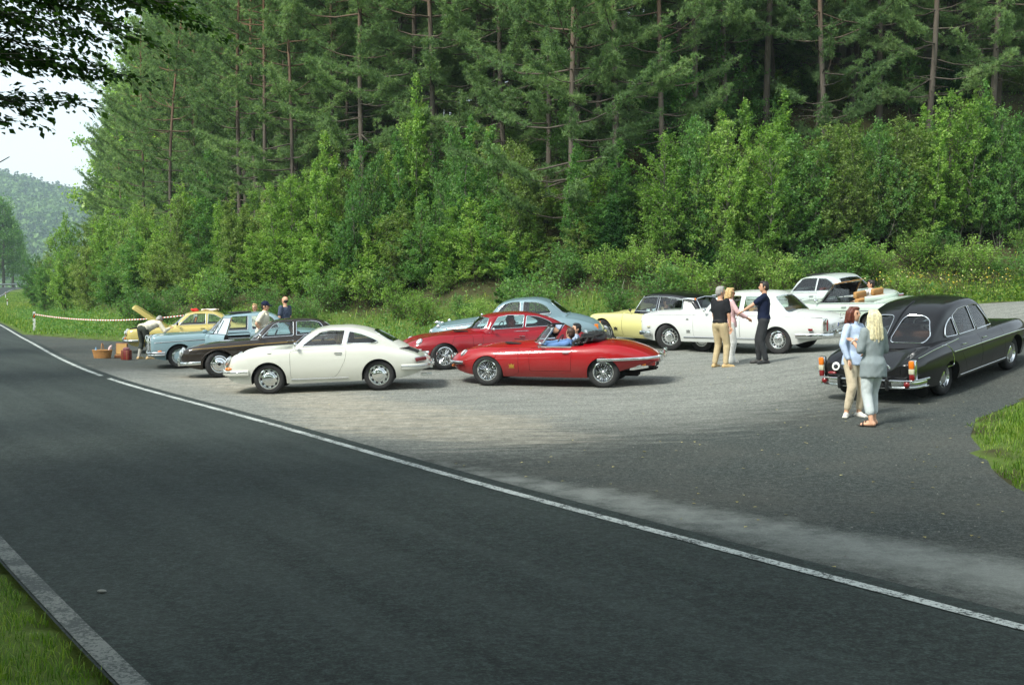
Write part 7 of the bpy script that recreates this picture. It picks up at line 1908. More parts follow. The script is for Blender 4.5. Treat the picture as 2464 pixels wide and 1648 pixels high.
CARS_AT = [
 (S911, 'coupe_car', 'ivory white rear-engined coupe with chrome hubcaps parked beside the open red roadster', from_wheel(S911, 649, 119.5, 181), 181, 0),
 (ROAD, 'roadster_car', 'open bright red roadster with wire wheels and folded black hood', from_wheel(ROAD, 1175, 116.0, 165), 165, 0),
 (COUPE, 'fastback_car', 'closed deep red fastback coupe with wire wheels behind the open red roadster', from_wheel(COUPE, 1068, 105, 196), 196, 8),
 (XJ, 'saloon_car', 'dark brown saloon with front wheels turned, between the ivory coupe and the pale blue saloon', from_wheel(XJ, 527, 98, 193), 193, 12),
 (MB108, 'saloon_car', 'pale blue saloon with its front doors standing open', from_wheel(MB108, 433, 87.5, 194), 194, 0),
 (KG, 'coupe_car', 'mustard yellow coupe with its bonnet propped open', from_wheel(KG, 374, 73, 194), 194, 0),
 (MK2, 'saloon_car', 'grey-blue rounded saloon parked behind the closed red fastback', (.05, 33.2), 172, 0),
 (DS, 'saloon_car', 'primrose yellow streamlined saloon with a black roof', from_wheel(DS, 1456, 88.5, 137), 137, 30),
 (RR_, 'saloon_car', 'large white saloon with two-tone hubcaps and chrome bumpers', from_wheel(RR_, 1613, 93.5, 143), 143, 34),
 (CABR, 'convertible_car', 'open silver-green convertible with tan seats beside the black saloon', (9.2, 33.9), 126, 0),
 (SILV, 'coupe_car', 'silver two-door coupe parked beyond the open convertible against the bank', (9.40, 38.4), 126, 0),
 (TAT, 'saloon_car', 'black streamlined saloon with a split rear window and amber-topped tail lights', (7.9, 23.1), 46, 0)]
for c_, nm_, lab_, pos_, hd_, st_ in CARS_AT: build_car(c_, nm_, lab_, pos_, hd_, st_)

# doors and bonnet that stand open
for d in MB108.parts['door'][:1]:
    hinge = Vector((float(MB108.X(1.52)), .88, 0)); rot = Matrix.Rotation(R(-66), 4, 'Z')
    M4 = Matrix.Translation(hinge) @ rot @ Matrix.Translation(-hinge)
    d.data.transform(M4)
    mb = MB(); X = lambda x: float(MB108.X(x))
    P = [(1.84, .93), (2.20, 1.36), (2.70, 1.365), (2.71, .93)]
    pts = [Vector((X(a), float(MB108.gh_side(np.array([a]), np.array([b]))[0]) + .01, b)) for a, b in P]
    mb.tube([M4 @ p for p in pts], .020, 6); mb.build('window_frame', M_CHROME, d)
    mb = MB(); mb.tube([M4 @ Vector((X(2.10), .79, .94)), M4 @ Vector((X(2.16), .70, 1.32))], .012, 5); mb.build('window_frame', M_CHROME, d)
    link('window', mesh_np('window', [tuple(M4 @ p) for p in pts], [[0, 1, 2, 3]]), M_GLASS, d)
    mb = MB(); mb.ell(M4 @ Vector((X(1.78), .99, 1.0)), (.04, .08, .055), rot.to_3x3()); mb.build('mirror', P_BLUE, d, 60)
for d in KG.parts['bonnet']:
    hinge = Vector((float(KG.X(1.36)), 0, .88)); M4 = Matrix.Translation(hinge) @ Matrix.Rotation(R(-38), 4, 'Y') @ Matrix.Translation(-hinge)
    d.data.transform(M4)
    d.data.materials[1] = P_MUSTARD
# ------------------------------------------------------------------ people
M_SKIN = plain('skin', C(206, 158, 128), .5, var=.06, scale=9); M_SKIN2 = plain('tanned_skin', C(186, 132, 100), .5, var=.06, scale=9)
M_EYE = plain('eye_dark', (.02, .015, .012), .2); M_LIP = plain('lips', C(168, 92, 86), .5)
HAIR = {k: plain('hair_' + k, c, .55, var=.35, scale=30) for k, c in dict(grey=C(150, 148, 142), blond=C(216, 206, 168), ash=C(190, 160, 108), dark=C(34, 26, 22), brown=C(64, 42, 30), auburn=C(92, 40, 24), red=C(150, 52, 20), black=(.012, .011, .011)).items()}
def cloth(name, col, rough=.85, var=.10):
    t = NT(name); v = t.coord(); n = t.noise(7, 4, .6, v); w = t.noise(90, 2, .5, v)
    t.link(t.ramp(n, [(.3, tuple(c * (1 - var) for c in col)), (.7, tuple(min(1, c * (1 + var)) for c in col))]), t.b.inputs['Base Color'])
    t.b.inputs['Roughness'].default_value = rough; t.b.inputs['Specular IOR Level'].default_value = .2; t.bump(t.math('ADD', n, t.math('MULTIPLY', w, .2)), .5, .02); return t.m
CL = {k: cloth('cloth_' + k, c) for k, c in dict(cream=C(226, 218, 196), navy=C(26, 34, 58), charcoal=C(52, 54, 56), black=(.016, .017, .020), khaki=C(186, 168, 132), pink=C(228, 190, 190), white=C(228, 228, 222), grey=C(134, 144, 146), paleblue=C(182, 198, 222), offwhite=C(206, 204, 190), beige=C(204, 190, 164), slate=C(74, 82, 100),
      loden=C(62, 66, 60), sock=C(168, 166, 156), blue=C(96, 128, 176), lightgrey=C(196, 204, 204)).items()}
M_SHOE = {k: plain('shoe_' + k, c, .5) for k, c in dict(tan=C(190, 162, 112), black=(.015, .015, .015), white=C(210, 206, 196), dark=C(40, 30, 26)).items()}

def remesh(mb, name, vox=.013, it=4, wrinkle=0.0, seed=0.0):
    me = bpy.data.meshes.new('t'); me.from_pydata(mb.v, [], mb.f)
    bm = bmesh.new(); bm.from_mesh(me); bmesh.ops.recalc_face_normals(bm, faces=bm.faces[:]); bm.to_mesh(me); bm.free()
    o = bpy.data.objects.new('t', me); TMP.collection.objects.link(o)
    m = o.modifiers.new('r', 'REMESH'); m.mode = 'VOXEL'; m.voxel_size = vox; m.use_smooth_shade = True
    s = o.modifiers.new('s', 'SMOOTH'); s.factor = .5; s.iterations = it
    out = evaluated(o); bpy.data.objects.remove(o); out.name = name
    out.polygons.foreach_set('use_smooth', np.ones(len(out.polygons), bool))
    if wrinkle:
        n = len(out.vertices); co = np.empty(n * 3, np.float32); out.vertices.foreach_get('co', co); co = co.reshape(-1, 3); nr = np.empty(n * 3, np.float32); out.vertices.foreach_get('normal', nr); nr = nr.reshape(-1, 3)
        d = np.sin(co[:, 2] * 24 + co[:, 0] * 30 + 3.5 * np.sin(co[:, 1] * 14 + co[:, 2] * 9 + seed)) * .55 + np.sin(co[:, 2] * 13 - co[:, 1] * 34 + 3 * np.sin(co[:, 0] * 18 + seed)) * .6
        co = co + nr * (d * wrinkle)[:, None]; out.vertices.foreach_set('co', co.ravel()); out.update()
    return out

def ik(a, b, l1, l2, hint):
    a = Vector(a); b = Vector(b); d = b - a; L = min(d.length, (l1 + l2) * .999); d.normalize(); b = a + d * L
    x = (l1 * l1 - l2 * l2 + L * L) / (2 * L); hgt = math.sqrt(max(0, l1 * l1 - x * x)); h = Vector(hint); h = (h - d * h.dot(d)); h = h.normalized() if h.length > 1e-6 else d.orthogonal().normalized()
    return a + d * x + h * hgt, b

def person(label, loc, yaw, h=1.76, female=False, skin=None, top='white', sleeve='short', hem=.49, loose=1.0, bottom='khaki', leg=1.0, flare=1.0, shoes='black', hair=('dark', 'short'), lean=0.0, twist=0.0, head_yaw=0.0, head_pitch=0.0,
           hands=None, feet=None, elbow_hint=None, seat=False, cap=None, socks=None, sandal=False, group=None, extra=None, collar=False, mat_world=None):
    S = h; root = empty('person', loc, (0, 0, yaw)); tag(root, label, 'person', group or None)
    if mat_world is not None: root.location = mat_world.to_translation(); root.rotation_euler = (mat_world.to_3x3() @ Matrix.Rotation(yaw, 3, 'Z')).to_euler()
    V = lambda x, y, z: Vector((x * S, y * S, z * S))
    sw = .096 if female else .108; hw = .056 if female else .052
    pel = V(0, 0, .52) if not seat else V(0, 0, .06)
    U = Matrix.Translation(pel) @ Matrix.Rotation(twist, 4, 'Z') @ Matrix.Rotation(lean, 4, 'Y')
    up = lambda x, y, z: U @ V(x, y, z - .52)
    chest, neck = up(.005, 0, .70), up(-.005, 0, .835)
    sh = {1: up(0, sw, .808), -1: up(0, -sw, .808)}
    hm = (Matrix.Translation(up(0.0, 0, .86)) @ Matrix.Rotation(twist, 4, 'Z') @ Matrix.Rotation(lean * .55 + head_pitch, 4, 'Y') @ Matrix.Rotation(head_yaw, 4, 'Z'))
    hd = lambda x, y, z: hm @ V(x, y, z)
    R3 = U.to_3x3(); H3 = hm.to_3x3()
    hip = {s: pel + V(0, s * hw, -.005) for s in (1, -1)}
    hands = hands or {}; feet = feet or {}
    J = {}
    for s in (1, -1):
        hp = hands.get(s, None); hp = V(*hp) if hp is not None else (up(.035, s * (sw + .045), .46) if not seat else up(.20, s * .10, .62))
        if hands.get('world', False): pass
        eh = (elbow_hint or {}).get(s, (-.6, s * .5, -.3))
        el, wr = ik(sh[s], hp, .165 * S, .150 * S, eh); J[s] = (el, wr)
    K = {}
    for s in (1, -1):
        fp = feet.get(s, (0.0, s * .062, 0, 0)); ank = V(fp[0], fp[1], .042 + fp[2])
        if seat: ank = V(.40, s * .06, .045) if s not in feet else ank
        kn, an = ik(hip[s], ank, .243 * S, .240 * S, (1, 0, .1) if not seat else (.4, 0, 1)); K[s] = (kn, an, fp[3] if len(fp) > 3 else 0)
    # ---- body: one surface
    mb = MB(); f = .92 if female else 1.0
    mb.ell(pel + R3 @ V(0, 0, .005), (.064 * S, (.096 if female else .088) * S, .07 * S), R3); mb.ell(up(.0, 0, .615), (.056 * S * f, .074 * S * f, .085 * S), R3); mb.ell(chest, (.066 * S * f, .092 * S * f, .10 * S), R3)
    mb.ell(up(-.005, 0, .785), (.05 * S * f, .098 * S * f, .045 * S), R3)
    if female:
        for s in (1, -1): mb.ell(up(.055, s * .042, .70), (.036 * S, .036 * S, .038 * S), R3)
    mb.cone(neck - (R3 @ V(0, 0, .02)), .034 * S * f, hd(-.004, 0, .02), .031 * S * f)
    mb.ell(hd(.004, 0, .070), (.052 * S, .043 * S, .062 * S), H3); mb.ell(hd(.018, 0, .040), (.036 * S, .034 * S, .042 * S), H3); mb.ell(hd(-.012, 0, .082), (.048 * S, .044 * S, .050 * S), H3)
    mb.ell(hd(.058, 0, .056), (.013 * S, .008 * S, .016 * S), H3, 8, 6); mb.ell(hd(.036, 0, .012), (.014 * S, .014 * S, .010 * S), H3, 8, 6)
    for s in (1, -1): mb.ell(hd(-.004, s * .045, .060), (.012 * S, .005 * S, .018 * S), H3, 8, 6)
    for s in (1, -1):
        el, wr = J[s]
        mb.cone(sh[s], .033 * S * f, el, .024 * S * f); mb.cone(el, .0245 * S * f, wr, .0155 * S * f)
        kn, an, fy = K[s]
        mb.cone(hip[s], .054 * S, kn, .034 * S); mb.cone(kn, .033 * S, an, .0215 * S); mb.ell(kn.lerp(an, .32) + V(-.008, 0, 0), (.023 * S, .024 * S, .055 * S))
        fd = Vector((math.cos(fy), math.sin(fy), 0)); mb.cone(an + fd * -.018 * S + V(0, 0, -.018), .022 * S, an + fd * .085 * S + V(0, 0, -.028), .017 * S)
    bme = remesh(mb, 'body', .0165 if not seat else .021, 2)
    # hands with separate fingers joined to the same mesh
    mb = MB()
    for s in (1, -1):
        el, wr = J[s]; d = (wr - el).normalized(); side = d.cross(Vector((0, 0, 1))); side = side.normalized() if side.length > .1 else Vector((0, 1, 0)); nrm = side.cross(d)
        pc = wr + d * .028 * S; mb.ell(pc, (.030 * S, .023 * S, .012 * S), Matrix((d, side, nrm)).transposed(), 10, 7)
        for k, (o, l) in enumerate(((-.017, .036), (-.006, .042), (.006, .040), (.016, .030))):
            p0 = wr + d * .048 * S + side * o * S; p1 = p0 + d * l * .55 * S - nrm * .006 * S; p2 = p1 + d * l * .40 * S - nrm * .014 * S; mb.tube([p0, p1, p2], [.0055 * S, .005 * S, .004 * S], 6)
        sg = -s; p0 = wr + d * .016 * S + side * sg * .018 * S; mb.tube([p0, p0 + d * .02 * S + side * sg * .016 * S, p0 + d * .042 * S + side * sg * .020 * S], [.0065 * S, .006 * S, .0045 * S], 6)
    hme = mb.mesh('hand', 60)
    bm = bmesh.new(); bm.from_mesh(bme); bm.from_mesh(hme); bm.to_mesh(bme); bm.free(); bme.polygons.foreach_set('use_smooth', np.ones(len(bme.polygons), bool))
    body = link('body', bme, skin or M_SKIN, root)
    # ---- face
    for s in (1, -1):
        mb = MB(); mb.ell(hd(.050, s * .018, .072), (.005 * S, .009 * S, .0045 * S), H3, 8, 6); mb.build('eye', M_EYE, root)
        mb = MB(); mb.ell(hd(.049, s * .019, .083), (.006 * S, .012 * S, .003 * S), H3, 8, 6); mb.build('eyebrow', HAIR[hair[0]], root)
    mb = MB(); mb.ell(hd(.047, 0, .031), (.006 * S, .014 * S, .004 * S), H3, 8, 6); mb.build('mouth', M_LIP, root)
    # ---- top
    g = .009 + .008 * (loose - 1); mb = MB()
    prof = [(hem, 0), (.54, 0), (.60, 0), (.66, 0), (.72, 0), (.77, 0), (.80, 0), (.822, 0)]
    bx = {0: .066, 1: .064, 2: .058, 3: .062, 4: .067, 5: .060, 6: .050, 7: .036}; byw = {0: .110, 1: .104, 2: .078, 3: .086, 4: .094, 5: .098, 6: .092, 7: .055} if female else {0: .094, 1: .090, 2: .084, 3: .092, 4: .100, 5: .104, 6: .098, 7: .060}
    rings = []
    lo = max(0, loose - 1)
    for i, (z, _) in enumerate(prof):
        k = (1 - i / 7); rings.append((up(.003 - (.006 if i < 2 else 0), 0, z), (bx[i] * (f if i > 1 else 1.18 if hem < .5 else 1.05) + g + lo * .012 * k) * S, (byw[i] * f + g + lo * .016 * k) * S, R3))
    mb.loft(rings)
    if female:
        for s in (1, -1): mb.ell(up(.052, s * .040, .70), (.040 * S, .040 * S, .044 * S), R3)
    for s in (1, -1):
        el, wr = J[s]
        e = sh[s].lerp(el, .70) if sleeve == 'short' else (sh[s].lerp(el, .97) if sleeve == 'elbow' else el)
        mb.cone(sh[s] + (R3 @ V(0, -s * .004, .002)), (.036 * f + g * .5) * S, e, (.027 * f + g * (1.0 if sleeve != 'long' else .6)) * S)
        if sleeve == 'long': mb.cone(el, (.027 * f + g * .6) * S, el.lerp(wr, .88), (.019 + g * .5) * S)
    if collar: mb.cone(neck + R3 @ V(.0, 0, -.012), .042 * S, neck + R3 @ V(.004, 0, .010), .040 * S)
    link('shirt', remesh(mb, 'shirt', .017 if not seat else .020, 1, .0020 + .0012 * loose, h * 7), CL[top], root)
    # ---- trousers
    mb = MB(); mb.ell(pel + R3 @ V(0, 0, .005), (.074 * S, (.106 if female else .100) * S, .074 * S), R3); mb.ell(up(0, 0, .565), (.062 * S * f, .082 * S * f, .04 * S), R3)
    for s in (1, -1):
        kn, an, fy = K[s]; mb.cone(hip[s], .064 * S, kn, .045 * S * (1 if flare <= 1.05 else .95))
        e = kn.lerp(an, leg * .93); mb.cone(kn, .045 * S, e, (.034 if leg > .8 else .040) * S * flare)
        if flare > 1.2: mb.cone(an.lerp(kn, .15), .05 * S, an + V(.02, 0, -.012), .056 * S)
    link('trousers', remesh(mb, 'trousers', .017 if not seat else .022, 1, .0026, h * 3), CL[bottom], root)
    if socks:
        for s in (1, -1):
            kn, an, fy = K[s]; mb = MB(); mb.cone(kn.lerp(an, .30), .036 * S, kn.lerp(an, .45), .037 * S); mb.cone(kn.lerp(an, .4), .036 * S, an, .027 * S); link('sock', remesh(mb, 'sock', .014, 2), CL[socks], root)
    # ---- shoes
    for s in (1, -1):
        kn, an, fy = K[s]; fd = Vector((math.cos(fy), math.sin(fy), 0)); sd = Vector((-fd.y, fd.x, 0)); mb = MB(); z0 = an.z - .042 * S
        if sandal:
            rm = Matrix((fd, sd, Vector((0, 0, 1)))).transposed(); c0 = Vector((an.x, an.y, z0 + .010)) + fd * .038 * S
            mb.ell(c0, (.085 * S, .030 * S, .010), rm); mb.tube([c0 + fd * .03 * S + sd * .03 * S, c0 + fd * .035 * S + Vector((0, 0, .05)), c0 + fd * .03 * S - sd * .03 * S], .012, 6); mb.build('sandal', M_SHOE[shoes], root)
        else:
            mb.cone(an + fd * -.022 * S + Vector((0, 0, -.026 * S)), .027 * S, an + fd * .030 * S + Vector((0, 0, -.020 * S)), .026 * S); mb.cone(an + fd * .02 * S + Vector((0, 0, -.026 * S)), .026 * S, an + fd * .098 * S + Vector((0, 0, -.030 * S)), .019 * S)
            mb.box(Vector((an.x, an.y, z0 + .010)) + fd * .036 * S, (.165 * S, .050 * S, .022), Matrix((fd, sd, Vector((0, 0, 1)))).transposed(), .01)
            link('shoe', remesh(mb, 'shoe', .013, 1), M_SHOE[shoes], root)
    # ---- hair, cap
    hc, hs_ = hair
    if hs_ != 'none':
        mb = MB()
        if hs_ == 'balding': mb.ell(hd(-.020, 0, .060), (.040 * S, .0465 * S, .040 * S), H3)
        else:
            mb.ell(hd(-.012, 0, .088), (.050 * S, .0485 * S, .050 * S), H3); mb.ell(hd(-.024, 0, .062), (.038 * S, .047 * S, .052 * S), H3)
            mb.ell(hd(.018, 0, .118), (.034 * S, .038 * S, .020 * S), H3)
            for s in (1, -1): mb.ell(hd(.006, s * .040, .078), (.016 * S, .009 * S, .030 * S), H3, 8, 6)
        if hs_ in ('bob', 'long', 'curly'):
            dn = {'bob': -.005, 'long': -.105, 'curly': -.01}[hs_]
            for s in (1, -1): mb.cone(hd(-.002, s * .043, .080), .020 * S, hd(-.010, s * .050, dn + .02), .020 * S)
            for y in (-.03, 0, .03): mb.cone(hd(-.040, y, .085), .026 * S, hd(-.052, y * 1.4, dn), .022 * S if hs_ != 'long' else .026 * S)
            if hs_ == 'curly':
                q = random.Random(3)
                for k in range(26): a = q.uniform(0, 6.28); mb.ell(hd(-.02 + .05 * math.cos(a) * q.random(), .055 * math.sin(a), q.uniform(-.02, .12)), (.022 * S,) * 3, None, 8, 6)
        hme = remesh(mb, 'hair', .013, 2, .0035, 2.0)
        if hs_ in ('bob', 'long'):          # loose strands over the mass of hair
            q = random.Random(int(h * 1000)); sb = MB(); dn = {'bob': -.022, 'long': -.135}[hs_]
            for k in range(120 if hs_ == 'long' else 70):
                a = q.uniform(.62, 5.66) if q.random() < .85 else q.uniform(-.8, .8); rr = q.uniform(.96, 1.06); zz = .115 if abs(math.cos(a)) < 2 else .1
                x0, y0 = -.012 + .046 * math.cos(a) * rr, .047 * math.sin(a) * rr
                end = dn * q.uniform(.55, 1.1); sp = q.uniform(1.0, 1.35)
                sb.tube([hd(x0 * .55 - .005, y0 * .55, .135), hd(x0 * 1.02, y0 * 1.02, .095), hd(x0 * 1.1 - .006, y0 * 1.12, .04), hd(x0 * 1.15 - .012 + q.uniform(-.006, .006), y0 * sp, end)], [.0035 * S, .0055 * S, .0055 * S, .002 * S], 5)
            bm = bmesh.new(); bm.from_mesh(hme); t_ = sb.mesh('s', 60); bm.from_mesh(t_); bm.to_mesh(hme); bm.free(); hme.polygons.foreach_set('use_smooth', np.ones(len(hme.polygons), bool))
        link('hair', hme, HAIR[hc], root)
    if cap:
        mb = MB(); mb.ell(hd(-.006, 0, .098), (.062 * S, .052 * S, .050 * S), H3); mb.cone(hd(.040, 0, .096), .040 * S, hd(.085, 0, .086), .030 * S)
        mb2 = MB(); mb2.ell(hd(-.004, 0, .104), (.061 * S, .051 * S, .048 * S), H3); mb2.ell(hd(.068, 0, .092), (.046 * S, .040 * S, .008 * S), H3 @ Matrix.Rotation(R(14), 3, 'Y')); link('cap', remesh(mb2, 'cap', .010, 2), CL[cap], root)
    if extra: extra(root, dict(hd=hd, up=up, J=J, K=K, S=S, V=V, R3=R3, H3=H3))
    return root

def stand(px, s): x, y = (px - 1232.0) / s, 3000.0 / s; return Vector((x, y, hz(x, y) + .018))
D = R
def watch(side):
    def f(root, k):
        el, wr = k['J'][side]; mb = MB(); d = (wr - el).normalized(); a = d.orthogonal().normalized(); b = d.cross(a); c = el.lerp(wr, .93)
        mb.tube([c + (a * math.cos(t) + b * math.sin(t)) * .034 for t in np.linspace(0, 6.28, 12, endpoint=False)], .009, 5, closed=True); mb.build('watch', M_WHITE, root)
    return f
def belt(root, k):
    up, S = k['up'], k['S']; mb = MB(); mb.tube([up(.072 * math.cos(t), .097 * math.sin(t), .575) for t in np.linspace(0, 6.28, 20, endpoint=False)], .016, 6, closed=True, sy=.4, up=(0, 0, 1)); mb.build('belt', M_SHOE['dark'], root)
def glasses(root, k):
    hd, S = k['hd'], k['S']; mb = MB()
    for s in (1, -1): mb.ell(hd(.055, s * .020, .070), (.004 * S, .015 * S, .011 * S), k['H3'], 10, 6); mb.tube([hd(.054, s * .034, .072), hd(-.002, s * .047, .070)], .004, 4)
    mb.build('sunglasses', M_BLACK, root)
# view axis is +Y; yaw 0 faces +X (to the right of the picture)
person('man in a black polo shirt and khaki trousers, hands in his pockets', stand(1733, 108.5), D(38), 1.80, top='black', bottom='khaki', shoes='tan', hair=('grey', 'short'), head_yaw=D(-22), hands={1: (.05, .125, .485), -1: (.05, -.125, .485)}, elbow_hint={1: (-.5, .9, 0), -1: (-.5, -.9, 0)}, hem=.555, loose=1.25,
       feet={1: (-.02, .07, 0, D(12)), -1: (.02, -.075, 0, D(-35))}, extra=belt)
person('woman in a pink blouse and white flared trousers with sunglasses, talking beside the white saloon', stand(1757, 105), D(-8), 1.72, female=True, top='pink', sleeve='long', bottom='white', flare=1.35, shoes='white', hair=('ash', 'bob'), hands={1: (.20, .02, .60), -1: (.22, -.06, .60)}, hem=.47, loose=1.3, extra=glasses, skin=M_SKIN2, collar=True)
person('man in a navy polo shirt and charcoal trousers reaching out his hand', stand(1838, 108), D(170), 1.84, top='navy', bottom='charcoal', shoes='black', hair=('dark', 'short'), hands={1: (.30, .08, .60), -1: (.0, -.15, .50)}, elbow_hint={1: (.1, .3, -1), -1: (-.8, -.4, 0)}, hem=.535, loose=1.3, feet={1: (-.03, .06, 0, D(20)), -1: (.05, -.06, 0, D(-10))}, extra=watch(1))
person('brunette woman in a pale blue shirt and beige trousers facing the woman in grey', stand(2055, 155), D(-52), 1.72, female=True, top='paleblue', sleeve='long', bottom='beige', leg=.86, shoes='white', hair=('auburn', 'bob'), hands={1: (.10, .13, .53), -1: (.06, -.15, .52)}, elbow_hint={1: (-.6, .8, 0), -1: (-.6, -.8, 0)}, hem=.47, loose=1.3, feet={1: (.02, .06, 0, D(-20)), -1: (-.02, -.07, 0, D(-60))}, collar=True)
person('blonde woman with her back turned in a loose grey blouse and pale cropped trousers', stand(2102, 165), D(112), 1.70, female=True, top='grey', sleeve='elbow', bottom='lightgrey', leg=.70, shoes='dark', sandal=True, hair=('blond', 'long'), hands={1: (.13, .11, .72), -1: (.15, -.08, .62)}, elbow_hint={1: (-.5, .25, -1), -1: (-.4, -.4, -1)}, hem=.42, loose=1.6, feet={1: (-.06, .055, 0, D(35)), -1: (.05, -.055, 0, D(20))}, head_yaw=D(-8), extra=watch(1))
person('man in a navy cap and cream short-sleeved shirt behind the dark brown saloon', stand(628, 90), D(-5), 1.80, top='cream', bottom='navy', shoes='black', hair=('dark', 'short'), cap='navy', lean=D(10), hands={1: (.02, .14, .56), -1: (.04, -.12, .54)}, elbow_hint={1: (-1, .7, 0), -1: (-1, -.8, 0)}, hem=.52, loose=1.7, collar=True)
person('fair-haired woman with sunglasses on her head, mostly hidden behind the man in the cap', stand(613, 79), D(-100), 1.62, female=True, top='offwhite', bottom='khaki', hair=('ash', 'short'), shoes='white')
person('balding man in a slate blue t-shirt standing behind the pale blue saloon', stand(686, 80), D(150), 1.80, top='slate', bottom='charcoal', hair=('dark', 'balding'), shoes='black')
person('man bending over the open bonnet in cream shirt, knee breeches and long socks', stand(343, 78), D(58), 1.80, top='cream', sleeve='long', bottom='loden', leg=.38, flare=1.15, socks='sock', shoes='tan', hair=('grey', 'short'), lean=D(72), head_pitch=D(10), hands={1: (.42, .16, .55), -1: (.46, -.16, .52)}, hem=.50, loose=1.6, feet={1: (-.01, .09, 0, D(10)), -1: (.03, -.10, 0, D(-15))}, elbow_hint={1: (-.2, .6, -1), -1: (-.2, -.6, -1)})

def seated(car, x, y, ztop, label, yaw=0.0, h=1.74, **k):
    """sit a person in a car: x from the nose, y to the left, ztop = height of the crown of the head above the ground"""
    M = Matrix.Translation(car.root.location) @ car.root.rotation_euler.to_matrix().to_4x4()
    q = Matrix.Translation((float(car.X(x)), y, ztop - h * .53)); return person(label, (0, 0, 0), yaw, h, seat=True, lean=D(-14), mat_world=M @ q, **k)
seated(S911, 2.20, .34, 1.20, 'blonde driver with bobbed hair inside the ivory coupe', female=True, h=1.66, top='white', hair=('ash', 'bob'), bottom='khaki', hands={1: (.28, .06, .30), -1: (.28, -.06, .30)})
seated(S911, 2.26, -.34, 1.24, 'dark-haired passenger in a slate shirt inside the ivory coupe', top='slate', hair=('black', 'short'), bottom='charcoal')
seated(ROAD, 2.46, .31, 1.20, 'driver in a blue shirt at the wheel of the open red roadster', top='blue', sleeve='long', hair=('brown', 'short'), bottom='charcoal', head_yaw=D(-30), hands={1: (.28, .07, .31), -1: (.29, -.08, .33)}, loose=1.3, collar=True)
seated(ROAD, 2.46, -.31, 1.24, 'dark-haired passenger in a pale blue shirt in the open red roadster', top='paleblue', hair=('black', 'short'), bottom='charcoal', head_yaw=D(28), collar=True)
seated(COUPE, 2.50, .28, 1.15, 'curly red-haired woman inside the closed red fastback', female=True, h=1.60, top='black', hair=('red', 'curly'), bottom='charcoal', head_yaw=D(-40))
seated(COUPE, 2.64, -.26, 1.20, 'dark-haired man in black inside the closed red fastback', top='black', hair=('black', 'short'), bottom='charcoal')
seated(XJ, 2.62, .35, 1.23, 'driver in a grey-blue shirt inside the dark brown saloon', top='slate', hair=('black', 'short'), bottom='charcoal')
seated(DS, 2.38, .36, 1.34, 'driver in a beige shirt inside the black-roofed yellow saloon', top='beige', hair=('dark', 'short'), bottom='charcoal', h=1.70)
seated(MK2, 2.38, -.30, 1.36, 'driver inside the grey-blue rounded saloon', top='offwhite', hair=('grey', 'short'), bottom='charcoal', h=1.70)
seated(MK2, 2.34, .30, 1.33, 'woman passenger inside the grey-blue rounded saloon', female=True, top='black', hair=('brown', 'bob'), bottom='charcoal', h=1.62)
seated(CABR, 2.60, -.34, 1.40, 'smiling man in a white shirt sitting in the open silver-green convertible', top='white', sleeve='long', hair=('dark', 'short'), bottom='charcoal', head_yaw=D(35), collar=True)
# ------------------------------------------------------------------ picnic basket, suitcases, delineator posts, tape
def level_at(px, s): x, y = (px - 1232.0) / s, 3000.0 / s; return x, y, hz(x, y) + .018
M_WICKER = plain('wicker', C(168, 122, 70), .8, var=.3, scale=40); M_CASE = plain('red_brown_leather', C(112, 34, 30), .5, var=.15); M_CASE2 = plain('brown_leather', C(120, 74, 40), .55, var=.15); M_LIN = plain('case_lining', C(186, 148, 88), .8)
x, y, z = level_at(245, 78)
b = empty('picnic_basket', (x, y, z), (0, 0, .15)); tag(b, 'oval wicker picnic basket with a hoop handle standing on the asphalt', 'basket')
n = 30; V = []; F = []
rows = 9
mb = MB()
for r_ in range(rows):           # woven courses
    t = r_ / (rows - 1); a, c = .24 + .045 * t, .15 + .03 * t; zz = .02 + .21 * t
    mb.tube([(a * math.cos(q), c * math.sin(q), zz + .004 * (-1) ** k) for k, q in enumerate(np.linspace(0, 2 * math.pi, 40, endpoint=False))], .0145, 6, closed=True)
mb.ell((0, 0, .02), (.23, .14, .012)); mb.build('weave', M_WICKER, b)
mb = MB(); mb.tube([(.295 * math.cos(q), .19 * math.sin(q), .245) for q in np.linspace(0, 2 * math.pi, 40, endpoint=False)], .017, 6, closed=True); mb.build('rim', M_WICKER, b)
mb = MB(); mb.tube([(0, .19 * math.cos(q), .24 + .22 * math.sin(q)) for q in np.linspace(0, math.pi, 14)], .012, 6); mb.build('handle', M_WICKER, b)
mb = MB(); mb.tube([(.20, 0, .20), (.26, -.02, .34), (.30, -.03, .40)], [.05, .05, .02], 10); tag(mb.build('bottle', plain('red_white_wrap', C(208, 180, 178), .5, var=.4, scale=8)), 'red and white wrapped bottle sticking out of the picnic basket', 'bottle'); bpy.context.scene.objects['bottle'].location = (x, y, z)
mb = MB(); mb.lathe([(.03, 0), (.032, .12), (.012, .15), (.012, .17), (.0001, .17)], (-.20, .02, .17), 'z', 12); o = mb.build('water_bottle', plain('blue_plastic', C(120, 160, 190), .2)); o.location = (x, y, z); tag(o, 'pale blue plastic bottle in the picnic basket', 'bottle')
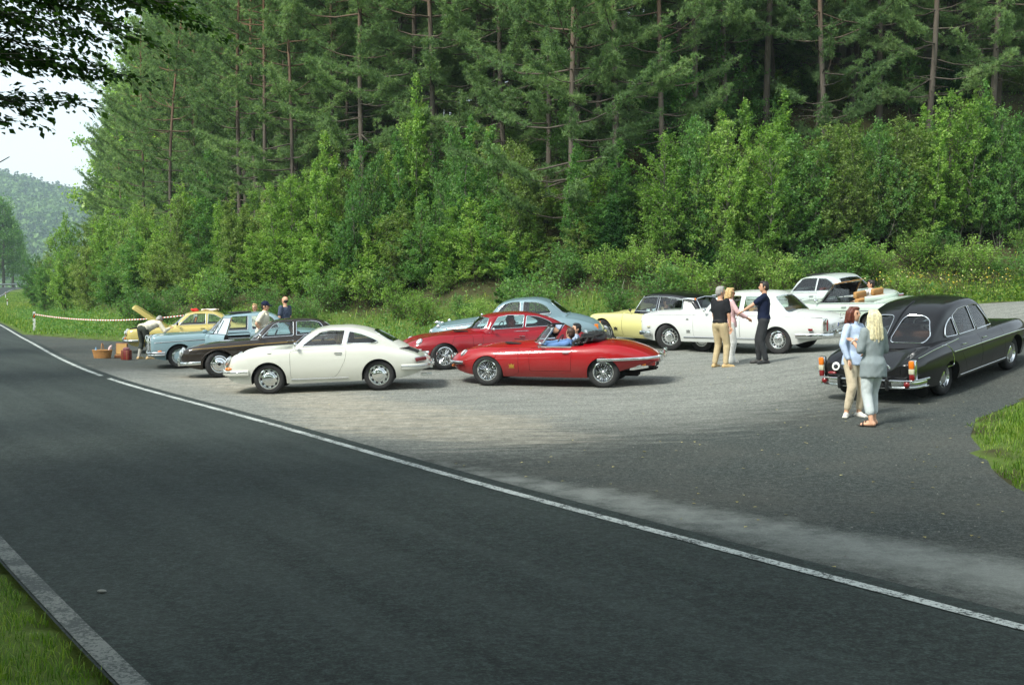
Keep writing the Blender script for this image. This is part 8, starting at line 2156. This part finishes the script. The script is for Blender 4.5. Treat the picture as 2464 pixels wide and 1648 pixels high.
def suitcase(px, s, yaw, w, d, h, mat, label, open_=False):
    x, y, z = level_at(px, s); r = empty('suitcase', (x, y, z), (0, 0, yaw)); tag(r, label, 'suitcase')
    if open_:
        mb = MB(); mb.box((0, 0, .05), (w, d, .10), None, .015); mb.build('shell', mat, r); mb = MB(); mb.box((0, 0, .104), (w - .04, d - .04, .012)); mb.build('lining', M_LIN, r)
        mb = MB(); mb.box((0, d / 2, .10 + h / 2), (w, .07, h), Matrix.Rotation(R(-8), 3, 'X'), .015); lid = mb.build('lid', mat, r); mb = MB(); mb.box((0, d / 2 - .05, .10 + h / 2), (w - .05, .02, h - .05), Matrix.Rotation(R(-8), 3, 'X')); mb.build('lining', M_LIN, lid)
    else:
        mb = MB(); mb.box((0, 0, h / 2), (w, d, h), None, .02); mb.build('shell', mat, r); mb = MB(); mb.tube([(-.06, 0, h), (-.05, 0, h + .035), (.05, 0, h + .035), (.06, 0, h)], .010, 6); mb.build('handle', mat, r)
        for sx in (-.28 * w, .28 * w): mb = MB(); mb.box((sx, -d / 2 - .004, h * .5), (.03, .012, h * .96), None, .004); mb.build('strap', M_CASE2, r)
        mb = MB(); mb.ell((.0, 0, h + .03), (w * .42, d * .42, .06)); o = mb.build('folded_cloth', plain('checked_cloth', C(120, 80, 84), .9, var=.5, scale=30)); o.location = (x, y, z); o.rotation_euler = (0, 0, yaw); tag(o, 'crumpled checked cloth lying on the red-brown suitcase', 'cloth')
suitcase(290, 77, .1, .36, .26, .36, M_CASE2, 'brown suitcase standing open with a pale lining beside the picnic basket', True)
suitcase(303, 79, -.25, .27, .20, .30, M_CASE, 'closed red-brown suitcase with a cloth on top beside the open suitcase')

M_POST = plain('post_white', C(216, 218, 212), .5); M_AMBERR = plain('amber_reflector', C(206, 120, 30), .3)
def post(px, s, label, near=False, zz=None):
    x, y = (px - 1232.0) / s, 3000.0 / s; z = hz(x, y) if zz is None else zz
    r = empty('delineator_post', (x, y, z), (0, 0, R(25))); tag(r, label, 'post', 'white roadside delineator posts')
    mb = MB(); P = [(-.06, -.05), (.06, -.05), (.06, .0), (.0, .06), (-.06, .0)]; mb.poly([(a, b) for a, b in P], -.1, 1.0, 'z'); mb.build('shaft', M_POST, r, 20)
    mb = MB(); mb.box((0, -.02, .78), (.128, .075, .24), Matrix.Rotation(R(14), 3, 'Y')); mb.build('black_band', M_BLACK, r, None); mb = MB(); mb.box((0, -.062, .78), (.05, .012, .18), Matrix.Rotation(R(14), 3, 'Y')); mb.build('reflector', M_AMBERR, r, None)
    return r
p1 = post(82, 47, 'white delineator post with the striped barrier tape tied to it')
post(18, 19, 'small white delineator post farther along the roadside, by the bend')
post(14, 14.6, 'tiny far delineator post at the inside of the road bend')
p2 = post(470, 62, 'white delineator post behind the mustard coupe')
# red-and-white barrier tape, sagging
M_TAPE = NT('barrier_tape'); v = M_TAPE.coord(); w = M_TAPE.new('ShaderNodeTexWave'); w.inputs['Scale'].default_value = 1.6; w.bands_direction = 'X'; M_TAPE.link(v, w.inputs['Vector'])
M_TAPE.link(M_TAPE.ramp(w.outputs['Fac'], [(.45, C(236, 236, 230)), (.55, C(190, 70, 50))]), M_TAPE.b.inputs['Base Color']); M_TAPE.b.inputs['Roughness'].default_value = .5
a = p1.location + Vector((.05, 0, .86)); b = p2.location + Vector((0, 0, 1.0)); P = []
for t in np.linspace(0, 1, 50): q = a.lerp(b, t); q.z -= .27 * 4 * t * (1 - t); P.append(q)
V = []; 
for i, q in enumerate(P): tw = 1.1 * i / 50; V += [tuple(q + Vector((0, .025 * math.sin(tw), .026 * math.cos(tw)))), tuple(q - Vector((0, .025 * math.sin(tw), .026 * math.cos(tw))))]
tag(link('barrier_tape', mesh_np('tape', V, [[2 * i, 2 * i + 1, 2 * i + 3, 2 * i + 2] for i in range(49)], True), M_TAPE.m), 'red and white striped barrier tape sagging between two posts', 'barrier tape')
# things lying on the mustard coupe's roof
M = Matrix.Translation(KG.root.location) @ KG.root.rotation_euler.to_matrix().to_4x4()
for (xx, yy, r, c, nm, lab) in [(2.25, .1, (.14, .10, .05), C(206, 40, 40), 'red_cloth', 'crumpled red cloth on the roof of the mustard coupe'), (2.75, -.05, (.30, .2, .03), C(220, 206, 196), 'pale_cloth', 'pale folded cloth on the roof of the mustard coupe')]:
    mb = MB(); mb.ell((0, 0, r[2] * .7), r, None, 16, 10); me = mb.mesh(nm, 60)
    for v_ in me.vertices: v_.co.z += .02 * math.sin(v_.co.x * 40) * math.cos(v_.co.y * 35)
    o = link(nm, me, plain(nm, c, .9, var=.2, scale=14)); o.location = M @ Vector((float(KG.X(xx)), yy, 1.325)); tag(o, lab, 'cloth')
bpy.data.scenes.remove(TMP)
